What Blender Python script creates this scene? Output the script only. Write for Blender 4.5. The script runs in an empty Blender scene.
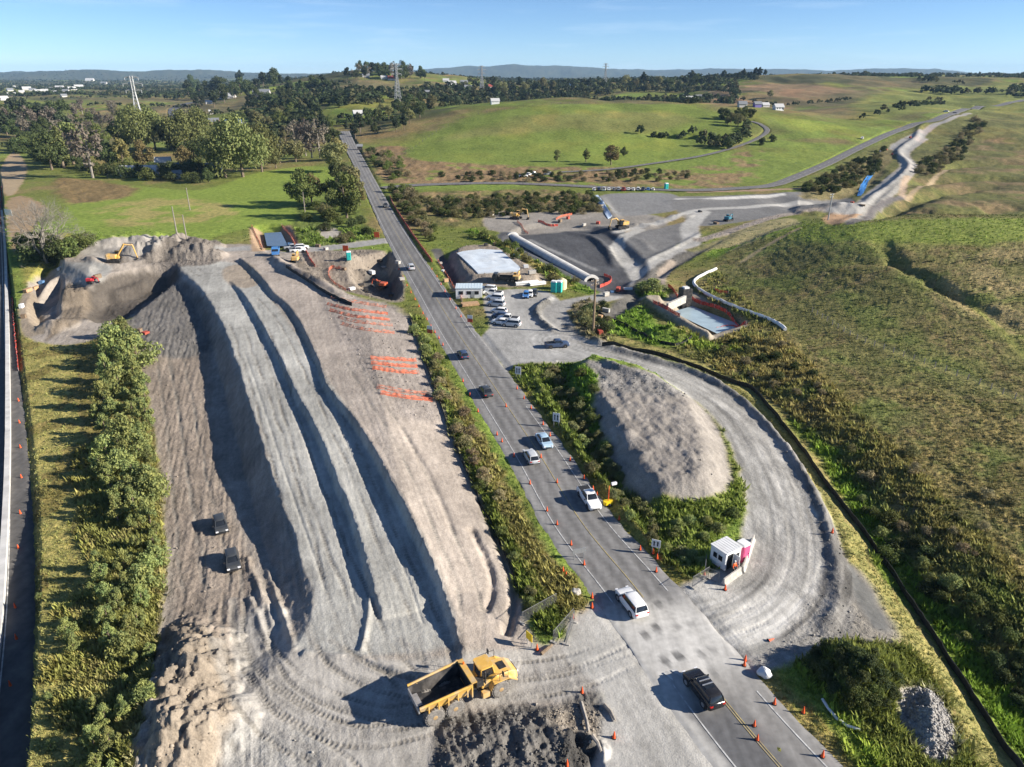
import bpy, bmesh, math, random
import numpy as np
from mathutils import Vector, Matrix
random.seed(7)
RNG = np.random.default_rng(11)
D = bpy.data
SC = bpy.context.scene
COL = SC.collection
PI = math.pi
# ------------------------------------------------------------------ camera model
CAM_H, FPX, HORIZON = 54.0, 710.0, 74.0
PITCH = math.atan((383.5 - HORIZON) / FPX)
SP, CP = math.sin(PITCH), math.cos(PITCH)

def at(px, py, z=0.0):
    """photo position -> world point on the level z"""
    u = (px - 512) / FPX; v = (383.5 - py) / FPX
    t = (CAM_H - z) / (SP - v * CP)
    return (u * t, (CP + v * SP) * t, z)

def sstep(a, b, x):
    t = np.clip((x - a) / (b - a), 0, 1)
    return t * t * (3 - 2 * t)

def lin(a, b, x): return np.clip((x - a) / (b - a), 0, 1)

def _hash(ix, iy, seed):
    h = (ix.astype(np.uint32) * np.uint32(374761393) + iy.astype(np.uint32) * np.uint32(668265263)
         + np.uint32((seed * 2246822519) & 0xffffffff))
    h = (h ^ (h >> np.uint32(13))) * np.uint32(1274126177)
    h = h ^ (h >> np.uint32(16))
    return (h & np.uint32(0xffffff)).astype(np.float32) / np.float32(16777215.0)

def vnoise(x, y, seed=0):
    """value noise in -1..1"""
    fx = np.floor(x); fy = np.floor(y)
    ix = fx.astype(np.int64); iy = fy.astype(np.int64)
    tx = (x - fx).astype(np.float32); ty = (y - fy).astype(np.float32)
    tx = tx * tx * (3 - 2 * tx); ty = ty * ty * (3 - 2 * ty)
    a = _hash(ix, iy, seed); b = _hash(ix + 1, iy, seed)
    c = _hash(ix, iy + 1, seed); d = _hash(ix + 1, iy + 1, seed)
    return ((a * (1 - tx) + b * tx) * (1 - ty) + (c * (1 - tx) + d * tx) * ty) * 2 - 1

def fbm(x, y, octs=3, seed=0, gain=.5):
    s = 0; a = 1.0; n = 0
    for k in range(octs):
        s = s + a * vnoise(x, y, seed + 17 * k); n += a
        x = x * 2.03 + 11.3; y = y * 2.03 + 5.7; a *= gain
    return s / n

def ridged(x, y, octs=2, seed=0):
    return 1 - 2 * np.abs(fbm(x, y, octs, seed))

# ------------------------------------------------------------------ the grid the ground is built on
_py = np.concatenate([np.arange(1180, 800, -5.0), np.arange(800, 262, -1.15)])
_yn = np.array([at(512, p)[1] for p in _py])
_far = [_yn[-1]]
while _far[-1] < 17000:
    _far.append(_far[-1] * (1.0056 if _far[-1] < 1800 else 1.02))
YR = np.concatenate([_yn, np.array(_far[1:])])
NY = len(YR)
SR = np.concatenate([np.linspace(-1.35, -.90, 60)[:-1], np.linspace(-.90, .90, 980), np.linspace(.90, 1.35, 60)[1:]])
NX = len(SR)
DEPTH = YR * CP + CAM_H * SP
GX = (DEPTH[:, None] * SR[None, :])
GY = np.repeat(YR[:, None], NX, 1)
GZ = np.zeros_like(GX)

def ground(x, y):
    """height of the ground sheet at world points"""
    x = np.asarray(x, float); y = np.asarray(y, float)
    fi = np.interp(y, YR, np.arange(NY)); i = np.clip(fi.astype(int), 0, NY - 2); fi = fi - i
    s = x / (y * CP + CAM_H * SP)
    fj = np.clip(np.interp(s, SR, np.arange(NX)), 0, NX - 1.001)
    j = fj.astype(int); fj = fj - j
    return ((GZ[i, j] * (1 - fj) + GZ[i, j + 1] * fj) * (1 - fi)
            + (GZ[i + 1, j] * (1 - fj) + GZ[i + 1, j + 1] * fj) * fi)

_T = np.concatenate([np.geomspace(45, 400, 420), np.geomspace(402, 16000, 420)])
def hits(pts):
    """photo positions -> world points on the ground"""
    p = np.asarray(pts, float)
    u = (p[:, 0] - 512) / FPX; v = (383.5 - p[:, 1]) / FPX
    dx = u; dy = CP + v * SP; dz = v * CP - SP
    X = dx[:, None] * _T; Y = dy[:, None] * _T; Z = CAM_H + dz[:, None] * _T
    below = Z < ground(X, Y)
    below[:, -1] = True
    k = np.maximum(np.argmax(below, 1), 1)
    r = np.arange(len(p)); lo = _T[k - 1]; hi = _T[k]
    for _ in range(14):
        m = (lo + hi) / 2
        b = CAM_H + dz * m < ground(dx * m, dy * m)
        hi = np.where(b, m, hi); lo = np.where(b, lo, m)
    x = dx * hi; y = dy * hi
    return np.stack([x, y, ground(x, y)], 1)

def hit(px, py):
    return tuple(float(c) for c in hits([(px, py)])[0])

def _bbox(P, m):
    a = P.min(0) - m; b = P.max(0) + m
    r0 = np.searchsorted(YR, a[1]); r1 = np.searchsorted(YR, b[1])
    r0 = max(0, r0 - 1); r1 = min(NY, r1 + 1)
    sel = np.zeros((NY, NX), bool)
    sub = (GX[r0:r1] > a[0]) & (GX[r0:r1] < b[0])
    sel[r0:r1] = sub
    return sel

def seg_dist(x, y, P, closed=False):
    """distance to a polyline, its running parameter and the signed side"""
    n = len(P); best = np.full(x.shape, 1e18); par = np.zeros(x.shape); side = np.zeros(x.shape)
    for k in range(n if closed else n - 1):
        ax, ay = P[k][:2]; bx, by = P[(k + 1) % n][:2]
        ex, ey = bx - ax, by - ay
        L = ex * ex + ey * ey + 1e-9
        t = np.clip(((x - ax) * ex + (y - ay) * ey) / L, 0, 1)
        qx = x - ax - t * ex; qy = y - ay - t * ey
        d = qx * qx + qy * qy
        m = d < best
        best = np.where(m, d, best); par = np.where(m, k + t, par)
        side = np.where(m, np.sign(ex * (y - ay) - ey * (x - ax)), side)
    return np.sqrt(best), par, side

def inside(x, y, P):
    r = np.zeros(x.shape, bool); n = len(P)
    for k in range(n):
        ax, ay = P[k][:2]; bx, by = P[(k + 1) % n][:2]
        if ay == by: continue
        c = ((ay > y) != (by > y)) & (x < (bx - ax) * (y - ay) / (by - ay) + ax)
        r ^= c
    return r

def smooth_line(P, n=6, closed=False):
    """Catmull-Rom through the points"""
    P = [np.array(p, float) for p in P]; out = []; m = len(P)
    rng = range(m) if closed else range(m - 1)
    for k in rng:
        if closed: a, b, c, d = P[k - 1], P[k], P[(k + 1) % m], P[(k + 2) % m]
        else: a, b, c, d = P[max(k - 1, 0)], P[k], P[k + 1], P[min(k + 2, m - 1)]
        for i in range(n):
            t = i / n
            out.append(.5 * (2 * b + (c - a) * t + (2 * a - 5 * b + 4 * c - d) * t * t + (3 * b - a - 3 * c + d) * t ** 3))
    if not closed: out.append(P[-1])
    return np.array(out)

def W(pts, z=None):
    """list of photo positions (or px, py, z) -> Nx2 world"""
    if z is None: return hits([p[:2] for p in pts])[:, :2]
    return np.array([at(p[0], p[1], z)[:2] for p in pts])

def ridge(pts, h, w, z=None, rough=.35, seed=1, n=5):
    """bank (h>0) or trench (h<0) along a photo polyline"""
    P = smooth_line(W(pts, z), n); sel = _bbox(P, w * 3.2 + 2)
    x, y = GX[sel], GY[sel]
    d, par, sd = seg_dist(x, y, P)
    hh = np.interp(par / (len(P) - 1), np.linspace(0, 1, len(h)), h) if np.ndim(h) else h
    fade = sstep(0, .6, par) * sstep(0, .6, len(P) - 1 - par) if not np.ndim(h) else 1
    e = 1 + rough * fbm(x / (w * 1.3 + .4), y / (w * 1.3 + .4), 3, seed)
    GZ[sel] += hh * e * np.exp(-(d / (w * (1 + .3 * rough * vnoise(x / 3, y / 3, seed + 5)))) ** 2) * fade

def poly_sd(pts, z, margin, n=4, wob=0, ws=4, seed=3, world=None):
    P = W(pts, z) if world is None else world
    P = smooth_line(P, n, True)
    sel = _bbox(P, margin + 1); x, y = GX[sel], GY[sel]
    d, _, _ = seg_dist(x, y, P, True)
    s = np.where(inside(x, y, P), d, -d)
    if wob: s = s + wob * fbm(x / ws, y / ws, 3, seed)
    return sel, s, x, y

def raise_poly(pts, h, w, z=None, rough=0, rs=3, seed=4, wob=0, mode='add'):
    """plateau (or hollow) with sloping sides of width w inside the outline"""
    sel, s, x, y = poly_sd(pts, z, 1, wob=wob, seed=seed)
    m = sstep(0, w, s)
    hh = h + (rough * fbm(x / rs, y / rs, 4, seed + 9) if rough else 0)
    if mode == 'add': GZ[sel] += m * hh
    else: GZ[sel] = GZ[sel] * (1 - m) + hh * m

def heap(px, py, r, h, z=None, rough=.35, seed=1, ax=1.0, rot=0.0):
    p = W([(px, py)], z)[0]; sel = _bbox(np.array([p]), r * 2.6 * max(ax, 1))
    x, y = GX[sel] - p[0], GY[sel] - p[1]
    c, s = math.cos(rot), math.sin(rot)
    a, b = (c * x + s * y) / ax, -s * x + c * y
    q = np.sqrt(a * a + b * b) / r * (1 + .3 * fbm(x / r * 1.6 + 9 * seed, y / r * 1.6, 3, seed))
    k = np.clip(1 - q, 0, None)
    GZ[sel] += h * np.minimum(k * 1.5, k ** .75) * (1 + rough * fbm(x / r * 4, y / r * 4, 3, seed + 3))

# ------------------------------------------------------------------ broad lie of the land
ang = GX / np.maximum(GY, 1)
gY = np.interp(GY, [0, 330, 400, 550, 800, 1100, 1500, 2300, 3500, 6000, 9000],
               [0, 0, .6, 3.0, 10, 20, 37, 47, 40, 20, 10])
wl = np.interp(ang, [-.62, -.42, -.30, -.20, -.12, 0, .12, .25, .40, .6, .9],
               [.10, .10, .55, 1.12, 1.0, .62, .62, .75, 1.0, 1.05, 1.1])
GZ += gY * wl
def hill(px, Y, h, sx, sy, power=2.0):
    X = (px - 512) / FPX * (Y * CP + CAM_H * SP)
    q = np.sqrt(((GX - X) / sx) ** 2 + ((GY - Y) / sy) ** 2)
    return h * np.exp(-q ** power)
GZ += hill(600, 735, 21, 165, 190, 2.6)                       # green hill across the side road
GZ += hill(470, 640, 5, 90, 130)
GZ += hill(905, 800, 8, 160, 130) + hill(790, 1500, 14, 260, 240) + hill(770, 640, 5, 90, 110)
GZ += hill(1000, 640, 7, 120, 150)
GZ += hill(385, 1650, 13, 520, 330) + hill(330, 1250, 5, 260, 200) + hill(250, 900, 6, 170, 160)
roll = sstep(430, 900, GY)
GZ += roll * (7.0 * fbm(GX / 170 + 3, GY / 170, 3, 40) + 3.2 * ridged(GX / 70 + .3 * GY / 70, GY / 110, 3, 43))
GZ += sstep(2500, 5000, GY) * 26 * fbm(GX / 900, GY / 900, 3, 44)
# distant ranges
for px, Y, h, sx in ((120, 8200, 165, 900), (30, 8600, 130, 900), (215, 9500, 140, 800), (470, 11500, 205, 1500), (560, 12000, 185, 1300),
                     (660, 12500, 160, 1500), (330, 9500, 100, 900), (800, 11500, 150, 800), (880, 12000, 185, 900), (930, 12200, 130, 700),
                     (730, 13000, 165, 700), (1060, 12500, 125, 1000), (620, 14500, 200, 2500), (-60, 9000, 120, 1300)):
    GZ += hill(px, Y, h * (.52 if px > 300 else .40), sx, 1100, 2.2)
GZ += sstep(6500, 9000, GY) * 26 * fbm(GX / 300, GY / 700, 4, 47)
# the rough hillside on the right
def hillside(px, Y, h, sx, sy, power=2.0): return hill(px, Y, h, sx, sy, power)
HS = hill(1010, 205, 10.2, 104, 64, 3.0) + hill(1330, 150, 5, 110, 100, 2.4)
GZ += HS * sstep(0, 62, GX - np.interp(GY, [40, 60, 80, 110, 150, 190, 240], [72, 60, 44, 36, 38, 42, 54]))
LEFT = sstep(700, 380, 1.0 * GY)
# low ground left of the embankment
_S1 = [(104, 281), (140, 272), (172, 267), (192, 279), (207, 297), (227, 335), (248, 400), (269, 465), (286, 515), (304, 565), (313, 604),
       (296, 648), (236, 700), (170, 745), (120, 1000), (-330, 820), (-260, 300), (-60, 262), (20, 252), (70, 268)]
sel, s, x, y = poly_sd(_S1, 0, 8, n=4, wob=.35, ws=3, seed=8)
dep = np.interp(y, [40, 52, 64, 80, 100, 140, 200, 255], [.3, .7, 1.7, 2.8, 3.9, 3.6, 2.6, .2])
GZ[sel] -= dep * lin(-.1, 3.4, s + .18 * fbm(x / .9, y / .9, 2, 9))
# steps of the embankment: each rises towards the highway
veg = W([(300, 246), (345, 285), (408, 318), (428, 372), (462, 462), (500, 545), (524, 612), (520, 655)], 0)
def step(pts, amps, w, z, seed):
    P = smooth_line(W(pts, z), 5)
    A = np.interp(np.linspace(0, 1, len(P)), np.linspace(0, 1, len(amps)), amps)
    sel = _bbox(np.vstack([P, veg]), 6); x, y = GX[sel], GY[sel]
    d, par, side = seg_dist(x, y, P)
    a = np.interp(par, np.arange(len(P)), A)
    dv, _, sv = seg_dist(x, y, veg)
    sd = side * d
    wob = .16 * fbm(x / 3.2, y / 3.2, 2, seed) + .20 * fbm(x / .45, y / .45, 2, seed + 3)
    along = sstep(0, .5, par) * sstep(0, .5, len(P) - 1 - par)
    return sel, a * along * lin(-w * .5, w * .5, sd + wob) * lin(0, 10, np.where(sv < 0, dv, 0)), sd, a * along
# (photo lines run from far to near, so the highway side is on the left of the direction of travel)
for pts, amps, w, z, seed in (
    ([(228, 278), (244, 296), (271, 343), (293, 388), (316, 433), (338, 487), (354, 528), (370, 582), (380, 614)],
     [.2, .8, .95, 1.0, 1.1, 1.2, 1.2, 1.0, .1], .5, 1.0, 21),
    ([(236, 254), (250, 264), (263, 279), (272, 292), (290, 308), (311, 346), (326, 386), (352, 420), (374, 456), (393, 492), (416, 537), (438, 582), (455, 625), (461, 664)],
     [.9, 1.0, .9, .8, .85, 1.05, 1.35, 1.6, 1.75, 1.5, .2], .55, 2.0, 22)):
    sel, add, sd, amp = step(pts, amps, w, z, seed)
    GZ[sel] += add + .05 * amp * np.exp(-((sd - .75) / .35) ** 2)
# ruts and ridges left by the graders along the benches
for pts, h, w in (([(243, 345), (262, 400), (285, 470), (308, 535), (325, 585)], -.10, .16), ([(262, 330), (300, 425), (335, 520), (356, 600)], -.08, .16), ([(370, 590), (366, 620), (360, 645)], .3, .35),
                  ([(300, 340), (345, 440), (392, 540), (424, 620)], -.10, .16), ([(320, 375), (370, 470), (415, 575)], .08, .18),
                  ([(484, 610), (492, 585), (487, 560), (470, 525)], -.5, .45), ([(505, 630), (515, 590), (508, 560), (492, 520), (478, 490)], -.7, .55),
                  ([(455, 540), (430, 480), (400, 430)], -.2, .4), ([(500, 500), (470, 450), (455, 420)], .3, .5),
                  ([(300, 645), (340, 650), (400, 662), (440, 672)], .3, .5)):
    ridge(pts, h, w, 1.0, .5, 31)
# long piles down the foot of the big bank
for k, (px, py) in enumerate(((258, 588), (268, 610), (278, 600), (285, 622), (262, 632), (290, 640))):
    ridge([(px - 12, py - 34), (px, py), (px + 6, py + 26)], .24, .4, -2, .6, 60 + k)
# spoil heap in the near left corner
for k, (px, py, r, h) in enumerate(((196, 652, 3.6, 2.4), (180, 690, 4.2, 2.6), (205, 700, 3.4, 1.7), (168, 730, 4.4, 2.4), (205, 745, 4, 1.5),
                                    (215, 668, 3, 1.4), (172, 770, 4, 2.0), (225, 735, 3, .9), (190, 625, 2.4, .9))):
    heap(px, py, r, h * .9, -1.2, .5, 70 + k, 1.3, 1.2)
# dark clods at the near edge
raise_poly([(434, 735), (470, 712), (520, 704), (560, 706), (584, 722), (600, 752), (610, 1000), (430, 1000)], .55, 2.6, 0, .55, 1.3, 81, .6)
heap(585, 752, 2.2, .9, 0, .5, 82); heap(545, 735, 2.5, .5, 0, .8, 83)
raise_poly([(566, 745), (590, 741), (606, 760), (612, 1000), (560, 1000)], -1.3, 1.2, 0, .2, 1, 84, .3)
# stone mound between highway and haul road
raise_poly([(566, 366), (600, 360), (655, 374), (700, 404), (727, 445), (735, 486), (724, 508), (694, 514), (655, 512), (622, 490), (600, 456), (582, 420), (566, 390)],
           2.7, 5.0, 0, .4, 2.0, 91, .6)
for k in range(9):                                                    # wheel ruts running down the mound
    a = k / 8
    ridge([(590 + 60 * a, 366 + 20 * a), (640 + 62 * a, 430 + 14 * a), (665 + 55 * a, 490 + 6 * a)], (.03 if k % 2 else -.03), .3, 2.5, .8, 95 + k)
ridge([(590, 362), (612, 374), (640, 384), (672, 398)], [0, .8, .5, 0], .9, 1, .5, 105)
# ditch and bank on the highway side of the mound
ridge([(545, 372), (568, 412), (600, 462), (640, 512), (690, 566)], [-.3, -.9, -1.0, -.9, -.2], 2.0, 0, .2, 106)
ridge([(533, 372), (556, 414), (590, 468), (630, 522), (672, 566)], [.5, .9, .9, .8, .2], 1.2, 0, .4, 107)
# windrow along the outside of the haul road
ridge([(578, 338), (606, 346), (640, 356), (690, 370), (735, 393), (772, 428), (801, 466), (823, 508), (835, 550), (838, 598), (826, 628)],
      [.4, .75, .8, .8, .85, .9, .9, .8, .6, .45, .3], .9, 0, .35, 110)
ridge([(586, 330), (640, 352), (690, 366), (738, 388), (778, 424), (808, 464), (832, 508), (845, 556)], -.5, .8, 0, .3, 111)
ridge([(560, 362), (520, 366), (508, 372)], .5, .7, 0, .4, 112)
# hollow with bushes below the hillside, and the verge mound
ridge([(720, 362), (780, 402), (830, 450), (880, 515), (930, 590), (985, 650), (1040, 720)], [-.4, -1.5, -2.2, -2.5, -2.8, -2.8, -2.5], 5.5, None, .25, 120)
raise_poly([(800, 652), (840, 640), (890, 650), (925, 690), (905, 722), (860, 730), (815, 700)], 2.6, 5, 0, .3, 3, 121, .5)
raise_poly([(905, 690), (938, 690), (956, 735), (945, 765), (912, 745)], 1.7, 3.2, 0, .25, 1.5, 122, .4)
ridge([(552, 298), (538, 308), (540, 320), (556, 332)], .8, .9, 0, .5, 128)
ridge([(566, 328), (584, 334), (602, 346)], .7, .9, 0, .6, 129)
# culvert cutting
raise_poly([(500, 240), (520, 226), (560, 222), (606, 228), (640, 252), (652, 272), (640, 292), (604, 292), (560, 270), (520, 250)], -1.3, 4, 0, .08, 3, 130)
ridge([(560, 228), (590, 234), (606, 246), (614, 262)], [.2, 1.0, 1.2, .6], 1.6, 0, .2, 131)
# drain running up beside the haul road
ridge([(604, 322), (632, 300), (655, 276), (690, 255), (735, 236)], [-.4, -1.2, -1.3, -1.1, -.2], 1.8, 0, .2, 132)
ridge([(628, 268), (652, 258), (690, 240), (718, 224)], [0, .4, .4, 0], 1.2, 0, .3, 133)
ridge([(690, 262), (735, 248), (790, 232), (800, 222)], [-.4, -.9, -.7, 0], 3.5, 0, .15, 134)
# sediment pond
raise_poly([(664, 306), (690, 297), (720, 306), (752, 322), (724, 332), (702, 334)], -2.4, 3.0, 0, .05, 3, 135)
raise_poly([(640, 302), (662, 298), (668, 308), (712, 334), (700, 338)], 1.2, 1.5, 0, .1, 3, 136)
ridge([(630, 287), (645, 282), (668, 288)], [1.2, 2.2, 1.2], 3.5, 0, .2, 137)
# white pad in the yard and the yard itself
raise_poly([(452, 252), (478, 246), (502, 250), (540, 274), (536, 284), (470, 283), (452, 268)], 1.6, 3.2, 0, .12, 2, 140)
ridge([(440, 252), (450, 272), (458, 288)], -1.4, 2.2, 0, .2, 141)
# bridge pit on the other side of the highway
raise_poly([(346, 262), (372, 254), (394, 252), (404, 284), (398, 300), (368, 294), (352, 284)], -4.2, 4, 0, .6, 4, 145, .6)
heap(362, 272, 5, 2.2, -3, .5, 146); heap(388, 288, 4, 2, -4, .3, 147); heap(352, 262, 4, 1.6, -1, .5, 148)
# water hole beside the paddock
raise_poly([(252, 226), (290, 226), (298, 250), (258, 250)], -2.0, 4, 0, 0, 3, 150)
ridge([(246, 226), (254, 252), (262, 268)], .0, 1, 0, 0, 151)
# bank by the trucks
ridge([(275, 262), (290, 274), (318, 286), (345, 302)], [1.0, 1.8, 1.7, .6], 1.8, 0, .3, 152)
# digging in the far left corner
raise_poly([(172, 269), (181, 277), (152, 298), (130, 314), (86, 318), (80, 300), (98, 286), (130, 275)], -3.2, 4.5, -2, .5, 4, 154, .8)
raise_poly([(28, 283), (44, 268), (60, 264), (68, 274), (52, 282), (34, 298)], -2.4, 2.2, -3, .3, 3, 155)
raise_poly([(28, 304), (50, 287), (66, 284), (64, 314), (44, 328), (30, 326)], -3.2, 2.6, -4, .3, 3, 156)
heap(74, 304, 6.5, 3.4, -4, .4, 157, 1.5, 1.2); heap(58, 330, 5, 1.8, -4, .4, 158)
raise_poly([(52, 272), (70, 262), (92, 261), (112, 268), (96, 284), (72, 280)], 1.0, 4, -3, .1, 3, 159)
for k, (px, py, r, h) in enumerate(((150, 256, 8, 4.2), (172, 254, 8, 3.8), (194, 255, 8, 3.4), (212, 256, 6, 2.6), (160, 247, 8, 3.6), (185, 246, 8, 3.4), (206, 248, 6, 2.6), (132, 258, 5, 2.4), (125, 246, 9, 2.0), (95, 250, 9, 1.8))):
    heap(px, py, r, h, 0, .5, 160 + k)
raise_poly([(76, 252), (125, 236), (168, 236), (166, 246), (134, 260), (108, 263)], 1.8, 5, -1, .1, 3, 171)
ridge([(88, 262), (110, 268), (150, 261), (178, 252)], 1.2, 1.5, 0, .4, 172)
# grey platforms above the culvert, and the banks of the haul road that climbs the valley
ridge([(600, 196), (606, 208), (616, 218)], [0, 1.6, .4], 2.2, 0, .1, 175)
for k, (px, py, r, h) in enumerate(((648, 226, 5, 2.2), (664, 222, 4, 1.6), (676, 217, 6, 2.4), (684, 216, 5, 2.2), (636, 225, 4, 1.8), (622, 229, 4, 2.2), (655, 219, 4, 1.4))):
    heap(px, py, r * .8, h * .38, 0, .5, 176 + k)
ridge([(652, 252), (640, 240), (622, 238)], .25, 1.5, 0, .3, 185)
heap(842, 212, 15, 4.0, 0, .25, 186, 1.5, .1)
ridge([(842, 224), (868, 202), (888, 188), (906, 172), (908, 164), (898, 154), (905, 146), (916, 138), (920, 128), (936, 120)],
      [.5, 1.4, 1.6, 1.7, 1.7, 1.7, 1.7, 1.7, 1.4, .4], 2.6, None, .25, 187)
ridge([(850, 226), (874, 206), (896, 188), (914, 172)], [.1, .8, 1.0, .3], 2, None, .25, 188)
ridge([(760, 190), (800, 205), (846, 192), (870, 175), (880, 158)], [.2, -2.0, -2.5, -2.5, -.3], 8, None, .2, 189)
ridge([(670, 202), (720, 199), (764, 196), (790, 194)], [.4, .8, .8, .4], 2.5, 0, .1, 190)
heap(670, 336, 5, 2.2, 0, .3, 195, 1.3, .2)
# small creases of the pasture
for k, pts in enumerate(([(882, 238), (892, 256), (930, 280), (975, 305), (1030, 335)], [(1030, 262), (980, 262), (900, 268), (840, 262)],
                         [(1000, 185), (940, 192), (900, 205), (860, 220)], [(1030, 180), (960, 178), (915, 184)], [(1030, 160), (970, 164), (930, 168)],
                         [(720, 140), (690, 136), (640, 134)], [(1020, 205), (960, 212), (905, 214)])):
    ridge(pts, [-.3, -1.3, -1.5, -1.2, -.2] if k < 2 else [-1, -3.6, -4.2, -3.6, -.6], 2.2 if k < 2 else 6.5, None, .5, 200 + k)

# tussocks and clods (real relief, fine near the camera)
GRASSY = np.ones_like(GZ)            # refined below by the ground cover map
# ------------------------------------------------------------------ sealed roads: ribbons laid on a flattened bed
ROADS = []
def road(name, pts, hl, hr, z=None, lift=.10, bed=1.2, cols=30, stepm=.6, smoothn=9, ext=None, zfix=None):
    P = W(pts, z)
    P = smooth_line(P, 10)
    seg = np.linalg.norm(np.diff(P, axis=0), axis=1); L = np.concatenate([[0], np.cumsum(seg)])
    # spacing grows with distance from the camera
    s = [0.0]
    while s[-1] < L[-1]:
        y = np.interp(s[-1], L, P[:, 1]); s.append(s[-1] + max(stepm, y * .006))
    s = np.array(s[:-1] + [L[-1]])
    C = np.stack([np.interp(s, L, P[:, 0]), np.interp(s, L, P[:, 1])], 1)
    T = np.gradient(C, axis=0); T /= np.linalg.norm(T, axis=1)[:, None]
    Nn = np.stack([-T[:, 1], T[:, 0]], 1)                      # to the left of travel
    zz = ground(C[:, 0], C[:, 1]) if zfix is None else np.full(len(C), zfix)
    k = np.ones(smoothn) / smoothn; zp = np.pad(zz, smoothn // 2, 'edge'); zz = np.convolve(zp, k, 'valid')[:len(C)]
    HL = np.interp(s / L[-1], np.linspace(0, 1, len(hl)), hl) if np.ndim(hl) else np.full(len(s), hl)
    HRr = np.interp(s / L[-1], np.linspace(0, 1, len(hr)), hr) if np.ndim(hr) else np.full(len(s), hr)
    hm = max(HL.max(), HRr.max())
    sel = _bbox(C, hm + bed + 2); x, y = GX[sel], GY[sel]
    d, par, side = seg_dist(x, y, C)
    hw = np.where(side > 0, np.interp(par, np.arange(len(C)), HL), np.interp(par, np.arange(len(C)), HRr))
    m = sstep(hw + bed, hw + .25, d)
    # lie below the seal
    under = np.interp(par, np.arange(len(C)), zz) - .02 - .10 * sstep(hw + .4, hw - .4, d) - .0009 * np.interp(par, np.arange(len(C)), C[:, 1])
    GZ[sel] = GZ[sel] * (1 - m) + under * m
    r = dict(name=name, C=C, T=T, N=Nn, z=zz + lift, HL=HL, HR=HRr, s=s)
    ROADS.append(r)
    return r
def road_pt(r, s, o, dz=0):
    """point s metres along and o metres to the left"""
    C, Nn = r['C'], r['N']
    f = lambda a: np.interp(s, r['s'], a)
    return np.array([f(C[:, 0]) + o * f(Nn[:, 0]), f(C[:, 1]) + o * f(Nn[:, 1]), f(r['z']) + dz])
def road_dir(r, s):
    return np.array([np.interp(s, r['s'], r['T'][:, 0]), np.interp(s, r['s'], r['T'][:, 1])])
def road_s(r, px, py):
    """distance along and offset of the photo position"""
    p = np.array(at(px, py, 0)); q = np.array(hit(px, py))
    d = np.linalg.norm(r['C'] - q[:2], axis=1); k = int(np.argmin(d))
    v = q[:2] - r['C'][k]
    return r['s'][k] + float(v @ r['T'][k]), float(v @ r['N'][k])
HIGHWAY = road('highway', [(345, 142), (350, 152), (358, 164), (366, 178), (376, 196), (392, 226), (411, 258), (431, 290), (453, 326), (480, 366), (510, 411), (540, 456), (580, 521), (630, 582),
                           (678, 642), (722, 698), (762, 746), (820, 812), (900, 905), (990, 1010)], [5.0, 5.0, 4.3, 4.0, 4.3, 5.0, 5.2, 5.2], [4.6, 4.4, 4.0, 3.9, 3.9, 4.0, 4.6, 5.0], z=0, lift=.05)
# travel runs from far to near, so 'left' is the photo's right
HIGHWAY['HL'], HIGHWAY['HR'] = HIGHWAY['HR'], HIGHWAY['HL']
SIDE = road('side_road', [(382, 188), (400, 186), (440, 184), (500, 183), (560, 185), (620, 188), (690, 190), (740, 188), (772, 185), (800, 175), (828, 163), (856, 149), (886, 135), (912, 125), (944, 116),
                          (975, 109), (1010, 102), (1060, 95)], [3.6, 3.6, 3.6, 4.5, 5.2, 5.2, 5.0], [3.6, 3.6, 3.6, 4.5, 5.2, 5.2, 5.0], stepm=1.5, lift=.16, smoothn=5)
FARM = road('farm_road', [(560, 172), (610, 169), (655, 163), (700, 156), (735, 147), (756, 139), (767, 131), (762, 125), (752, 121)], 2.0, 2.0, stepm=1.5, lift=.16, smoothn=5)
FARL = road('distant_road', [(182, 122), (175, 117), (173, 111), (178, 106), (190, 103), (205, 101)], 6, 6, stepm=3, lift=.4, smoothn=5)
MOTOR = road('motorway', [(-10, 150), (-6, 190), (-5, 240), (-5, 300), (-5, 400), (-6, 500), (-12, 600), (-24, 700), (-40, 800), (-90, 1000)], [3.2, 3.0, 3.0, 3.0, 3.0, 3.6, 4.5, 5.0], 11, z=-4, lift=.10, stepm=1.0, zfix=-4.3)
MOTOR['HL'], MOTOR['HR'] = MOTOR['HL'], MOTOR['HR']

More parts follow.
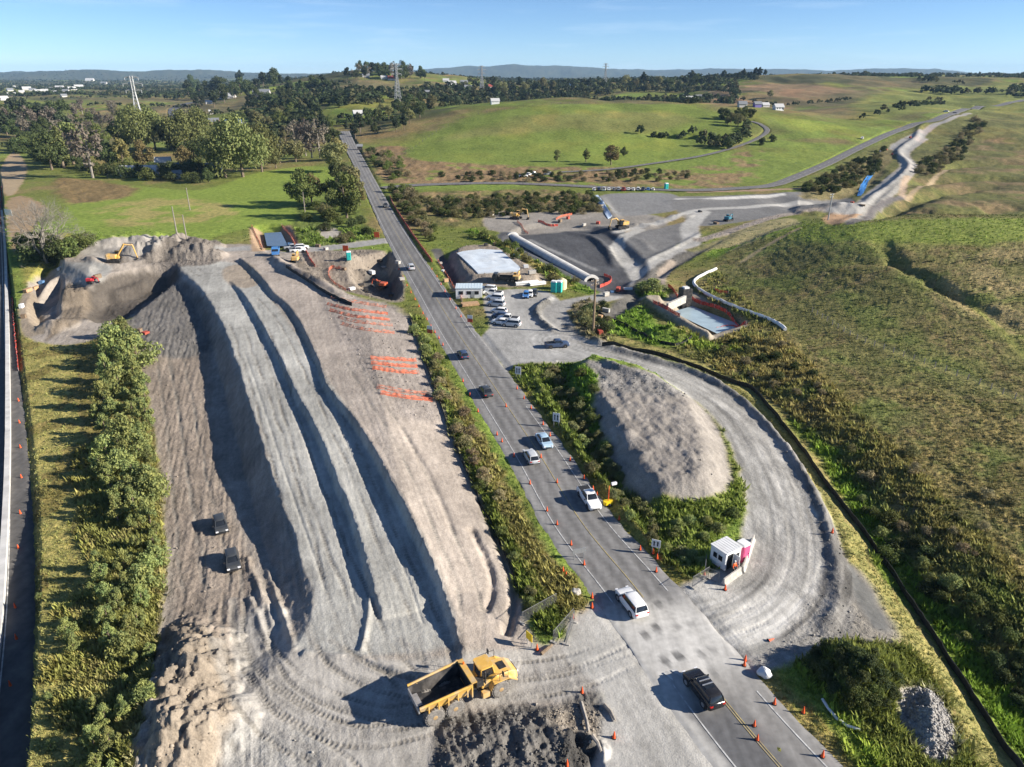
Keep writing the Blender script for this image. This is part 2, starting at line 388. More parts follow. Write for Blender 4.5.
def road_material(name, grain=1.0):
    m, nt, b = nt_new(name); N, L = nt.nodes, nt.links
    a = N.new('ShaderNodeAttribute'); a.attribute_name = 'albedo'
    g = N.new('ShaderNodeNewGeometry')
    n1 = N.new('ShaderNodeTexNoise'); n1.inputs['Scale'].default_value = 1.3; n1.inputs['Detail'].default_value = 8; L.new(g.outputs['Position'], n1.inputs['Vector'])
    mp = N.new('ShaderNodeMapping'); mp.inputs['Rotation'].default_value = (0, 0, -.32); mp.inputs['Scale'].default_value = (1.2, .05, 1); L.new(g.outputs['Position'], mp.inputs['Vector'])
    n2 = N.new('ShaderNodeTexNoise'); n2.inputs['Scale'].default_value = 1.0; n2.inputs['Detail'].default_value = 4; L.new(mp.outputs[0], n2.inputs['Vector'])
    ad = N.new('ShaderNodeMath'); ad.operation = 'ADD'; L.new(n1.outputs['Fac'], ad.inputs[0]); L.new(n2.outputs['Fac'], ad.inputs[1])
    r = N.new('ShaderNodeMapRange'); r.inputs['From Min'].default_value = .7; r.inputs['From Max'].default_value = 1.3; r.inputs['To Min'].default_value = .76; r.inputs['To Max'].default_value = 1.24
    L.new(ad.outputs[0], r.inputs['Value'])
    mx = N.new('ShaderNodeMix'); mx.data_type = 'RGBA'; mx.blend_type = 'MULTIPLY'; mx.inputs[0].default_value = 1
    L.new(a.outputs['Color'], mx.inputs[6]); L.new(r.outputs[0], mx.inputs[7]); L.new(mx.outputs[2], b.inputs['Base Color'])
    b.inputs['Roughness'].default_value = .85; b.inputs['Specular IOR Level'].default_value = .25
    return m

def build_road(r, colour, cols=30, kind='structure'):
    n = len(r['C']); f = np.linspace(-1, 1, cols)
    O = np.where(f[None] < 0, f[None] * r['HR'][:, None], f[None] * r['HL'][:, None])
    wob = .16 * vnoise(r['s'] / 1.7, r['s'] * 0, 77)
    O[:, 0] += wob; O[:, -1] += .16 * vnoise(r['s'] / 1.7, r['s'] * 0, 78)
    X = r['C'][:, 0][:, None] + O * r['N'][:, 0][:, None]; Y = r['C'][:, 1][:, None] + O * r['N'][:, 1][:, None]
    edge = np.minimum(1, np.abs(np.abs(f) - 1) * 12)[None]
    Z = r['z'][:, None] - .012 * np.abs(O) - (.05 if r['name'] == 'highway' else .14) * (1 - edge)
    V = np.stack([X, Y, Z], -1).reshape(-1, 3)
    i = np.arange(n * cols).reshape(n, cols)
    F = np.stack([i[:-1, :-1], i[1:, :-1], i[1:, 1:], i[:-1, 1:]], -1).reshape(-1, 4)
    if np.cross(V[F[0, 1]] - V[F[0, 0]], V[F[0, 2]] - V[F[0, 1]])[2] < 0: F = F[:, ::-1]
    A = colour(O, X, Y, np.repeat(r['s'][:, None], cols, 1), r)
    return tag(mesh_np(r['name'], V, F, ROADMAT, None, True, {'albedo': A.reshape(-1, 3)}), kind=kind)

def _asphalt(O, X, Y, S, r, base=(.150, .146, .140), pale=(.245, .240, .230)):
    A = np.empty(O.shape + (3,), np.float32); A[:] = base
    lanes = np.zeros(O.shape)
    for c in (-2.75, -1.05, 1.05, 2.75): lanes = np.maximum(lanes, np.exp(-((O - c) / .5) ** 2))
    A = lerp3(A, pale, (.62 * (1 - lanes)).astype(np.float32))
    A = lerp3(A, pale, sstep(3.4, 4.2, np.abs(O) + .5 * fbm(X, Y, 2, 500)) * .8)
    return A
def highway_colour(O, X, Y, S, r):
    A = _asphalt(O, X, Y, S, r)
    # pale dust carried across by the trucks, rubbed off in the wheel tracks
    s0, o0 = road_s(r, 645, 602); s1, o1 = road_s(r, 712, 686)
    e = sstep(s0 - 1.5, s0 + 3, S + .9 * fbm(X / 3, Y / 3, 3, 501) - .25 * O) * (1 - sstep(s1 - 2.5, s1 + 2.5, S + 1.2 * fbm(X / 2, Y / 2, 3, 502) + .3 * O))
    A = lerp3(A, (.47, .457, .425), (.97 * e).astype(np.float32))
    dk = sstep(s1 + 1, s1 + 4, S) * sstep(1.6, .4, O + .4 * fbm(X / 2, Y / 2, 2, 507)); A = lerp3(A, (.105, .106, .110), (.75 * dk).astype(np.float32))
    left = sstep(-3.5, -4.7, O + .6 * fbm(X / 2, Y / 2, 3, 503)) * sstep(s0 - 3, s0 + 4, S)
    A = lerp3(A, (.43, .418, .385), (.95 * left).astype(np.float32))
    smear = sstep(s1 - 2, s1, S) * np.exp(-((O - 2.6) / 2.2) ** 2) * np.exp(-(S - s1).clip(0) / 14)
    A = lerp3(A, (.31, .30, .28), (.7 * smear).astype(np.float32))
    for cx, cy, q in ((-1.0, .04, .9), (-2.6, .04, .8), (1.1, .08, .8), (2.7, .1, .7), (-1.1, .34, .9), (-2.7, .36, .8), (1.2, .38, .45), (2.7, .4, .4), (-1.0, .66, .9), (-2.6, .68, .9), (1.2, .72, .7), (2.7, .7, .6), (1, .9, .5), (-1, .92, .6)):
        g = sstep(1.25, .6, ((O - cx) / .48) ** 2 + ((S - (s0 + cy * (s1 - s0))) / .72) ** 2 + .35 * vnoise(X * 2.2, Y * 2.2, 504))
        A = lerp3(A, (.145, .143, .137), (np.minimum(1, q * 1.15) * g * (.75 + .5 * vnoise(X * 1.5, Y * 1.5, 505))).clip(0, 1).astype(np.float32))
    # patches of newer seal and oil
    A *= (1 + .10 * fbm(X / 6, Y / 6, 3, 506))[..., None]
    # bridge deck is a shade darker
    sb0, _ = road_s(r, 388, 236); sb1, _ = road_s(r, 440, 306)
    A *= (1 - .12 * sstep(sb0, sb0 + 1, S) * sstep(sb1 + 1, sb1, S))[..., None]
    return A
def side_colour(O, X, Y, S, r): return _asphalt(O, X, Y, S, r, (.135, .130, .125), (.185, .178, .170))
def farl_colour(O, X, Y, S, r): return _asphalt(O, X, Y, S, r, (.10, .10, .105), (.13, .13, .135))
def motor_colour(O, X, Y, S, r):
    A = np.empty(O.shape + (3,), np.float32); A[:] = (.098, .094, .090)
    A = lerp3(A, (.16, .15, .135), (.55 * sstep(.1, .5, fbm(X / 1.2, Y / 3, 3, 508)) * sstep(0, 2, O)).astype(np.float32))
    return A

def strip(name, r, o, wid, s0, s1, colour_mat, lift=.03, dash=None, rough=.0):
    """painted line on a road: follows it as a thin sheet"""
    V = []; F = []
    def run(a, b):
        k0 = len(V); n = max(2, int((b - a) / 1.2) + 1)
        for t in np.linspace(a, b, n):
            for q in (-wid / 2, wid / 2):
                p = road_pt(r, t, o + q, lift - .012 * abs(o)); V.append(p)
        for k in range(n - 1):
            i = k0 + 2 * k; F.append((i, i + 1, i + 3, i + 2))
    if dash:
        t = s0
        while t < s1: run(t, min(t + dash[0], s1)); t += dash[0] + dash[1]
    else: run(s0, s1)
    V = np.array(V); F = np.array(F)
    if np.cross(V[F[0, 1]] - V[F[0, 0]], V[F[0, 2]] - V[F[0, 1]])[2] < 0: F = F[:, ::-1]
    return tag(mesh_np(name, V, F, colour_mat), kind='structure')
def build_roads():
    global ROADMAT
    ROADMAT = road_material('sealed_road')
    build_road(HIGHWAY, highway_colour, 64); build_road(SIDE, side_colour, 24); build_road(FARM, side_colour, 12)
    build_road(FARL, farl_colour, 10); build_road(MOTOR, motor_colour, 24)
    wp = mat('road_paint_white', (.52, .52, .50), .7, var=.25, scale=2, dirt=(.2, .19, .18), dirt_amt=.7)
    yp = mat('road_paint_yellow', (.40, .325, .15), .8, var=.25, scale=2, dirt=(.2, .19, .17), dirt_amt=.7)
    h = HIGHWAY; send = h['s'][-1]
    a0 = road_s(h, 366, 178)[0]; a1 = road_s(h, 640, 600)[0]; b0 = road_s(h, 706, 680)[0]; j0 = road_s(h, 462, 340)[0]; j1 = road_s(h, 506, 410)[0]
    strip('centre_line', h, .08, .11, a0, a1, yp)
    for o in (.10, -.14): strip('centre_line', h, o, .10, b0, send, yp)
    strip('edge_line', h, -3.55, .13, a0, a1, wp); strip('edge_line', h, 3.25, .13, a0 + 30, j0, wp); strip('edge_line', h, 3.25, .13, j1, a1, wp)
    strip('edge_line', h, -3.5, .14, b0 - 1, send, wp); strip('edge_line', h, 3.6, .14, b0 + 3, send, wp)
    # two white give-way triangles worn onto the seal
    for o in (-3.3, -2.4):
        q = road_s(h, 668, 668)[0] if 0 else b0 - 2.0
        V = [road_pt(h, q, o - .35, .04), road_pt(h, q, o + .35, .04), road_pt(h, q + 1.3, o + .05, .04)]
        tag(mesh_np('give_way_mark', np.array(V), np.array([[0, 1, 2]]), wp), kind='structure')
    s = SIDE['s'][-1]
    strip('centre_line', SIDE, 0, .14, 5, s, wp, .05, (4, 6)); strip('edge_line', MOTOR, 1.9, .14, 0, MOTOR['s'][-1], wp)
# ------------------------------------------------------------------ ground cover: what the surface is made of, everywhere
ALB = np.zeros((NY, NX, 3), np.float32)
GR = np.ones((NY, NX), np.float32)        # grassy
CL = np.zeros((NY, NX), np.float32)       # loose clods
RE = np.full((NY, NX), .12, np.float32)   # relief of tussocks or clods in metres
ZONE = np.zeros((NY, NX), np.int8)        # 0 pasture, 1 earthworks, 2 haul road, 3 stone mound
def lerp3(a, b, m): return a * (1 - m[..., None]) + np.array(b, np.float32) * m[..., None]
# pasture everywhere: green, olive and dry patches
n1 = fbm(GX / 60, GY / 60, 3, 301); n2 = fbm(GX / 14, GY / 14, 3, 302); n3 = fbm(GX / 230, GY / 260, 3, 303)
ALB[:] = (.085, .118, .030)
ALB[:] = lerp3(ALB, (.125, .120, .055), sstep(.0, .5, n1 + .5 * n2))
ALB[:] = lerp3(ALB, (.100, .165, .034), sstep(.05, .55, -n1 + .4 * n2))
far = sstep(420, 800, GY)
ALB[:] = lerp3(ALB, (.088, .092, .048), far * sstep(.05, .35, n3 + .25 * n2))
ALB[:] = lerp3(ALB, (.050, .062, .030), far * sstep(.2, .4, fbm(GX / 110, GY / 120, 3, 304)))
ALB[:] = lerp3(ALB, (.045, .058, .032), sstep(2200, 3600, GY) * sstep(-.25, .1, fbm(GX / 500, GY / 300, 3, 305)))
ALB[:] = lerp3(ALB, (.040, .055, .034), sstep(5500, 8000, GY))

def paint(pts, col, g=0.0, c=0.0, re=None, soft=.6, wob=.6, ws=3.0, amt=1.0, zone=None, z=None, seed=5, closed=True, n=4, patch=None):
    sel, s, x, y = poly_sd(pts, z, soft + 2 * wob + 1, n=n, wob=wob, ws=ws, seed=seed)
    m = (sstep(-soft, soft, s) * amt).astype(np.float32)
    if patch is not None:
        m = m * sstep(patch[1] - .22, patch[1] + .22, fbm(x / patch[0], y / patch[0], 3, seed + 40)).astype(np.float32)
    _apply(sel, m, col, g, c, re, zone)
def _apply(sel, m, col, g, c, re, zone):
    ALB[sel] = lerp3(ALB[sel], col, m)
    GR[sel] = GR[sel] * (1 - m) + g * m; CL[sel] = CL[sel] * (1 - m) + c * m
    if re is not None: RE[sel] = RE[sel] * (1 - m) + re * m
    if zone is not None:
        Zs = ZONE[sel]; Zs[m > .5] = zone; ZONE[sel] = Zs
def stripe(pts, hw, col, g=0.0, c=0.0, re=None, soft=.5, wob=.4, ws=2.5, amt=1.0, zone=None, seed=6, n=5, z=None):
    P = smooth_line(W(pts, z), n)
    H = np.interp(np.linspace(0, 1, len(P)), np.linspace(0, 1, len(hw)), hw) if np.ndim(hw) else np.full(len(P), hw)
    sel = _bbox(P, H.max() + soft + wob + 1); x, y = GX[sel], GY[sel]
    d, par, _ = seg_dist(x, y, P)
    h = np.interp(par, np.arange(len(P)), H)
    m = (sstep(-soft, soft, h - d + wob * fbm(x / ws, y / ws, 3, seed)) * amt).astype(np.float32)
    _apply(sel, m, col, g, c, re, zone)

DIRT = (.330, .292, .250); PALE = (.400, .380, .345); PINK = (.365, .318, .272); GREY = (.345, .340, .322); DARK = (.150, .143, .132)
BROWN = (.275, .232, .192); SOIL = (.22, .185, .145); ORANGE = (.45, .29, .17)
far2 = sstep(400, 700, GY)
# --- middle distance
paint([(398, 150), (440, 130), (482, 114), (560, 104), (640, 104), (716, 110), (745, 128), (700, 146), (690, 158), (600, 168), (520, 168), (450, 164), (404, 160)],
      (.092, .142, .032), 1, re=.1, soft=8, wob=6, ws=30, z=None, seed=11)
paint([(440, 140), (520, 118), (640, 112), (700, 122), (640, 132), (540, 132)], (.115, .128, .05), 1, soft=10, wob=14, ws=35, amt=.6, seed=12)
paint([(560, 150), (640, 140), (680, 140), (660, 158), (600, 164)], (.11, .17, .035), 1, soft=8, wob=12, ws=30, amt=.7, seed=13)
paint([(362, 150), (400, 146), (420, 160), (520, 166), (640, 168), (690, 172), (690, 184), (540, 182), (395, 184), (375, 165)], (.128, .108, .062), 1, re=.6, soft=4, wob=5, ws=14, seed=14, patch=(9, -.35))
paint([(400, 196), (500, 190), (590, 194), (600, 216), (560, 222), (520, 222), (470, 228), (440, 226), (415, 220)], (.085, .098, .038), 1, re=.7, soft=2, wob=3, ws=8, seed=15)
paint([(400, 196), (500, 190), (590, 194), (600, 216), (500, 216), (440, 220)], (.14, .125, .066), 1, re=.7, soft=2, wob=3, ws=8, seed=16, patch=(6, .18))
paint([(800, 200), (860, 150), (900, 128), (940, 118), (1040, 96), (1060, 230), (900, 228), (860, 226)], (.085, .105, .038), 1, re=.35, soft=6, wob=6, ws=20, seed=17)
paint([(880, 200), (940, 150), (1040, 140), (1060, 200), (960, 210)], (.12, .108, .06), 1, re=.4, soft=8, wob=9, ws=18, seed=18, patch=(22, .0))
paint([(860, 190), (910, 150), (960, 124), (1050, 110), (1060, 224), (900, 222)], (.060, .074, .030), 1, re=.4, soft=8, wob=9, ws=18, seed=119, patch=(13, .12), amt=.8)
paint([(640, 172), (700, 148), (760, 136), (860, 128), (960, 112), (940, 116), (860, 150), (790, 180), (720, 190), (650, 184)], (.095, .15, .034), 1, re=.2, soft=6, wob=6, ws=20, seed=19, patch=(30, -.25))
paint([(560, 186), (640, 178), (700, 165), (760, 150), (740, 186), (640, 188)], (.14, .122, .068), 1, re=.4, soft=3, wob=5, ws=14, seed=20, patch=(11, .05))
paint([(690, 100), (735, 86), (800, 84), (860, 92), (800, 104), (720, 110)], (.135, .115, .068), 1, soft=20, wob=20, ws=80, seed=21, patch=(60, -.3))
paint([(860, 98), (930, 90), (1040, 84), (1060, 104), (930, 112), (860, 118)], (.10, .135, .04), 1, soft=14, wob=15, ws=80, seed=22)
# --- paddock on the left
paint([(66, 205), (120, 186), (200, 190), (260, 172), (320, 166), (345, 180), (340, 200), (300, 222), (240, 230), (180, 240), (110, 242), (80, 236)], (.112, .178, .036), 1, re=.06, soft=2, wob=2, ws=12, seed=23)
paint([(100, 208), (170, 198), (240, 206), (220, 220), (150, 226), (100, 222)], (.21, .195, .09), 1, re=.08, soft=4, wob=6, ws=9, amt=.65, seed=24, patch=(8, -.2))
paint([(300, 206), (345, 190), (372, 230), (366, 240), (330, 248), (300, 240)], (.075, .115, .03), 1, re=.5, soft=2, wob=2, ws=6, seed=25)
paint([(60, 178), (130, 186), (130, 196), (80, 204), (60, 200)], (.115, .100, .05), 1, re=.4, soft=3, wob=4, ws=10, seed=26)
# --- strip beside the motorway
paint([(24, 250), (70, 232), (72, 262), (40, 280), (26, 285)], (.15, .17, .05), 1, re=.15, soft=1, wob=1, seed=27)
paint([(6, 205), (20, 196), (44, 206), (32, 230), (22, 250), (14, 250)], (.27, .205, .125), .2, c=.3, re=.05, soft=1, wob=2, seed=28)
paint([(0, 172), (14, 150), (26, 165), (24, 180), (8, 196)], (.33, .265, .17), .1, c=.3, re=.05, soft=1, wob=1, seed=29)
paint([(22, 330), (140, 330), (170, 1000), (12, 1000)], (.110, .112, .040), 1, re=.25, soft=.6, wob=.5, seed=30)
paint([(84, 470), (150, 470), (158, 1000), (60, 1000)], (.105, .120, .045), 1, re=.6, soft=2, wob=2.5, ws=4, seed=58)
paint([(84, 540), (150, 540), (158, 1000), (60, 1000)], (.165, .155, .085), 1, re=.6, soft=2, wob=2.5, ws=4, seed=59, patch=(3, .32))
paint([(24, 330), (70, 330), (95, 1000), (14, 1000)], (.205, .185, .085), 1, re=.2, soft=1.5, wob=2.5, ws=4, seed=31, patch=(4.5, -.15))
# --- rough hillside
HILLP = [(690, 300), (740, 240), (800, 224), (1060, 222), (1100, 1000), (760, 1000), (810, 760), (860, 600), (840, 500), (800, 440), (740, 384), (670, 350)]
paint(HILLP, (.098, .112, .044), 1, re=.3, soft=2, wob=3, ws=8, seed=32)
paint(HILLP, (.140, .118, .066), 1, re=.35, soft=2, wob=3, ws=8, seed=33, patch=(9, .12), amt=.6)
paint(HILLP, (.092, .145, .036), 1, re=.3, soft=2, wob=3, ws=8, seed=34, patch=(8, .22), amt=.45)
paint([(780, 224), (870, 222), (1060, 220), (1060, 240), (930, 246), (830, 244), (780, 240)], (.115, .165, .038), 1, re=.3, soft=6, wob=5, ws=14, seed=35)
paint([(930, 262), (1060, 248), (1060, 330), (960, 310)], (.200, .165, .105), 1, re=.4, soft=5, wob=7, ws=14, seed=36, patch=(7, -.05))
paint([(820, 400), (1060, 420), (1080, 620), (960, 600), (880, 500)], (.150, .125, .068), 1, re=.5, soft=3, wob=6, ws=12, seed=37, patch=(5, .08))
paint([(700, 340), (780, 330), (840, 400), (800, 430), (740, 385), (700, 362)], (.17, .135, .08), 1, re=.6, soft=2, wob=4, ws=9, seed=38, patch=(5, .05))
stripe([(826, 318), (880, 346), (960, 378), (1040, 408)], [.4, 1.0, 1.2, 1.2], (.13, .15, .06), 1, re=.15, soft=.8, seed=39)
stripe([(968, 300), (1010, 340), (1040, 372)], 1, (.13, .16, .05), 1, re=.1, soft=.8, seed=40)
# dry grass along the silt fence, bright weeds in the hollow
stripe([(590, 330), (650, 350), (715, 376), (772, 412), (812, 462), (842, 520), (878, 588), (930, 664), (1010, 780)], [2.2, 2.2, 2.5, 2.6, 2.8, 2.8, 2.8, 2.6, 2.6], (.190, .175, .085), 1, re=.2, soft=1, wob=.8, seed=41)
stripe([(790, 420), (830, 462), (864, 520), (900, 580), (960, 650), (1040, 760)], [.6, 1.6, 2.0, 2.2, 2.6, 3], (.085, .155, .022), 1, re=.3, soft=1.2, wob=1.5, seed=42, amt=.85)
stripe([(645, 325), (700, 345), (740, 350)], 2, (.10, .15, .03), 1, re=.4, soft=2, wob=2, seed=43)
# verge on the near right
paint([(745, 665), (770, 640), (840, 640), (900, 640), (960, 720), (1000, 1000), (830, 1000)], (.090, .112, .034), 1, re=.35, soft=.8, wob=.8, seed=44)
stripe([(758, 668), (798, 718), (848, 790)], 2.1, (.25, .195, .095), 1, re=.15, soft=1.2, wob=1.2, ws=2, seed=45, amt=.8)
stripe([(775, 662), (830, 715), (890, 790)], 1.4, (.135, .20, .035), 1, re=.25, soft=1, wob=1, ws=2, seed=46, amt=.8)
paint([(900, 684), (934, 692), (956, 735), (945, 765), (912, 745), (902, 715)], (.34, .33, .31), .05, c=1.0, re=.25, soft=.5, wob=.6, seed=47, zone=1)
paint([(838, 560), (862, 572), (886, 610), (895, 640), (850, 640), (836, 604)], (.27, .25, .22), .1, c=.6, re=.1, soft=.8, wob=.8, seed=48)
stripe([(846, 566), (862, 592), (880, 626)], [.8, 1.4, 1.0], (.18, .18, .17), 0, c=.1, re=.02, soft=.6, seed=49)
# verges of the highway
stripe([(412, 316), (432, 372), (462, 440), (494, 505), (528, 570), (552, 622)], [2.2, 2.6, 2.8, 2.8, 2.8, 2.2], (.080, .110, .028), 1, re=.4, soft=.7, wob=.7, seed=50)
stripe([(440, 370), (480, 446), (520, 530), (560, 590), (576, 610)], [1.1, 1.4, 1.6, 2.2, 1.6], (.13, .13, .055), 1, re=.3, soft=.8, wob=1, ws=1.5, seed=51)
paint([(508, 372), (530, 362), (566, 360), (600, 410), (640, 480), (700, 545), (708, 575), (690, 582), (655, 560), (610, 506), (560, 440)], (.07, .10, .026), 1, re=.35, soft=.6, wob=.6, seed=52)
stripe([(516, 384), (560, 445), (610, 512), (655, 565), (690, 590)], [.8, 1.2, 1.3, 1.4, 1.2], (.19, .17, .06), 1, re=.15, soft=.7, wob=.8, ws=2, seed=53)
# --- earthworks
paint([(132, 316), (146, 380), (155, 430), (163, 480), (168, 540), (165, 590), (158, 640), (145, 700), (140, 1000), (640, 1000), (626, 740), (600, 700), (585, 660), (560, 640), (536, 650),
       (522, 610), (500, 548), (464, 465), (432, 385), (412, 330), (402, 314), (345, 292), (318, 262), (290, 252), (240, 244), (170, 236), (125, 237), (78, 250), (60, 262), (30, 280), (24, 332), (70, 345), (110, 330)],
      DIRT, 0, .45, .07, .5, .6, zone=1, seed=60, n=3)
paint([(134, 320), (170, 290), (205, 300), (212, 420), (236, 520), (255, 590), (240, 640), (180, 640), (168, 540), (156, 430)], BROWN, .05, .45, .16, .8, .8, zone=1, seed=61)
paint([(150, 286), (176, 276), (206, 302), (206, 350), (160, 356), (128, 322)], (.165, .155, .142), 0, .5, .34, 1.5, 1.2, zone=1, seed=62)
paint([(172, 267), (226, 262), (250, 274), (300, 340), (365, 445), (432, 560), (456, 640), (300, 655), (312, 604), (286, 515), (248, 400), (207, 297)], (.372, .366, .335), 0, .25, .035, .7, .5, zone=1, seed=63)
paint([(205, 255), (230, 248), (262, 282), (310, 342), (366, 440), (436, 560), (462, 640), (536, 650), (520, 612), (470, 490), (432, 398), (405, 322), (340, 292), (290, 262)], PINK, 0, .3, .05, .7, .5, zone=1, seed=64)
paint([(224, 268), (246, 262), (262, 276), (246, 288), (226, 282)], (.33, .28, .22), 0, .3, .05, .7, .5, zone=1, seed=65)
paint([(320, 296), (372, 300), (408, 318), (426, 372), (440, 412), (410, 420), (370, 380)], (.30, .265, .235), 0, .6, .1, 1.5, 1.5, zone=1, seed=66)
paint([(300, 650), (460, 655), (560, 645), (620, 690), (560, 702), (500, 704), (440, 720), (420, 1000), (230, 1000), (230, 700), (240, 620), (290, 610)], (.40, .378, .340), 0, .15, .03, .8, .8, zone=1, seed=67)
paint([(165, 630), (205, 625), (235, 670), (235, 740), (225, 1000), (140, 1000), (150, 700)], (.255, .215, .168), 0, .5, .18, .7, .7, zone=1, seed=68)
paint([(225, 735), (300, 728), (330, 760), (320, 1000), (215, 1000)], (.33, .32, .295), 0, .42, .10, .8, .8, zone=1, seed=69)
paint([(434, 735), (470, 712), (520, 704), (560, 706), (590, 690), (612, 704), (620, 745), (612, 1000), (430, 1000)], (.150, .142, .130), 0, .55, .20, .6, .6, zone=1, seed=70)
paint([(545, 715), (575, 706), (600, 716), (598, 742), (570, 742)], (.29, .255, .21), 0, .8, .1, .8, .6, zone=1, seed=71)
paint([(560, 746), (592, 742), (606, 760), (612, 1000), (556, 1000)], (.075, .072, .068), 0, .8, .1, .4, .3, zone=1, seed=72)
# wheel tracks in the turning area (printed soil, darker where it is still damp)
for k, (pts, hw) in enumerate((([(232, 600), (245, 660), (290, 705), (370, 735), (460, 712)], .5), ([(252, 596), (262, 645), (300, 690), (380, 715), (450, 700)], .5),
                               ([(215, 640), (240, 700), (300, 742), (380, 790)], .45), ([(330, 640), (380, 672), (450, 690)], .4), ([(400, 640), (440, 668), (500, 680), (600, 660)], .5),
                               ([(300, 620), (330, 665), (400, 690)], .4), ([(505, 700), (560, 686), (640, 680)], .4))):
    stripe(pts, hw, (.29, .275, .25), 0, .5, .05, .25, .25, 1.0, amt=.6, seed=75 + k)
def tracks(pts, gauge=2.3, wid=.62, lug=.55, depth=.05, amt=.55, col=(.235, .220, .195), seed=1, chev=.5):
    """two wheel tracks pressed into the soil, lug by lug"""
    P = smooth_line(W(pts), 8); seg = np.linalg.norm(np.diff(P, axis=0), axis=1); L = np.concatenate([[0], np.cumsum(seg)])
    sel = _bbox(P, gauge + 1); x, y = GX[sel], GY[sel]; d, par, side = seg_dist(x, y, P)
    s_ = np.interp(par, np.arange(len(P)), L); o = d * side + .25 * vnoise(s_ / 6, s_ * 0, seed)
    e = np.abs(np.abs(o) - gauge / 2); band = lin(wid / 2, wid / 2 - .12, e) * sstep(0, 2, s_) * sstep(0, 2, L[-1] - s_)
    pat = .45 + .55 * (np.sin(2 * PI * (s_ / lug + chev * e / wid)) > 0)
    wear = .35 + .65 * sstep(-.4, .3, fbm(x / 2.5, y / 2.5, 2, seed + 7))
    _apply(sel, (band * pat * wear * amt).astype(np.float32), col, 0, .4, None, None)
    GZ[sel] -= depth * band * pat * wear
_TR = [([(232, 590), (240, 650), (280, 700), (360, 735), (450, 718)], 1), ([(250, 560), (258, 640), (300, 690), (380, 720), (440, 705)], 2), ([(222, 600), (226, 660), (262, 720), (330, 760), (360, 790)], 3), ([(240, 600), (262, 668), (310, 712), (400, 738)], 4),
       ([(320, 640), (370, 676), (440, 694)], 5), ([(520, 690), (580, 676), (650, 650), (720, 630), (770, 610)], 6), ([(505, 676), (570, 662), (640, 644)], 7), ([(460, 700), (400, 690), (340, 655), (318, 600), (292, 500), (262, 400), (235, 320)], 8),
       ([(420, 690), (380, 650), (350, 580), (318, 500), (290, 410), (262, 330)], 9), ([(440, 680), (425, 620), (385, 530), (335, 420), (290, 330), (262, 296)], 10), ([(470, 660), (470, 600), (440, 520), (400, 440), (350, 360)], 11), ([(175, 350), (190, 430), (205, 520), (222, 590)], 12),
       ([(160, 340), (172, 420), (185, 520), (196, 600)], 13), ([(240, 262), (210, 275), (190, 268)], 14), ([(205, 690), (250, 740), (310, 780)], 15)]
for P_, k in _TR: tracks(P_, 2.3 if k % 2 else 2.6, .62, .5, .09, .85, (.215, .20, .175), 500 + k)
for k, P_ in enumerate(([(600, 352), (650, 366), (700, 390), (745, 424), (778, 470), (797, 520), (800, 560), (785, 600), (750, 630)], [(596, 350), (640, 364), (690, 386), (730, 414), (762, 458), (778, 506), (780, 550), (760, 590), (720, 618), (680, 640)],
                        [(720, 640), (770, 610), (808, 570), (815, 520), (800, 470)], [(690, 620), (740, 600), (768, 570), (770, 520)])):
    tracks(P_, 2.4, .8, .6, .04, .7, (.235, .225, .205), 540 + k, 0)
for k, P_ in enumerate(([(612, 200), (650, 203), (680, 206)], [(608, 208), (640, 209), (670, 206)], [(690, 204), (740, 202), (800, 200)], [(626, 244), (656, 238), (688, 228)], [(630, 250), (660, 244), (690, 236)], [(690, 216), (750, 212), (820, 208)], [(640, 224), (664, 220), (690, 215)])):
    stripe(P_, .5, (.12, .118, .112), 0, .6, .08, .5, .5, amt=.8, seed=580 + k)
# corner by the motorway
paint([(172, 269), (181, 277), (152, 300), (128, 318), (84, 320), (76, 302), (96, 284), (130, 272)], (.105, .092, .078), 0, .5, .16, 1.2, 1, zone=1, seed=84)  # pit soil darkened: the bank's cast shade is put into the colour
paint([(52, 272), (70, 262), (92, 261), (112, 268), (96, 284), (72, 280)], (.34, .33, .30), 0, .2, .04, .8, .5, zone=1, seed=85)
paint([(66, 284), (88, 288), (82, 320), (60, 332), (44, 342), (60, 318)], (.20, .165, .125), 0, .6, .2, .8, .6, zone=1, seed=86)
paint([(20, 300), (36, 296), (44, 324), (40, 334), (22, 334)], (.30, .25, .19), 0, .5, .08, .6, .5, zone=1, seed=87)
paint([(145, 252), (165, 240), (215, 240), (222, 256), (200, 266), (150, 266)], (.20, .178, .155), 0, 1, .3, .8, .8, zone=1, seed=88)
paint([(80, 250), (126, 237), (168, 236), (160, 246), (132, 260), (108, 262)], (.35, .325, .29), 0, .3, .05, .8, .5, zone=1, seed=89)
# lane behind the embankment, with the trucks
stripe([(222, 250), (262, 250), (300, 250), (345, 246), (388, 241)], [3.0, 3.5, 4, 4, 4], (.30, .295, .28), 0, .1, .03, .5, .4, zone=2, seed=90)
paint([(300, 254), (350, 250), (392, 252), (402, 262), (404, 292), (398, 302), (366, 296), (330, 284), (300, 270)], (.25, .215, .175), 0, .8, .2, .8, .8, zone=1, seed=91)
paint([(366, 272), (396, 268), (400, 294), (384, 298), (366, 290)], (.12, .112, .10), 0, .6, .1, 1, .8, zone=1, seed=92)
stripe([(256, 230), (258, 250)], 2.2, (.36, .26, .17), .1, .4, .05, .6, .4, seed=93); stripe([(286, 228), (293, 248)], 2.0, (.33, .24, .16), .1, .4, .05, .6, .4, seed=94)
paint([(318, 230), (334, 228), (342, 236), (326, 238)], (.36, .34, .30), .1, .3, .04, .6, .6, seed=95)
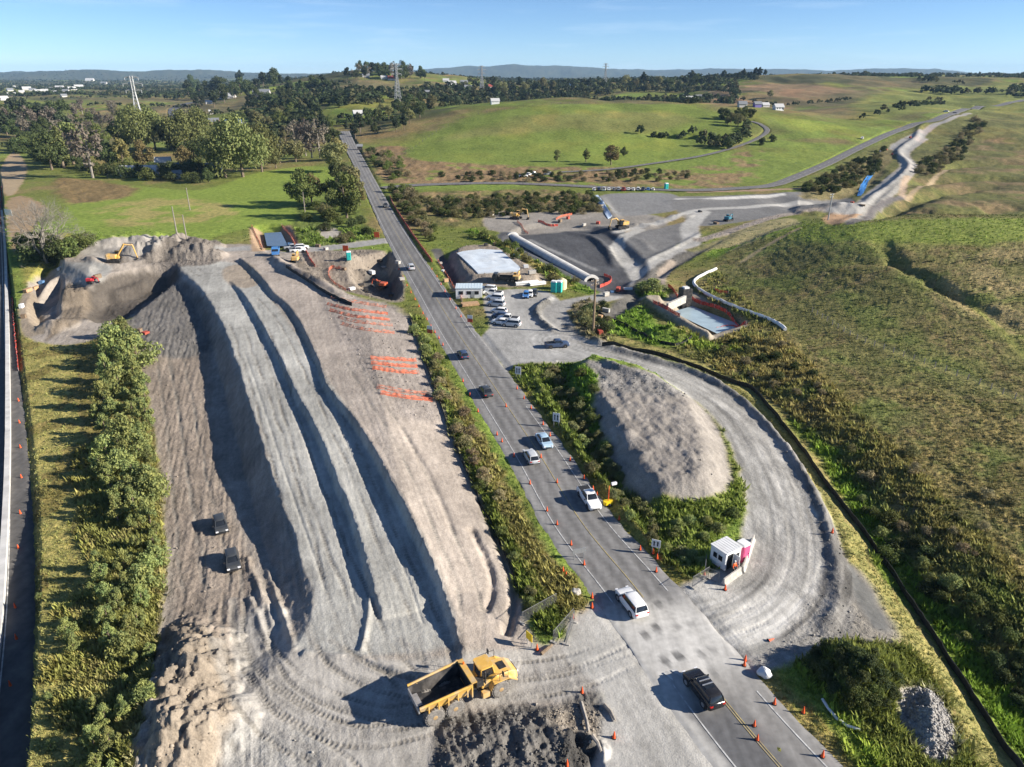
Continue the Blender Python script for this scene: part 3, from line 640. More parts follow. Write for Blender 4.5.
# mound and the grass round its foot
paint([(572, 372), (604, 362), (655, 374), (700, 404), (726, 445), (733, 486), (722, 504), (694, 508), (655, 506), (626, 488), (606, 456), (590, 420)], (.290, .266, .238), .02, .42, .10, .6, .9, zone=3, seed=100)
paint([(590, 362), (650, 374), (690, 400), (640, 394), (600, 384)], (.24, .23, .215), 0, .8, .1, 1.2, 1, zone=3, seed=101)
paint([(560, 362), (590, 366), (600, 386), (592, 400), (606, 440), (600, 452), (575, 400)], (.070, .125, .022), 1, re=.3, soft=.7, wob=.9, seed=102, zone=0)
stripe([(655, 508), (696, 514), (728, 504), (742, 484), (732, 440), (708, 408), (660, 376), (618, 364)], [1.5, 2.0, 1.9, 1.7, 1.2, .9, .7, .3], (.105, .145, .038), 1, re=.3, soft=.5, wob=.7, seed=103, zone=0)
paint([(660, 512), (730, 504), (746, 490), (744, 510), (715, 540), (708, 580), (690, 582), (668, 540)], (.100, .138, .038), 1, re=.45, soft=.6, wob=.7, seed=104, zone=0)
# haul road
HR = [(560, 340), (596, 350), (640, 363), (690, 384), (735, 414), (768, 458), (788, 505), (792, 550), (778, 590), (740, 618), (690, 632)]
stripe(HR, [4.2, 3.6, 3.6, 3.8, 4.2, 5.0, 5.6, 6.2, 6.8, 7.2, 7], (.355, .345, .318), 0, .25, .04, .5, .5, zone=2, seed=110)
stripe([(p[0] + 1, p[1]) for p in HR], [.5] * 11, (.42, .405, .37), 0, .2, .03, .6, .5, zone=2, seed=111, amt=.6)
for o, hw in ((-1.6, .35), (1.5, .35), (2.6, .3), (-2.7, .3)):
    P_ = smooth_line(W(HR, None), 4); T_ = np.gradient(P_, axis=0); T_ /= np.linalg.norm(T_, axis=1)[:, None]
    Q_ = P_ + o * np.stack([-T_[:, 1], T_[:, 0]], 1)
    sel = _bbox(Q_, 2); x, y = GX[sel], GY[sel]; d, _, _ = seg_dist(x, y, Q_)
    _apply(sel, (.5 * sstep(.25, -.15, d - hw + .3 * fbm(x / 1.5, y / 1.5, 2, 112))).astype(np.float32), (.27, .262, .242), 0, .3, .03, 2)
stripe([(586, 340), (640, 357), (690, 371), (735, 394), (772, 429), (801, 467), (824, 509), (836, 550), (838, 598), (822, 630)], [.6, .8, .8, .9, .9, 1.0, 1.1, 1.3, 1.9, 2.2], (.215, .208, .195), 0, .5, .14, .4, .6, zone=2, seed=115)
paint([(780, 600), (838, 600), (850, 625), (800, 660), (760, 668), (745, 655)], (.27, .26, .24), 0, .55, .10, .8, 1.0, zone=2, seed=116)
paint([(560, 640), (600, 600), (640, 590), (700, 595), (760, 588), (800, 600), (780, 640), (752, 662), (725, 664), (700, 1000), (560, 1000), (600, 710), (585, 670)], (.43, .418, .385), 0, .12, .02, .6, .6, zone=2, seed=117)
# yard and loop at the junction
paint([(476, 345), (490, 326), (484, 300), (500, 290), (548, 292), (566, 312), (580, 336), (604, 352), (575, 362), (520, 364), (505, 372), (496, 358)], (.345, .340, .322), 0, .15, .03, .5, .5, zone=2, seed=120)
stripe([(600, 346), (566, 330), (548, 314), (560, 306), (600, 298), (636, 290), (656, 276), (664, 258)], [3.4, 3.6, 4.2, 3.6, 3.4, 3.6, 3.6, 3.4], (.32, .312, .292), 0, .3, .05, .5, .4, zone=2, seed=121)
stripe([(548, 300), (536, 312), (548, 326)], 1.0, (.20, .195, .18), 0, .8, .1, .6, .5, zone=2, seed=122)
stripe([(566, 326), (590, 334), (606, 344)], 1.1, (.18, .172, .16), 0, .9, .1, .6, .5, zone=2, seed=123)
paint([(572, 306), (592, 300), (606, 318), (612, 338), (596, 340), (576, 330)], (.13, .125, .08), .6, .5, .4, .8, .8, seed=124, zone=0)
paint([(452, 252), (478, 245), (503, 250), (541, 274), (538, 286), (470, 284), (450, 268)], (.30, .255, .205), 0, .7, .12, .5, .5, zone=1, seed=125)
stripe([(436, 250), (446, 268), (458, 290)], 1.7, (.10, .098, .095), 0, .4, .05, .5, .4, zone=1, seed=126)
stripe([(470, 232), (520, 252), (560, 278), (590, 292)], [2, 3, 3.4, 2.6], (.085, .145, .03), 1, re=.4, soft=1.2, wob=1, seed=127)
stripe([(486, 236), (525, 258), (568, 286)], [1.0, 1.4, 1.0], (.21, .18, .085), 1, re=.3, soft=1.2, wob=1.4, seed=128)
# culvert cutting, platforms, valley road
paint([(498, 236), (522, 222), (606, 224), (644, 248), (656, 272), (642, 294), (604, 294), (556, 270), (516, 250)], (.090, .092, .098), 0, .3, .05, .8, .6, zone=1, seed=130)  # shade in the cutting is painted into its floor as near-black
stripe([(530, 240), (560, 254), (596, 270)], .9, (.24, .24, .235), 0, .2, .03, .6, .3, zone=1, seed=159)
paint([(484, 218), (500, 212), (640, 214), (668, 222), (640, 232), (606, 226), (500, 232)], (.27, .25, .22), 0, .3, .05, 1, .8, zone=1, seed=131)
paint([(600, 196), (628, 193), (672, 194), (682, 206), (668, 212), (622, 216), (610, 208)], (.22, .22, .215), 0, .5, .08, .8, .6, zone=1, seed=132)
paint([(620, 240), (660, 228), (690, 222), (690, 236), (664, 254), (640, 270), (626, 258)], (.185, .183, .178), 0, .4, .06, 1, .8, zone=1, seed=133)
paint([(672, 198), (720, 196), (790, 192), (846, 196), (850, 206), (800, 212), (740, 222), (700, 226), (684, 216)], (.19, .188, .182), 0, .4, .06, 1.2, 1, zone=1, seed=134)
stripe([(678, 199), (730, 198), (782, 194)], 1.8, (.52, .51, .48), 0, .2, .04, .8, .6, zone=1, seed=135)
stripe([(616, 232), (660, 222), (700, 210), (750, 207), (810, 204), (848, 204)], [1.8, 2.2, 2.5, 2.8, 2.8, 2.8], (.42, .41, .38), 0, .2, .03, 1, .6, zone=2, seed=136)
stripe([(640, 230), (622, 238), (618, 252), (636, 272), (644, 282)], [2.0, 2.4, 2.6, 2.8, 2.8], (.42, .41, .38), 0, .2, .03, .8, .6, zone=2, seed=137)
stripe([(640, 284), (662, 260), (690, 244), (690, 226), (704, 212)], [3.0, 3.2, 3.4, 3.4, 3], (.42, .41, .38), 0, .2, .03, .8, .6, zone=2, seed=138)
stripe([(700, 240), (740, 228), (790, 214), (850, 208)], 2.6, (.33, .29, .25), .05, .9, .2, 1.2, 1, zone=1, seed=139)
stripe([(604, 322), (632, 300), (655, 276), (690, 255), (735, 236)], 2.6, (.11, .108, .10), .1, .6, .1, 1, .8, zone=1, seed=138)
stripe([(690, 250), (740, 234), (790, 220)], 1.6, (.085, .10, .05), 1, re=.2, soft=1, seed=140)
paint([(706, 248), (740, 230), (790, 218), (800, 224), (770, 236), (720, 254)], (.165, .175, .095), 1, re=.1, soft=1, wob=.8, seed=141)
paint([(826, 216), (846, 205), (866, 207), (868, 213), (846, 222), (826, 222)], ORANGE, 0, .5, .08, 1.2, 1, zone=1, seed=142)
stripe([(836, 210), (862, 203), (880, 190), (900, 174), (910, 164), (903, 154), (908, 146), (920, 138)], [4, 5, 5.5, 6, 5, 4, 5, 5.5], (.36, .35, .325), 0, .3, .04, 1.2, .8, zone=2, seed=143)
paint([(890, 146), (912, 134), (922, 130), (924, 140), (910, 150), (896, 154)], (.31, .305, .29), 0, .3, .05, 1.5, 1, zone=2, seed=144)
stripe([(916, 140), (930, 128), (950, 119), (970, 113)], [3, 3, 2.6, 2], (.33, .32, .30), 0, .3, .04, 1.2, .8, zone=2, seed=145)
stripe([(846, 222), (872, 206), (892, 190), (912, 172)], [.5, 2.2, 2.6, 1], (.29, .28, .255), 0, .6, .08, 1, .8, zone=1, seed=146)
paint([(800, 196), (840, 172), (880, 150), (896, 152), (880, 176), (860, 192), (840, 200)], (.105, .108, .055), 1, re=.7, soft=2, wob=3, ws=8, seed=147)
stripe([(690, 192), (760, 190), (810, 188)], 1.8, (.33, .23, .165), .1, .4, .05, 1, .6, seed=148)
paint([(640, 300), (664, 296), (690, 292), (714, 304), (748, 322), (722, 336), (700, 338)], (.36, .315, .25), .05, .3, .06, .8, .6, zone=1, seed=149)
paint([(676, 300), (716, 304), (750, 322), (728, 326)], (.10, .115, .06), .8, .2, .1, .8, .5, seed=150)
paint([(604, 330), (640, 306), (668, 328), (690, 345), (660, 346), (626, 338)], (.085, .150, .028), 1, re=.35, soft=1, wob=.8, seed=151, zone=0)
paint([(634, 288), (648, 282), (670, 290), (664, 300), (640, 298)], (.09, .145, .03), 1, re=.4, soft=1, wob=.8, seed=152, zone=0)
stripe([(672, 262), (662, 276), (660, 290)], 1.6, (.30, .255, .21), 0, .3, .05, .8, .6, seed=153)
paint([(800, 224), (740, 246), (716, 258), (712, 250), (770, 236)], (.10, .17, .03), 1, re=.25, soft=1, wob=.8, seed=154)
stripe([(742, 262), (760, 250), (800, 228)], .8, (.25, .21, .14), .6, .2, .05, .7, .4, seed=155)
stripe([(850, 224), (880, 206), (908, 196)], 1.6, (.10, .10, .10), .3, .2, .05, 1, .6, seed=156)
stripe([(906, 200), (930, 184), (946, 170)], 1.2, (.30, .25, .16), .3, .2, .05, 1, .6, seed=157)
stripe([(902, 196), (904, 182), (908, 176)], 1.5, (.33, .27, .2), .3, .2, .05, 1, .6, seed=158)

P_ = smooth_line(W(HR, None), 4); sel = _bbox(P_, 9); d, par, side = seg_dist(GX[sel], GY[sel], P_); L_ = np.concatenate([[0], np.cumsum(np.linalg.norm(np.diff(P_, axis=0), axis=1))])
s_ = np.interp(par, np.arange(len(P_)), L_); st = fbm(d * side / .55 + .7 * np.sin(s_ / 9), s_ / 9, 3, 560) + .5 * fbm(d * side / 1.6, s_ / 16, 2, 561)
ALB[sel] *= (1 + .5 * st * (ZONE[sel] == 2) * sstep(8.5, 7, d))[..., None]
brn = (ALB[..., 0] > ALB[..., 1] * 1.04)[..., None] * GR[..., None] * sstep(260, 200, GY)[..., None]
ALB *= 1 + brn * (np.array([.86, 1.02, .80], np.float32) - 1)
G_ = GR[..., None]; ALB *= 1 + G_ * (np.array([1.55, 1.42, 1.45], np.float32) - 1)
# --- fine relief: streaks along the run of the embankment, clods, tussocks
rc, rs = math.cos(.32), math.sin(.32)
ru, rv = GX * rc + GY * rs, -GX * rs + GY * rc            # across / along the highway
near = sstep(420, 200, GY)
streak = fbm(ru / .34, rv / 7.0 + .6 * fbm(ru / 3, rv / 3, 2, 399), 3, 401)
earth = (1 - GR)
GZ += near * earth * np.minimum(RE, .2) * .75 * streak * ((ZONE == 1) | (ZONE == 3))
clod = fbm(GX / .55, GY / .55, 3, 402)
cl2 = ridged(GX / 1.7, GY / 1.7, 2, 403)
GZ += near * CL * RE * (.9 * clod + .6 * cl2 + .5 * vnoise(GX / .27, GY / .27, 398))
GZ += near * GR * RE * .62 * (.8 * fbm(GX / .7, GY / .9, 3, 404) + .55 * ridged(GX / 2.2 + .25 * GY / 2.6, GY / 2.8, 3, 405))
mid = sstep(150, 300, GY) * sstep(2500, 1200, GY)
GZ += mid * GR * np.minimum(RE, .6) * 1.6 * fbm(GX / 5, GY / 7, 3, 406)
# terracettes trodden across the hillside
cs = sstep(-4, 8, GX - np.interp(GY, [40, 80, 110, 150, 190, 240], [90, 54, 48, 48, 52, 64])) * sstep(45, 90, GY) * sstep(300, 230, GY) * GR
tq = GZ * 1.1 + .035 * GX + .012 * GY + .7 * fbm(GX / 14, GY / 14, 2, 407)
GZ += cs * .07 * np.sin(tq * 5.2 + 1.5 * fbm(GX / 6, GY / 6, 2, 412)) * (.5 + .5 * vnoise(GX / 12, GY / 12, 408))
blot = fbm(GX / 7, GY / 7, 3, 420); damp = sstep(.1, .5, fbm(GX / 19, GY / 19, 3, 421))
ALB *= (1 + earth * near * (.17 * blot - .16 * damp))[..., None]
ALB *= (1 + earth * near * .10 * fbm(ru / 1.4, rv / 30, 3, 422))[..., None]
mott = fbm(GX / 26, GY / 40, 4, 430); slope_dry = fbm(GX / 9, GY / 16, 3, 431)
ALB *= (1 + sstep(380, 600, GY) * (.30 * mott + .20 * slope_dry))[..., None]
ALB *= 1 + (sstep(380, 600, GY) * sstep(0, .4, mott))[..., None] * (np.array([1.12, .98, .95], np.float32) - 1)
ALB *= (1 + (.16 * fbm(GX / .6, GY / .6, 2, 409) + .14 * fbm(GX / 3.1, GY / 3.1, 2, 410)) * near + .12 * fbm(GX / 11, GY / 11, 2, 411))[..., None]
ALB *= (1 + .16 * near * earth * streak)[..., None]
# ------------------------------------------------------------------ materials
MATS = {}
def nt_new(name):
    m = D.materials.new(name); m.use_nodes = True
    nt = m.node_tree; b = nt.nodes['Principled BSDF']
    return m, nt, b
def mat(name, col, rough=.7, metal=0.0, var=.12, scale=3.0, bump=0.0, bscale=20.0, spec=.3, dirt=None, dirt_amt=.35, emit=0, alpha=1, coord='Object'):
    """plain procedural surface: colour broken up by two noises, optional grime and bump"""
    if name in MATS: return MATS[name]
    m, nt, b = nt_new(name); N, L = nt.nodes, nt.links
    tc = N.new('ShaderNodeTexCoord')
    n = N.new('ShaderNodeTexNoise'); n.inputs['Scale'].default_value = scale; n.inputs['Detail'].default_value = 4
    L.new(tc.outputs[coord], n.inputs['Vector'])
    r = N.new('ShaderNodeMapRange'); r.inputs['From Min'].default_value = .3; r.inputs['From Max'].default_value = .7
    r.inputs['To Min'].default_value = 1 - var; r.inputs['To Max'].default_value = 1 + var
    L.new(n.outputs['Fac'], r.inputs['Value'])
    mx = N.new('ShaderNodeMix'); mx.data_type = 'RGBA'; mx.blend_type = 'MULTIPLY'; mx.inputs[0].default_value = 1
    mx.inputs[6].default_value = (*col, 1); L.new(r.outputs[0], mx.inputs[7])
    out = mx.outputs[2]
    if dirt:
        n2 = N.new('ShaderNodeTexNoise'); n2.inputs['Scale'].default_value = scale * .6; n2.inputs['Detail'].default_value = 6
        L.new(tc.outputs[coord], n2.inputs['Vector'])
        r2 = N.new('ShaderNodeMapRange'); r2.inputs['From Min'].default_value = .45; r2.inputs['From Max'].default_value = .7; r2.inputs['To Max'].default_value = dirt_amt
        L.new(n2.outputs['Fac'], r2.inputs['Value'])
        m2 = N.new('ShaderNodeMix'); m2.data_type = 'RGBA'; L.new(r2.outputs[0], m2.inputs[0])
        L.new(out, m2.inputs[6]); m2.inputs[7].default_value = (*dirt, 1); out = m2.outputs[2]
    L.new(out, b.inputs['Base Color'])
    b.inputs['Roughness'].default_value = rough; b.inputs['Metallic'].default_value = metal
    b.inputs['Specular IOR Level'].default_value = spec
    if bump:
        n3 = N.new('ShaderNodeTexNoise'); n3.inputs['Scale'].default_value = bscale; n3.inputs['Detail'].default_value = 3
        L.new(tc.outputs[coord], n3.inputs['Vector'])
        bp = N.new('ShaderNodeBump'); bp.inputs['Strength'].default_value = bump; bp.inputs['Distance'].default_value = .05
        L.new(n3.outputs['Fac'], bp.inputs['Height']); L.new(bp.outputs[0], b.inputs['Normal'])
    if emit:
        b.inputs['Emission Color'].default_value = (*col, 1); b.inputs['Emission Strength'].default_value = emit
    MATS[name] = m
    return m

def ground_material():
    m, nt, b = nt_new('ground_cover'); N, L = nt.nodes, nt.links
    a = N.new('ShaderNodeAttribute'); a.attribute_name = 'albedo'
    c = N.new('ShaderNodeAttribute'); c.attribute_name = 'cover'      # r grassy, g loose, b relief
    sep = N.new('ShaderNodeSeparateColor'); L.new(c.outputs['Color'], sep.inputs[0])
    g = N.new('ShaderNodeNewGeometry')
    def noise(scale, detail, stretch=None):
        n = N.new('ShaderNodeTexNoise'); n.inputs['Scale'].default_value = scale; n.inputs['Detail'].default_value = detail
        if stretch:
            mp = N.new('ShaderNodeMapping'); mp.inputs['Rotation'].default_value = (0, 0, -.32); mp.inputs['Scale'].default_value = stretch
            L.new(g.outputs['Position'], mp.inputs['Vector']); L.new(mp.outputs[0], n.inputs['Vector'])
        else: L.new(g.outputs['Position'], n.inputs['Vector'])
        return n.outputs['Fac']
    def math_(op, x, y):
        k = N.new('ShaderNodeMath'); k.operation = op
        for i, q in enumerate((x, y)):
            if isinstance(q, (int, float)): k.inputs[i].default_value = q
            else: L.new(q, k.inputs[i])
        return k.outputs[0]
    fine, mid_, big = noise(3.2, 5), noise(.55, 4), noise(.09, 3)
    # grass: pull towards straw or towards dark green by clump
    hue = N.new('ShaderNodeMix'); hue.data_type = 'RGBA'; hue.blend_type = 'MULTIPLY'
    rr = N.new('ShaderNodeValToRGB'); L.new(math_('ADD', math_('MULTIPLY', fine, .55), math_('MULTIPLY', mid_, .45)), rr.inputs[0])
    e = rr.color_ramp.elements; e[0].position = .33; e[0].color = (.42, .52, .42, 1); e[1].position = .66; e[1].color = (1.75, 1.45, 1.35, 1)
    L.new(sep.outputs[0], hue.inputs[0]); L.new(a.outputs['Color'], hue.inputs[6]); L.new(rr.outputs[0], hue.inputs[7])
    # earth: pebbles, damp blotches, streaks
    r2 = N.new('ShaderNodeValToRGB')
    L.new(math_('ADD', math_('MULTIPLY', noise(5.5, 6), .5), math_('ADD', math_('MULTIPLY', mid_, .25), math_('MULTIPLY', noise(1.0, 5, (1.6, .16, 1)), .25))), r2.inputs[0])
    e = r2.color_ramp.elements; e[0].position = .36; e[0].color = (.50, .49, .48, 1); e[1].position = .60; e[1].color = (1.20, 1.19, 1.17, 1)
    ea = N.new('ShaderNodeMix'); ea.data_type = 'RGBA'; ea.blend_type = 'MULTIPLY'
    inv = math_('SUBTRACT', 1, sep.outputs[0]); L.new(math_('MULTIPLY', inv, math_('ADD', .34, math_('MULTIPLY', sep.outputs[1], .66))), ea.inputs[0])
    L.new(hue.outputs[2], ea.inputs[6]); L.new(r2.outputs[0], ea.inputs[7])
    L.new(ea.outputs[2], b.inputs['Base Color'])
    b.inputs['Roughness'].default_value = .95; b.inputs['Specular IOR Level'].default_value = .1
    h = math_('ADD', math_('MULTIPLY', noise(2.0, 8), .75), math_('MULTIPLY', noise(6.5, 5), .35))
    bp = N.new('ShaderNodeBump'); bp.inputs['Distance'].default_value = .5
    L.new(math_('ADD', .13, math_('ADD', math_('MULTIPLY', sep.outputs[1], .55), math_('MULTIPLY', sep.outputs[0], .55))), bp.inputs['Strength'])
    L.new(h, bp.inputs['Height']); L.new(bp.outputs[0], b.inputs['Normal'])
    return m
GROUND = ground_material()

# ------------------------------------------------------------------ object helpers
def link(o): COL.objects.link(o); return o
def tag(o, label=None, cat=None, group=None, kind=None):
    for k, v in (('label', label), ('category', cat), ('group', group), ('kind', kind)):
        if v: o[k] = v
    return o
def mesh_np(name, V, F, m, parent=None, smooth=False, attrs=None, normals=None, midx=None):
    """mesh object from arrays (all faces the same size)"""
    V = np.asarray(V, np.float32); F = np.asarray(F, np.int32); k = F.shape[1]
    me = D.meshes.new(name)
    me.vertices.add(len(V)); me.vertices.foreach_set('co', V.ravel())
    me.loops.add(F.size); me.loops.foreach_set('vertex_index', F.ravel())
    me.polygons.add(len(F)); me.polygons.foreach_set('loop_start', np.arange(0, F.size, k, dtype=np.int32))
    if smooth: me.polygons.foreach_set('use_smooth', np.ones(len(F), bool))
    for q in (m if isinstance(m, (list, tuple)) else [m]): me.materials.append(q)
    if midx is not None: me.polygons.foreach_set('material_index', np.asarray(midx, np.int32))
    me.update(calc_edges=True)
    for an, A in (attrs or {}).items():
        at_ = me.color_attributes.new(an, 'FLOAT_COLOR', 'POINT')
        c = np.ones((len(V), 4), np.float32); c[:, :3] = A; at_.data.foreach_set('color', c.ravel())
    if normals is not None: me.normals_split_custom_set_from_vertices(normals)
    o = D.objects.new(name, me)
    if parent: o.parent = parent
    return link(o)

# ------------------------------------------------------------------ the ground, split by what it is
def build_ground():
    V = np.stack([GX, GY, GZ], -1).reshape(-1, 3)
    i = np.arange(NY * NX).reshape(NY, NX)
    F = np.stack([i[:-1, :-1], i[:-1, 1:], i[1:, 1:], i[1:, :-1]], -1).reshape(-1, 4)
    a = V[F[:, 2]] - V[F[:, 0]]; b = V[F[:, 3]] - V[F[:, 1]]
    fn = np.cross(a, b); vn = np.zeros_like(V)
    for k in range(4):
        for q in range(3): vn[:, q] += np.bincount(F[:, k], fn[:, q], len(V))
    vn /= np.linalg.norm(vn, axis=1)[:, None]
    zf = ZONE[:-1, :-1].reshape(-1)
    alb = ALB.reshape(-1, 3); cov = np.stack([GR, CL, RE], -1).reshape(-1, 3)
    for z, nm in ((0, 'pasture_ground'), (1, 'earthworks_ground'), (2, 'gravel_haul_road'), (3, 'stony_mound')):
        f = F[zf == z]; u, inv = np.unique(f, return_inverse=True)
        o = mesh_np(nm, V[u], inv.reshape(-1, 4), GROUND, None, True, {'albedo': alb[u], 'cover': cov[u]}, vn[u])
        tag(o, kind='structure')
# ------------------------------------------------------------------ mesh builder
class MB:
    """collects shapes and links them as one mesh object"""
    def __init__(s): s.v = []; s.f = []; s.mi = []
    def add(s, V, F, mi=0, M=None):
        k = len(s.v)
        for p in V:
            p = Vector(p); s.v.append(tuple(M @ p) if M else tuple(p))
        for q in F: s.f.append(tuple(i + k for i in q)); s.mi.append(mi)
        return s
    def box(s, c, d, M=None, mi=0, taper=(1, 1), bev=0.0, off=(0, 0)):
        """box of size d centred on c; taper scales the top; bev cuts the vertical edges"""
        x, y, z = d[0] / 2, d[1] / 2, d[2] / 2
        def ring(kx, ky, zz, ox=0, oy=0):
            a, b = x * kx, y * ky; e = min(bev, a * .9, b * .9)
            if e <= 0: R = [(-a, -b), (a, -b), (a, b), (-a, b)]
            else: R = [(-a + e, -b), (a - e, -b), (a, -b + e), (a, b - e), (a - e, b), (-a + e, b), (-a, b - e), (-a, -b + e)]
            return [(c[0] + p[0] + ox, c[1] + p[1] + oy, c[2] + zz) for p in R]
        lo = ring(1, 1, -z); hi = ring(taper[0], taper[1], z, *off); n = len(lo)
        F = [tuple(range(n))[::-1], tuple(range(n, 2 * n))] + [(i, (i + 1) % n, n + (i + 1) % n, n + i) for i in range(n)]
        return s.add(lo + hi, F, mi, M)
    def tube(s, pts, r, n=8, M=None, mi=0, cap=True):
        pts = [Vector(p) for p in pts]; V = []; F = []; m = len(pts)
        R = r if isinstance(r, (list, tuple)) else [r] * m
        prev = None
        for i, p in enumerate(pts):
            t = (pts[min(i + 1, m - 1)] - pts[max(i - 1, 0)]).normalized()
            ref = Vector((0, 0, 1)) if abs(t.z) < .95 else Vector((1, 0, 0))
            a = t.cross(ref).normalized(); b = t.cross(a)
            for k in range(n):
                w = 2 * PI * k / n
                V.append(p + (a * math.cos(w) + b * math.sin(w)) * R[i])
        for i in range(m - 1):
            for k in range(n):
                F.append((i * n + k, i * n + (k + 1) % n, (i + 1) * n + (k + 1) % n, (i + 1) * n + k))
        if cap: F.append(tuple(range(n))); F.append(tuple(range((m - 1) * n, m * n))[::-1])
        return s.add(V, F, mi, M)
    def cyl(s, c, r, h, axis='z', n=16, M=None, mi=0, r2=None):
        a = Vector({'x': (1, 0, 0), 'y': (0, 1, 0), 'z': (0, 0, 1)}[axis]) * h / 2; c = Vector(c)
        return s.tube([c - a, c + a], [r, r if r2 is None else r2], n, M, mi)
    def ring(s, c, prof, axis='x', n=20, M=None, mi=0):
        """lathe: prof is a list of (offset along the axis, radius)"""
        V = []; F = []; m = len(prof); c = Vector(c)
        for o, r in prof:
            for k in range(n):
                w = 2 * PI * k / n; q, t = r * math.cos(w), r * math.sin(w)
                V.append(c + Vector({'x': (o, q, t), 'y': (q, o, t), 'z': (q, t, o)}[axis]))
        for i in range(m - 1):
            for k in range(n): F.append((i * n + k, i * n + (k + 1) % n, (i + 1) * n + (k + 1) % n, (i + 1) * n + k))
        F.append(tuple(range(n))[::-1]); F.append(tuple(range((m - 1) * n, m * n)))
        return s.add(V, F, mi, M)
    def prism(s, outline, x0, x1, axis='x', M=None, mi=0):
        """outline (a, b) drawn in the plane across the axis, pulled from x0 to x1"""
        f = {'x': lambda o, p: (o, p[0], p[1]), 'y': lambda o, p: (p[0], o, p[1]), 'z': lambda o, p: (p[0], p[1], o)}[axis]
        n = len(outline); V = [f(x0, p) for p in outline] + [f(x1, p) for p in outline]
        F = [tuple(range(n))[::-1], tuple(range(n, 2 * n))] + [(i, (i + 1) % n, n + (i + 1) % n, n + i) for i in range(n)]
        return s.add(V, F, mi, M)
    def quad(s, a, b, c, d, M=None, mi=0): return s.add([a, b, c, d], [(0, 1, 2, 3)], mi, M)
    def loft(s, rings, M=None, mi=0, cap=True):
        n = len(rings[0]); V = [p for r in rings for p in r]; F = []
        for i in range(len(rings) - 1):
            for k in range(n): F.append((i * n + k, i * n + (k + 1) % n, (i + 1) * n + (k + 1) % n, (i + 1) * n + k))
        if cap: F.append(tuple(range(n))[::-1]); F.append(tuple(range((len(rings) - 1) * n, len(rings) * n)))
        return s.add(V, F, mi, M)
    def build(s, name, m, parent=None, smooth=False, bevel=0, fix=True):
        me = D.meshes.new(name); me.from_pydata(s.v, [], s.f)
        for q in (m if isinstance(m, (list, tuple)) else [m]): me.materials.append(q)
        if any(s.mi): me.polygons.foreach_set('material_index', s.mi)
        bm = bmesh.new(); bm.from_mesh(me)
        if fix: bmesh.ops.recalc_face_normals(bm, faces=bm.faces)
        if bevel: bmesh.ops.bevel(bm, geom=[e for e in bm.edges if len(e.link_faces) == 2 and e.calc_face_angle(0) > .5], offset=bevel, segments=1, affect='EDGES', clamp_overlap=True)
        bm.to_mesh(me); bm.free()
        if smooth:
            me.polygons.foreach_set('use_smooth', [True] * len(me.polygons))
            if hasattr(me, 'set_sharp_from_angle'): me.set_sharp_from_angle(angle=math.radians(38))
        me.update(); o = D.objects.new(name, me)
        if parent: o.parent = parent
        return link(o)
def empty(name, loc=(0, 0, 0), rz=0, label=None, cat=None, group=None, scale=None):
    o = D.objects.new(name, None); o.empty_display_size = .5
    o.location = loc; o.rotation_euler = (0, 0, rz)
    if scale: o.scale = (scale,) * 3 if isinstance(scale, (int, float)) else scale
    return tag(link(o), label, cat, group)
def children(o): return [c for c in KIDS.get(o.name, [])] if 0 else list(o.children)
def copy_tree(o, parent=None):
    c = o.copy(); link(c)
    if parent: c.parent = parent
    for ch in list(o.children): copy_tree(ch, c)
    return c
def set_mat(o, old, new):
    """give a copied thing its own colour: parts that use material old get new (mesh data copied once per colour)"""
    for q in [o] + list(o.children_recursive):
        if q.type == 'MESH' and any(sl == old for sl in q.data.materials):
            key = (q.data.name, new.name)
            if key not in _RECOL:
                me = q.data.copy()
                for i, sl in enumerate(me.materials):
                    if sl == old: me.materials[i] = new
                _RECOL[key] = me
            q.data = _RECOL[key]
_RECOL = {}
def face(dx, dy): return math.atan2(dy, dx)

# labels that single each repeat out: what it is + where it stands by something one can find
LANDMARKS = []       # (words, px, py)
_USED = {}
def wpx(p):
    """world point -> photo position"""
    x, y, z = p[0], p[1], p[2] - CAM_H
    d = y * CP - z * SP; u = y * SP + z * CP
    return 512 + FPX * x / d, 383.5 - FPX * u / d
_ORD = ['', 'second ', 'third ', 'fourth ', 'fifth ', 'sixth ', 'seventh ', 'eighth ', 'ninth ', 'tenth ']
def place_words(px, py, n=5):
    c = sorted(LANDMARKS, key=lambda l: (l[1] - px) ** 2 + ((l[2] - py) * 1.6) ** 2)[:n]
    out = []
    for w_, x, y in c:
        dx, dy = px - x, (py - y)
        if abs(dx) > abs(dy) * 1.5: rel = 'just right of' if dx > 0 else 'just left of'
        elif abs(dy) > abs(dx) * 1.5: rel = 'in front of' if dy > 0 else 'behind'
        else: rel = ('in front and right of' if dx > 0 else 'in front and left of') if dy > 0 else ('behind and right of' if dx > 0 else 'behind and left of')
        out.append(rel + ' ' + w_)
    return out
def unique_label(base, px, py):
    for k in range(10):
        for q in place_words(px, py):
            t = (base + ', ' + (_ORD[k] + 'one ' if k else '') + q)
            if t not in _USED and len(t.split()) <= 16: _USED[t] = 1; return t
    t = base + ', ' + place_words(px, py)[0]
    return ' '.join(t.split()[:16])
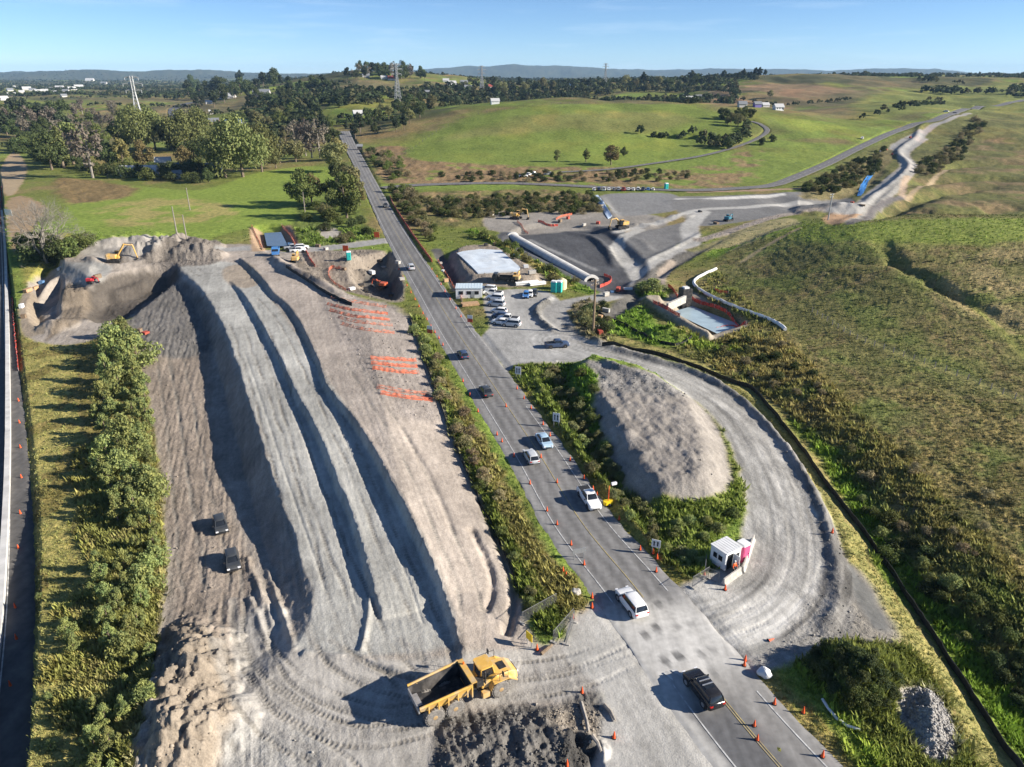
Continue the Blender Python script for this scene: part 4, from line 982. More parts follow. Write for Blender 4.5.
# ------------------------------------------------------------------ foliage
def leaf_mat(name, col, tint=.25, trans=.25):
    m, nt, b = nt_new(name); N, L = nt.nodes, nt.links
    g = N.new('ShaderNodeNewGeometry'); oi = N.new('ShaderNodeObjectInfo')
    n = N.new('ShaderNodeTexNoise'); n.inputs['Scale'].default_value = .9; n.inputs['Detail'].default_value = 3; L.new(g.outputs['Position'], n.inputs['Vector'])
    r = N.new('ShaderNodeValToRGB'); e = r.color_ramp.elements
    e[0].position = .32; e[0].color = (col[0] * (1 - tint), col[1] * (1 - tint * .7), col[2] * (1 - tint * .4), 1)
    e[1].position = .68; e[1].color = (col[0] * (1 + tint * 1.5), col[1] * (1 + tint), col[2] * (1 + tint * .6), 1)
    L.new(n.outputs['Fac'], r.inputs[0])
    h = N.new('ShaderNodeHueSaturation')
    mr = N.new('ShaderNodeMapRange'); mr.inputs['To Min'].default_value = .48; mr.inputs['To Max'].default_value = .515; L.new(oi.outputs['Random'], mr.inputs['Value']); L.new(mr.outputs[0], h.inputs['Hue'])
    m3 = N.new('ShaderNodeMath'); m3.operation = 'MULTIPLY_ADD'; L.new(oi.outputs['Random'], m3.inputs[0]); m3.inputs[1].default_value = .5; m3.inputs[2].default_value = .75
    L.new(m3.outputs[0], h.inputs['Value']); L.new(r.outputs[0], h.inputs['Color'])
    b.inputs['Roughness'].default_value = .75; b.inputs['Specular IOR Level'].default_value = .15
    L.new(h.outputs[0], b.inputs['Base Color'])
    t = N.new('ShaderNodeBsdfTranslucent'); L.new(h.outputs[0], t.inputs[0])
    mx = N.new('ShaderNodeMixShader'); mx.inputs[0].default_value = trans
    L.new(b.outputs[0], mx.inputs[1]); L.new(t.outputs[0], mx.inputs[2]); L.new(mx.outputs[0], nt.nodes['Material Output'].inputs[0])
    return m
LEAF = dict(dark=leaf_mat('leaf_dark', (.075, .098, .036)), mid=leaf_mat('leaf_mid', (.110, .135, .040)), light=leaf_mat('leaf_light', (.150, .168, .060)),
            olive=leaf_mat('leaf_olive', (.185, .185, .080)), lime=leaf_mat('leaf_lime', (.215, .255, .090), .35), straw=leaf_mat('leaf_straw', (.27, .23, .13)),
            pine=leaf_mat('leaf_pine', (.045, .060, .030)), grey=leaf_mat('leaf_grey', (.16, .14, .11)), gold=leaf_mat('leaf_gold', (.20, .175, .07)))
BARK = mat('bark', (.16, .125, .09), .95, var=.3, scale=4, bump=.5); PALEBARK = mat('pale_bark', (.25, .225, .19), .95, var=.25, scale=4, bump=.5)

def leaf_quads(P, Nrm, size, rng, jit=.9):
    """one small bent leaf-clump face per point"""
    n = len(P)
    d = Nrm + jit * rng.normal(size=(n, 3)); d /= np.linalg.norm(d, axis=1)[:, None] + 1e-9
    a = np.cross(d, rng.normal(size=(n, 3))); a /= np.linalg.norm(a, axis=1)[:, None] + 1e-9
    b = np.cross(d, a); s = (size * rng.uniform(.6, 1.35, n))[:, None]
    V = np.stack([P - a * s * .55 - b * s * .25, P + b * s * .1 - a * s * .1 - b * s * .5, P + a * s * .6 + b * s * .15, P + b * s * .55 + d * s * .15], 1)
    F = np.arange(4 * n).reshape(n, 4)
    return V.reshape(-1, 3), F
def crown_points(h, w, base, n, clumps, rng, top=.5, gap=.0, flat=1.0):
    """points on many uneven clumps spread through an egg-shaped volume"""
    C = []; R = []
    while len(C) < clumps:
        q = rng.uniform(-1, 1, 3)
        r = np.linalg.norm(q)
        if r > 1 or r < .25: continue
        z = (q[2] + 1) / 2
        prof = (math.sin(PI * min(1, max(0, z)) ** top) ** .6) if 0 < z < 1 else 0
        C.append((q[0] * w / 2 * prof * 1.05, q[1] * w / 2 * prof * 1.05, base + z * (h - base))); R.append(rng.uniform(.10, .24) * w * flat ** .5)
    C = np.array(C); R = np.array(R)
    k = rng.choice(len(C), n, p=R ** 2 / (R ** 2).sum())
    d = rng.normal(size=(n, 3)); d /= np.linalg.norm(d, axis=1)[:, None]
    P = C[k] + d * (R[k] * rng.uniform(.55, 1.08, n))[:, None] * np.array([1, 1, .8 * flat])
    return P, d + np.array([0, 0, .35])
def trunk_mb(h, r, rng, limbs=5, spread=.25, lean=.05):
    b = MB(); top = Vector((rng.normal() * lean * h, rng.normal() * lean * h, h))
    pts = [Vector((0, 0, -.4)), Vector((top.x * .2, top.y * .3, h * .35)), top * .7, top]
    b.tube(pts, [r * 1.25, r, r * .7, r * .25], 7)
    for k in range(limbs):
        t = rng.uniform(.35, .9); p = top * t; a = rng.uniform(0, 2 * PI); L = h * spread * (1.3 - t)
        q = p + Vector((math.cos(a) * L, math.sin(a) * L, L * rng.uniform(.5, 1.1)))
        b.tube([p, (p + q) / 2 + Vector((0, 0, -.06 * L)), q], [r * .5 * (1.1 - t) + .02, r * .3 * (1.1 - t) + .015, .015], 5)
    return b
_PROTO = {}
def tree_meshes(kind, v):
    """(crown arrays, trunk builder) for one species; heights are in units of 1 = 10 m"""
    key = (kind, v)
    if key in _PROTO: return _PROTO[key]
    rng = np.random.default_rng(100 + v * 13 + sum(map(ord, kind)))
    spec = dict(round=(10, 8.5, 1.8, 2800, 30, .8, 'mid', .52), dark=(10, 8, 1.2, 2800, 30, .8, 'dark', .52), tall=(10, 5.0, 1.0, 2600, 30, .8, 'light', .42), wide=(10, 11, 1.4, 4200, 46, .8, 'light', .46),
                olive=(10, 8, 2.2, 2600, 28, .8, 'olive', .5), gold=(10, 8.5, 2.6, 2600, 24, .75, 'gold', .5), pine=(10, 5.2, 3.6, 1100, 22, .9, 'pine', .8), cone=(10, 4.4, .6, 1300, 26, .45, 'pine', .7),
                grey=(10, 6.5, 2.2, 750, 24, .8, 'grey', .55), shrub=(10, 6.0, .2, 2600, 26, .65, 'lime', .44), bush=(10, 14, .0, 2000, 30, .7, 'dark', .85), bushmid=(10, 14, .0, 2000, 30, .7, 'mid', .85),
                busholive=(10, 14, .0, 2000, 30, .7, 'olive', .8), bushlime=(10, 14, .0, 2000, 30, .7, 'lime', .8), bushstraw=(10, 14, .0, 1800, 30, .7, 'straw', .75))[kind]
    h, w, base, n, cl, top, mt, ls = spec
    P, Nn = crown_points(h, w, base, n, cl, rng, top)
    crown = leaf_quads(P, Nn, ls, rng)
    tb = trunk_mb(h * .8, .028 * h if kind not in ('pine', 'grey') else .022 * h, rng, 6)
    _PROTO[key] = (crown, tb, LEAF[mt], PALEBARK if kind == 'grey' else BARK)
    return _PROTO[key]
_TREE = {}
CATS = dict(shrub='shrub', bush='bush', bushmid='bush', busholive='bush', bushlime='bush', bushstraw='bush')
def tree(kind, loc, height, label, group=None, near=False, name=None, wide=1.0, v=None):
    v = random.randrange(3) if v is None else v
    key = (kind, v, near); nm = name or ('bush' if kind.startswith('bush') else 'shrub' if kind == 'shrub' else 'pine_tree' if kind in ('pine', 'cone') else 'tree')
    cat = CATS.get(kind, 'tree')
    if key not in _TREE:
        (CV, CF), tb, lm, bm_ = tree_meshes(kind, v)
        if near:
            root = empty(nm); a = tb.build('trunk', bm_, root, True); mesh_np('crown', CV, CF, lm, root)
        else:
            V = np.array(tb.v); k = len(V)
            tq = [f if len(f) == 4 else None for f in tb.f]; tq = np.array([f for f in tq if f])
            root = mesh_np(nm, np.vstack([V, CV]), np.vstack([tq, CF + k]), [bm_, lm], None, False, midx=np.r_[np.zeros(len(tq)), np.ones(len(CF))])
        _TREE[key] = root; r = root
    else:
        r = copy_tree(_TREE[key]) if near else link(_TREE[key].copy())
    r.name = nm
    r.location = loc; s = height / 10; r.scale = (s * wide, s * wide, s); r.rotation_euler = (0, 0, random.uniform(0, 6.28))
    for k in ('label', 'category', 'group'):
        if k in r: del r[k]
    return tag(r, label, cat, group)
def hgt(px, py, dpx):
    """height in metres of something dpx tall in the photo standing at px, py"""
    p = hit(px, py); d = p[1] * CP - (p[2] - CAM_H) * SP
    return p, dpx * d / FPX / (CP * .92 + .08)
def bare_tree(px, py, dpx, label):
    p, h = hgt(px, py, dpx); rng = np.random.default_rng(5)
    root = empty('bare_tree', p, 0, label, 'tree'); b = MB(); tw = MB()
    def grow(q, d, L, r, lev):
        e = q + d * L; m = (q + e) / 2 + Vector(rng.normal(size=3) * L * .06)
        (b if lev < 3 else tw).tube([q, m, e], [r, r * .8, r * .6], 6 if lev < 2 else 3, cap=False)
        if lev >= 6: return
        for k in range(3 if lev < 2 else 3):
            nd = (d + Vector(rng.normal(size=3)) * .5 + Vector((0, 0, .16))).normalized()
            grow(e if k else m.lerp(e, .7), nd, L * rng.uniform(.62, .82), r * .58, lev + 1)
    for k in range(4):
        a = k * 1.6 + rng.uniform(0, 1)
        grow(Vector((math.cos(a) * .4, math.sin(a) * .4, -.3)), Vector((math.cos(a) * .35, math.sin(a) * .35, 1)).normalized(), h * .27, h * .017, 0)
    b.build('trunk', PALEBARK, root, True); tw.build('twigs', PALEBARK, root)
    return root

def tufts(name, region_w, n, hmin, hmax, seed, colmul=(1, 1, 1), blades=5, yr=(38, 270)):
    """uncountable rough grass: blades grown where the cover map says so (denser near the camera, as it is seen)"""
    rng = np.random.default_rng(seed)
    r1 = np.searchsorted(YR, yr[1])
    wgt = region_w[:r1].ravel(); idx = rng.choice(len(wgt), n, p=wgt / wgt.sum())
    i, j = np.unravel_index(idx, (r1, NX))
    x = GX[i, j] + rng.uniform(-.12, .12, n); y = GY[i, j] + rng.uniform(-.12, .12, n); z = ground(x, y) - .05
    col = ALB[i, j] * rng.uniform(.8, 1.35, (n, 1)) * np.array(colmul)
    hh = rng.uniform(hmin, hmax, n) * (1 + y / 260)
    V = []; Cc = []
    for k in range(blades):
        a = rng.uniform(0, 2 * PI, n); lean = rng.uniform(.25, .9, n) * hh; wd = hh * rng.uniform(.10, .22, n) * (1 + y / 200)
        ca, sa = np.cos(a), np.sin(a); ox = rng.normal(size=n) * hh * .25; oy = rng.normal(size=n) * hh * .25
        b0 = np.stack([x + ox - sa * wd, y + oy + ca * wd, z], 1); b1 = np.stack([x + ox + sa * wd, y + oy - ca * wd, z], 1)
        t = np.stack([x + ox + ca * lean, y + oy + sa * lean, z + hh * rng.uniform(.7, 1.1, n)], 1)
        V.append(np.stack([b0, b1, t], 1)); c = (col * rng.uniform(.8, 1.25, (n, 1)))
        Cc.append(np.repeat(c[:, None, :], 3, 1))
    V = np.concatenate(V).reshape(-1, 3); Cc = np.concatenate(Cc).reshape(-1, 3)
    F = np.arange(len(V)).reshape(-1, 3)
    return tag(mesh_np(name, V, F, TUFT, None, False, {'albedo': Cc.clip(0, .6)}), kind='stuff')
def tuft_mat():
    m, nt, b = nt_new('grass_blades'); N, L = nt.nodes, nt.links
    a = N.new('ShaderNodeAttribute'); a.attribute_name = 'albedo'; L.new(a.outputs['Color'], b.inputs['Base Color'])
    b.inputs['Roughness'].default_value = .8; b.inputs['Specular IOR Level'].default_value = .1
    t = N.new('ShaderNodeBsdfTranslucent'); L.new(a.outputs['Color'], t.inputs[0])
    mx = N.new('ShaderNodeMixShader'); mx.inputs[0].default_value = .3
    L.new(b.outputs[0], mx.inputs[1]); L.new(t.outputs[0], mx.inputs[2]); L.new(mx.outputs[0], nt.nodes['Material Output'].inputs[0])
    return m
TUFT = tuft_mat()
def clods(name, region_w, n, smin, smax, seed, yr=(38, 300)):
    rng = np.random.default_rng(seed); r1 = np.searchsorted(YR, yr[1])
    wgt = region_w[:r1].ravel(); idx = rng.choice(len(wgt), n, p=wgt / wgt.sum()); i, j = np.unravel_index(idx, (r1, NX))
    x = GX[i, j] + rng.uniform(-.1, .1, n); y = GY[i, j] + rng.uniform(-.1, .1, n)
    s = smin * (smax / smin) ** (rng.uniform(0, 1, n) ** 2.2) * (1 + y / 400); z = ground(x, y) + s * .18
    base = np.array([(1, 0, 0), (0, 1, 0), (-1, 0, 0), (0, -1, 0), (0, 0, .8), (0, 0, -.8)], float)
    V = base[None] * rng.uniform(.55, 1.25, (n, 6, 1)); a = rng.uniform(0, 6.28, n); c, s_ = np.cos(a)[:, None], np.sin(a)[:, None]
    tilt = rng.normal(size=(n, 1)) * .5
    X = V[..., 0] * c - V[..., 1] * s_; Y = V[..., 0] * s_ + V[..., 1] * c; Z = V[..., 2] + tilt * X * .5
    V = np.stack([X, Y, Z], -1) * s[:, None, None] * .5 + np.stack([x, y, z], -1)[:, None]
    f = np.array([(0, 1, 4), (1, 2, 4), (2, 3, 4), (3, 0, 4), (1, 0, 5), (2, 1, 5), (3, 2, 5), (0, 3, 5)])
    F = (f[None] + (np.arange(n) * 6)[:, None, None]).reshape(-1, 3)
    col = np.repeat((ALB[i, j] * rng.uniform(.7, 1.2, (n, 1)))[:, None], 6, 1).reshape(-1, 3)
    return tag(mesh_np(name, V.reshape(-1, 3), F, CLODM, None, False, {'albedo': col.clip(0, .6)}), kind='stuff')
def clod_mat():
    m, nt, b = nt_new('earth_clods'); a = nt.nodes.new('ShaderNodeAttribute'); a.attribute_name = 'albedo'
    nt.links.new(a.outputs['Color'], b.inputs['Base Color']); b.inputs['Roughness'].default_value = .95; b.inputs['Specular IOR Level'].default_value = .1
    return m
CLODM = clod_mat()
# ------------------------------------------------------------------ planting
LANDMARKS += [('the white pickup on the highway', 590, 498), ('the yellow dump truck', 470, 692), ('the black car', 700, 690), ('the white car at the crossing', 630, 605), ('the white site cabin', 722, 556),
 ('the silver car', 531, 458), ('the pale blue car', 544, 441), ('the tall wooden pole', 592, 322), ('the concrete culvert', 570, 262), ('the fenced sediment pond', 710, 318), ('the white pad', 488, 264), ('the blue lorry', 277, 250),
 ('the parked black cars', 225, 545), ('the bare grey tree', 48, 240), ('the yellow excavator', 122, 252), ('the big lattice pylon', 140, 112), ('the lone paddock tree', 303, 202), ('the teal toilets', 557, 288),
 ('the yard car park', 505, 308), ('the stony mound', 660, 440), ('the dark clod heap', 520, 735), ('the bare spoil heap', 190, 690), ('the orange soil heap', 845, 214), ('the smooth green hill', 600, 120),
 ('the far end of the highway', 347, 146), ('the farm road bend', 766, 130), ('the long white shed', 130, 173), ('the winding far road', 175, 114), ('the wooded hilltop', 385, 70), ('the side road junction', 388, 188),
 ('the grey gravel heap', 930, 718), ('the curved white pipe', 740, 302), ('the blue sheet', 862, 186), ('the hillside fence', 930, 365), ('the spoil piles', 185, 250), ('the water hole', 274, 238), ('the white houses far left', 40, 94),
 ('the pale office container', 467, 288), ('the motorway cones', 18, 560), ('the orange netting strips', 385, 350), ('the farmhouse', 775, 96), ('the far hill road', 960, 112)]

def in_poly(poly, n, mind, rng, squash=1.6, tries=60):
    xs = [p[0] for p in poly]; ys = [p[1] for p in poly]; out = []; t = 0
    A = np.array(poly, float)
    while len(out) < n and t < n * tries:
        t += 1; x = rng.uniform(min(xs), max(xs)); y = rng.uniform(min(ys), max(ys))
        if not inside(np.array([x]), np.array([y]), A)[0]: continue
        if any(((x - a) ** 2 + ((y - b) * squash) ** 2) < mind ** 2 for a, b in out): continue
        out.append((x, y))
    return out
TN = dict(round='green broadleaf tree', dark='dark green leafy tree', tall='tall pale green poplar', wide='wide light green willow', olive='olive green tree', gold='golden green round tree', pine='dark pine tree', cone='dark pointed conifer',
          grey='bare greyish tree', shrub='lime green sapling', bush='dark green bush', bushmid='green leafy bush', busholive='olive green bush', bushlime='bright green bush', bushstraw='straw coloured bush')
BUSHES = {}; BUSH_MIN = 7.6; LOW = []
def put(kind, px, py, dpx, where=None, group=None, near=None, wide=1.0, label=None, w=None):
    p, h = hgt(px, py, dpx)
    nr = (p[1] < 420) if near is None else near
    if kind.startswith('bush') and True:
        if dpx < BUSH_MIN: LOW.append((kind, p, h, wide)); return
    base = TN[kind] + (' ' + where if where else '')
    return tree(kind, (p[0], p[1], p[2] - .1), h, label or unique_label(base, px, py), group, nr, None, wide)
def plant_all():
    rng = np.random.default_rng(77); random.seed(5)
    # --- the grove beyond the paddock, each tree by hand
    bare_tree(46, 262, 68, 'large bare grey branching tree beside the motorway, above dark green bushes')
    for k, px, py, h, wd in (('round', 305, 207, 33, 1.0), ('gold', 312, 204, 26, 1.0), ('round', 347, 218, 40, .9), ('olive', 354, 206, 36, .9), ('dark', 336, 206, 26, 1.0), ('bushmid', 330, 222, 12, 1),
        ('wide', 243, 177, 50, .85), ('wide', 226, 178, 46, .75), ('wide', 262, 172, 44, .7), ('olive', 280, 163, 22, 1.1), ('olive', 276, 168, 16, 1.2), ('grey', 93, 178, 48, .9), ('tall', 74, 164, 40, 1.2), ('tall', 64, 168, 36, 1.1), ('dark', 52, 170, 34, 1),
        ('wide', 142, 152, 36, .8), ('wide', 156, 150, 34, .8), ('dark', 128, 150, 34, .9), ('wide', 186, 152, 34, .8), ('dark', 172, 150, 30, .9), ('wide', 200, 150, 34, .75), ('gold', 124, 168, 25, .8), ('gold', 145, 171, 28, .75), ('gold', 186, 172, 22, .9),
        ('dark', 196, 166, 26, 1), ('dark', 212, 164, 28, 1), ('dark', 112, 168, 24, 1), ('round', 100, 156, 26, 1), ('dark', 84, 158, 28, 1), ('grey', 312, 158, 30, .9), ('grey', 320, 158, 34, .8), ('grey', 306, 156, 32, .8), ('grey', 296, 150, 26, .9), ('olive', 296, 162, 20, 1.1),
        ('olive', 336, 172, 26, 1), ('dark', 341, 186, 24, 1), ('gold', 338, 160, 20, 1), ('dark', 330, 146, 18, 1.2), ('olive', 350, 190, 22, 1), ('gold', 360, 205, 14, 1.1)):
        put(k, px, py, h, wide=wd)
    for px, py, h in ((26, 252, 16), (34, 262, 18), (62, 258, 18), (72, 256, 16), (80, 250, 14), (54, 264, 14), (42, 254, 20), (88, 246, 12)): put('bush' if px % 4 else 'bushmid', px, py, h, 'at the foot of the bare tree', 'bushes around the bare grey tree')
    for px, py in in_poly([(10, 152), (60, 168), (120, 180), (215, 184), (222, 176), (205, 172), (150, 172), (100, 172), (50, 156), (24, 142)], 46, 6, rng): put(random.choice(['bush', 'bush', 'dark', 'bushmid']), px, py, random.uniform(7, 13), 'in the grove', 'dark shrubs along the grove')
    # --- wood on the left flats
    def scatter(poly, n, mind, kinds, hr, where, group, near=None):
        for px, py in sorted(in_poly(poly, n, mind, rng), key=lambda p: p[1]):
            put(random.choice(kinds), px, py, random.uniform(*hr), where, group, near, random.uniform(.85, 1.2))
    scatter([(2, 138), (66, 146), (72, 134), (60, 120), (4, 118)], 34, 4.5, ['pine', 'pine', 'dark', 'grey'], (15, 24), 'in the plantation', 'tall pines left of the grove')
    scatter([(70, 130), (120, 136), (150, 128), (140, 112), (80, 112)], 18, 6, ['grey', 'grey', 'round', 'olive'], (10, 16), 'in the wood', 'trees in the wood on the flats')
    scatter([(180, 108), (300, 108), (330, 90), (250, 82), (190, 92)], 38, 5, ['pine', 'dark', 'dark', 'cone'], (9, 16), 'on the rise', 'dark trees on the rise')
    scatter([(214, 150), (330, 140), (345, 126), (290, 118), (230, 126)], 22, 8, ['dark', 'round', 'olive', 'pine'], (9, 16), 'among the houses', 'trees among the valley houses')
    scatter([(355, 142), (400, 134), (420, 122), (440, 110), (420, 104), (370, 116), (345, 132)], 22, 6, ['dark', 'dark', 'olive', 'pine'], (9, 15), 'behind the junction', 'trees behind the highway end')
    scatter([(338, 80), (360, 70), (400, 70), (436, 78), (420, 82), (360, 80)], 30, 3.4, ['pine', 'dark', 'grey', 'dark'], (7, 12), 'on the crest', 'tall trees along the wooded hilltop')
    scatter([(440, 96), (560, 96), (640, 92), (720, 88), (700, 82), (600, 88), (480, 90)], 34, 5, ['pine', 'dark', 'pine', 'olive'], (7, 12), 'behind the hill', 'trees behind the smooth green hill')
    scatter([(724, 132), (746, 128), (760, 112), (740, 108), (722, 120)], 9, 5, ['olive', 'dark', 'round'], (7, 12), 'by the farm road', 'trees by the farm road')
    scatter([(714, 82), (768, 78), (760, 76), (720, 80)], 9, 4, ['pine'], (5, 9), 'on the crest', 'pines on the brown hilltop')
    for k, px, py, h in (('gold', 611, 165, 18), ('dark', 624, 156, 8), ('tall', 557, 162, 12), ('tall', 586, 162, 12), ('dark', 718, 146, 10), ('dark', 728, 150, 12), ('olive', 770, 98, 7), ('bush', 772, 142, 6), ('bush', 762, 145, 6)): put(k, px, py, h)
    # --- scrub beside the highway, in rows
    scatter([(392, 192), (410, 190), (424, 214), (440, 240), (430, 244), (410, 222)], 34, 4, ['busholive', 'bushmid', 'bushstraw'], (5, 8), 'in the highway verge', 'verge bushes near the junction')
    scatter([(420, 200), (590, 196), (600, 214), (540, 214), (470, 220), (430, 214)], 120, 4.5, ['bush', 'busholive', 'bushmid', 'bush', 'bushstraw'], (4, 6.5), 'in rough scrub', 'bushes in the scrub by the culvert')
    scatter([(366, 152), (400, 160), (410, 176), (392, 182), (378, 170)], 24, 4, ['bush', 'bushstraw', 'bushlime'], (4, 7), 'beside the highway', 'bushes beside the far highway')
    scatter([(440, 176), (690, 172), (690, 182), (450, 182)], 60, 5, ['bush', 'bushstraw', 'bush', 'busholive'], (3, 5), 'in brown scrub', 'bushes below the smooth green hill')
    scatter([(300, 210), (345, 206), (372, 236), (340, 244), (310, 236)], 14, 8, ['bushmid', 'busholive', 'bush'], (5, 9), 'beyond the lorries', 'bushes between lane and highway')
    scatter([(800, 190), (850, 166), (886, 150), (876, 172), (850, 190), (820, 196)], 56, 4.5, ['bush', 'busholive', 'bushmid'], (3.5, 6), 'below the hill road', 'bushes below the hill road')
    scatter([(912, 172), (945, 150), (975, 120), (985, 124), (960, 160), (930, 178)], 50, 4.5, ['busholive', 'bushstraw', 'bush'], (3, 5.5), 'up the valley', 'scrub up the valley side')
    # --- saplings between motorway and embankment
    for hedge, n, md, hr in (([(112, 326), (132, 326), (144, 380), (150, 440), (156, 500), (152, 520), (112, 520), (98, 470), (100, 420), (106, 360)], 36, 14, (22, 33)), ([(118, 520), (156, 520), (160, 560), (134, 572)], 7, 14, (16, 24)),
                             ([(92, 566), (140, 566), (150, 600), (144, 640), (112, 655), (90, 620)], 15, 14, (22, 34)), ([(120, 650), (152, 650), (150, 700), (126, 700)], 4, 16, (14, 22)), ([(92, 705), (130, 700), (140, 780), (90, 790)], 7, 18, (24, 34))):
        for px, py in sorted(in_poly(hedge, n, md, rng, 1.1), key=lambda p: p[1]):
            put(random.choice(['shrub', 'shrub', 'shrub', 'shrub', 'bushlime']), px, py + 6, random.uniform(*hr), 'in the hedge', 'saplings between motorway and embankment', True, random.uniform(.68, .9))
    for px, py, h in ((70, 640, 26), (76, 652, 22), (40, 600, 10), (48, 700, 12), (52, 750, 14)): put('shrub', px, py, h, 'left of the hedge', 'saplings between motorway and embankment', True)
    # --- highway verges
    scatter([(408, 318), (424, 318), (448, 400), (486, 480), (520, 550), (545, 616), (528, 622), (500, 540), (462, 462), (430, 372)], 14, 12, ['bushmid', 'bushlime', 'bushlime', 'busholive'], (7.7, 10.5), 'in the highway verge', 'bushes along the verge left of the highway', True)
    scatter([(424, 340), (446, 372), (486, 458), (510, 510), (500, 512), (470, 460), (436, 390)], 12, 12, ['bushstraw'], (7.7, 10), 'in the highway verge', 'bushes along the verge left of the highway', True)
    scatter([(536, 372), (556, 368), (606, 450), (668, 540), (694, 566), (684, 574), (640, 530), (590, 468)], 34, 10, ['busholive', 'busholive', 'busholive', 'bushlime'], (7.7, 9.5), 'below the mound', 'bushes between highway and mound', True)
    scatter([(558, 366), (590, 368), (598, 400), (612, 450), (600, 452), (576, 404)], 6, 11, ['bushmid'], (7.7, 8.5), 'on the mound edge', 'bushes on the mound edge', True)
    scatter([(664, 518), (728, 508), (742, 496), (736, 520), (712, 540), (700, 572), (686, 560)], 9, 13, ['bushlime', 'bushmid', 'bushlime'], (7.7, 10), 'below the cabin bank', 'bushes at the near end of the mound', True)
    scatter([(806, 652), (840, 642), (880, 652), (898, 676), (890, 704), (850, 706), (815, 686)], 26, 13, ['bush', 'bushmid', 'bush'], (8, 12), 'on the verge mound', 'bushes covering the near right mound', True)
    scatter([(860, 500), (900, 520), (960, 590), (1020, 640), (1024, 720), (980, 660), (920, 600), (880, 550)], 26, 17, ['bush', 'bushmid', 'bushlime', 'bushmid'], (8, 15), 'in the hollow', 'bushes in the hollow right of the silt fence', True)
    scatter([(840, 440), (1020, 470), (1020, 610), (930, 560), (860, 490)], 12, 24, ['bushstraw', 'busholive', 'bushstraw'], (7.7, 10), 'on the rough slope', 'low scrub on the hillside', True)
    scatter([(700, 340), (790, 340), (830, 400), (790, 396), (730, 366)], 20, 12, ['bushstraw', 'busholive', 'bush'], (5, 8), 'beside the pond', 'low scrub beside the sediment pond', True)
    scatter([(576, 312), (604, 304), (610, 334), (592, 336)], 8, 8, ['bush', 'busholive'], (7, 11), 'by the pole', 'bushes by the tall wooden pole', True)
    scatter([(470, 236), (500, 240), (560, 274), (580, 284), (560, 284), (500, 254)], 16, 8, ['bushmid', 'busholive', 'bushlime'], (5, 8), 'beside the culvert', 'bushes along the culvert bank', True)
    put('bushlime', 652, 290, 10, wide=1.6); put('bushlime', 645, 294, 9, wide=1.2)
def ground_stuff():
    gy = np.clip(GR, 0, 1) * np.clip(RE / .4, .15, 1.4) * (ZONE == 0)
    off = np.ones_like(gy)
    for r in ROADS[:2] + ROADS[4:]:
        sel = _bbox(r['C'], 14); d, par, side = seg_dist(GX[sel], GY[sel], r['C'])
        off[sel] = np.minimum(off[sel], sstep(0, .6, d - np.where(side > 0, np.interp(par, np.arange(len(r['C'])), r['HL']), np.interp(par, np.arange(len(r['C'])), r['HR']))))
    fl = smooth_line(W([(602, 346), (640, 352), (690, 366), (727, 381), (752, 390), (768, 408), (794, 440), (818, 474), (846, 511), (884, 564), (931, 634), (984, 718), (1024, 776)]), 4)
    sel = _bbox(fl, 4); d, _, _ = seg_dist(GX[sel], GY[sel], fl); off[sel] = np.minimum(off[sel], sstep(.9, 1.8, d))
    gy = gy * off
    tufts('rough_grass', gy, 64000, .12, .32, 801, (1.15, 1.15, 1.1))
    verge = gy * ((RE > .27) & (GX < 60)).astype(float)
    tufts('tall_verge_grass', verge + 1e-9 * gy, 17000, .3, .75, 802, (1.4, 1.38, 1.05), 6)
    clods('loose_clods', np.clip(CL - .4, 0, 1) ** 1.5 * np.clip(RE, .05, .3) * (ZONE > 0) * off, 7500, .08, .40, 803)
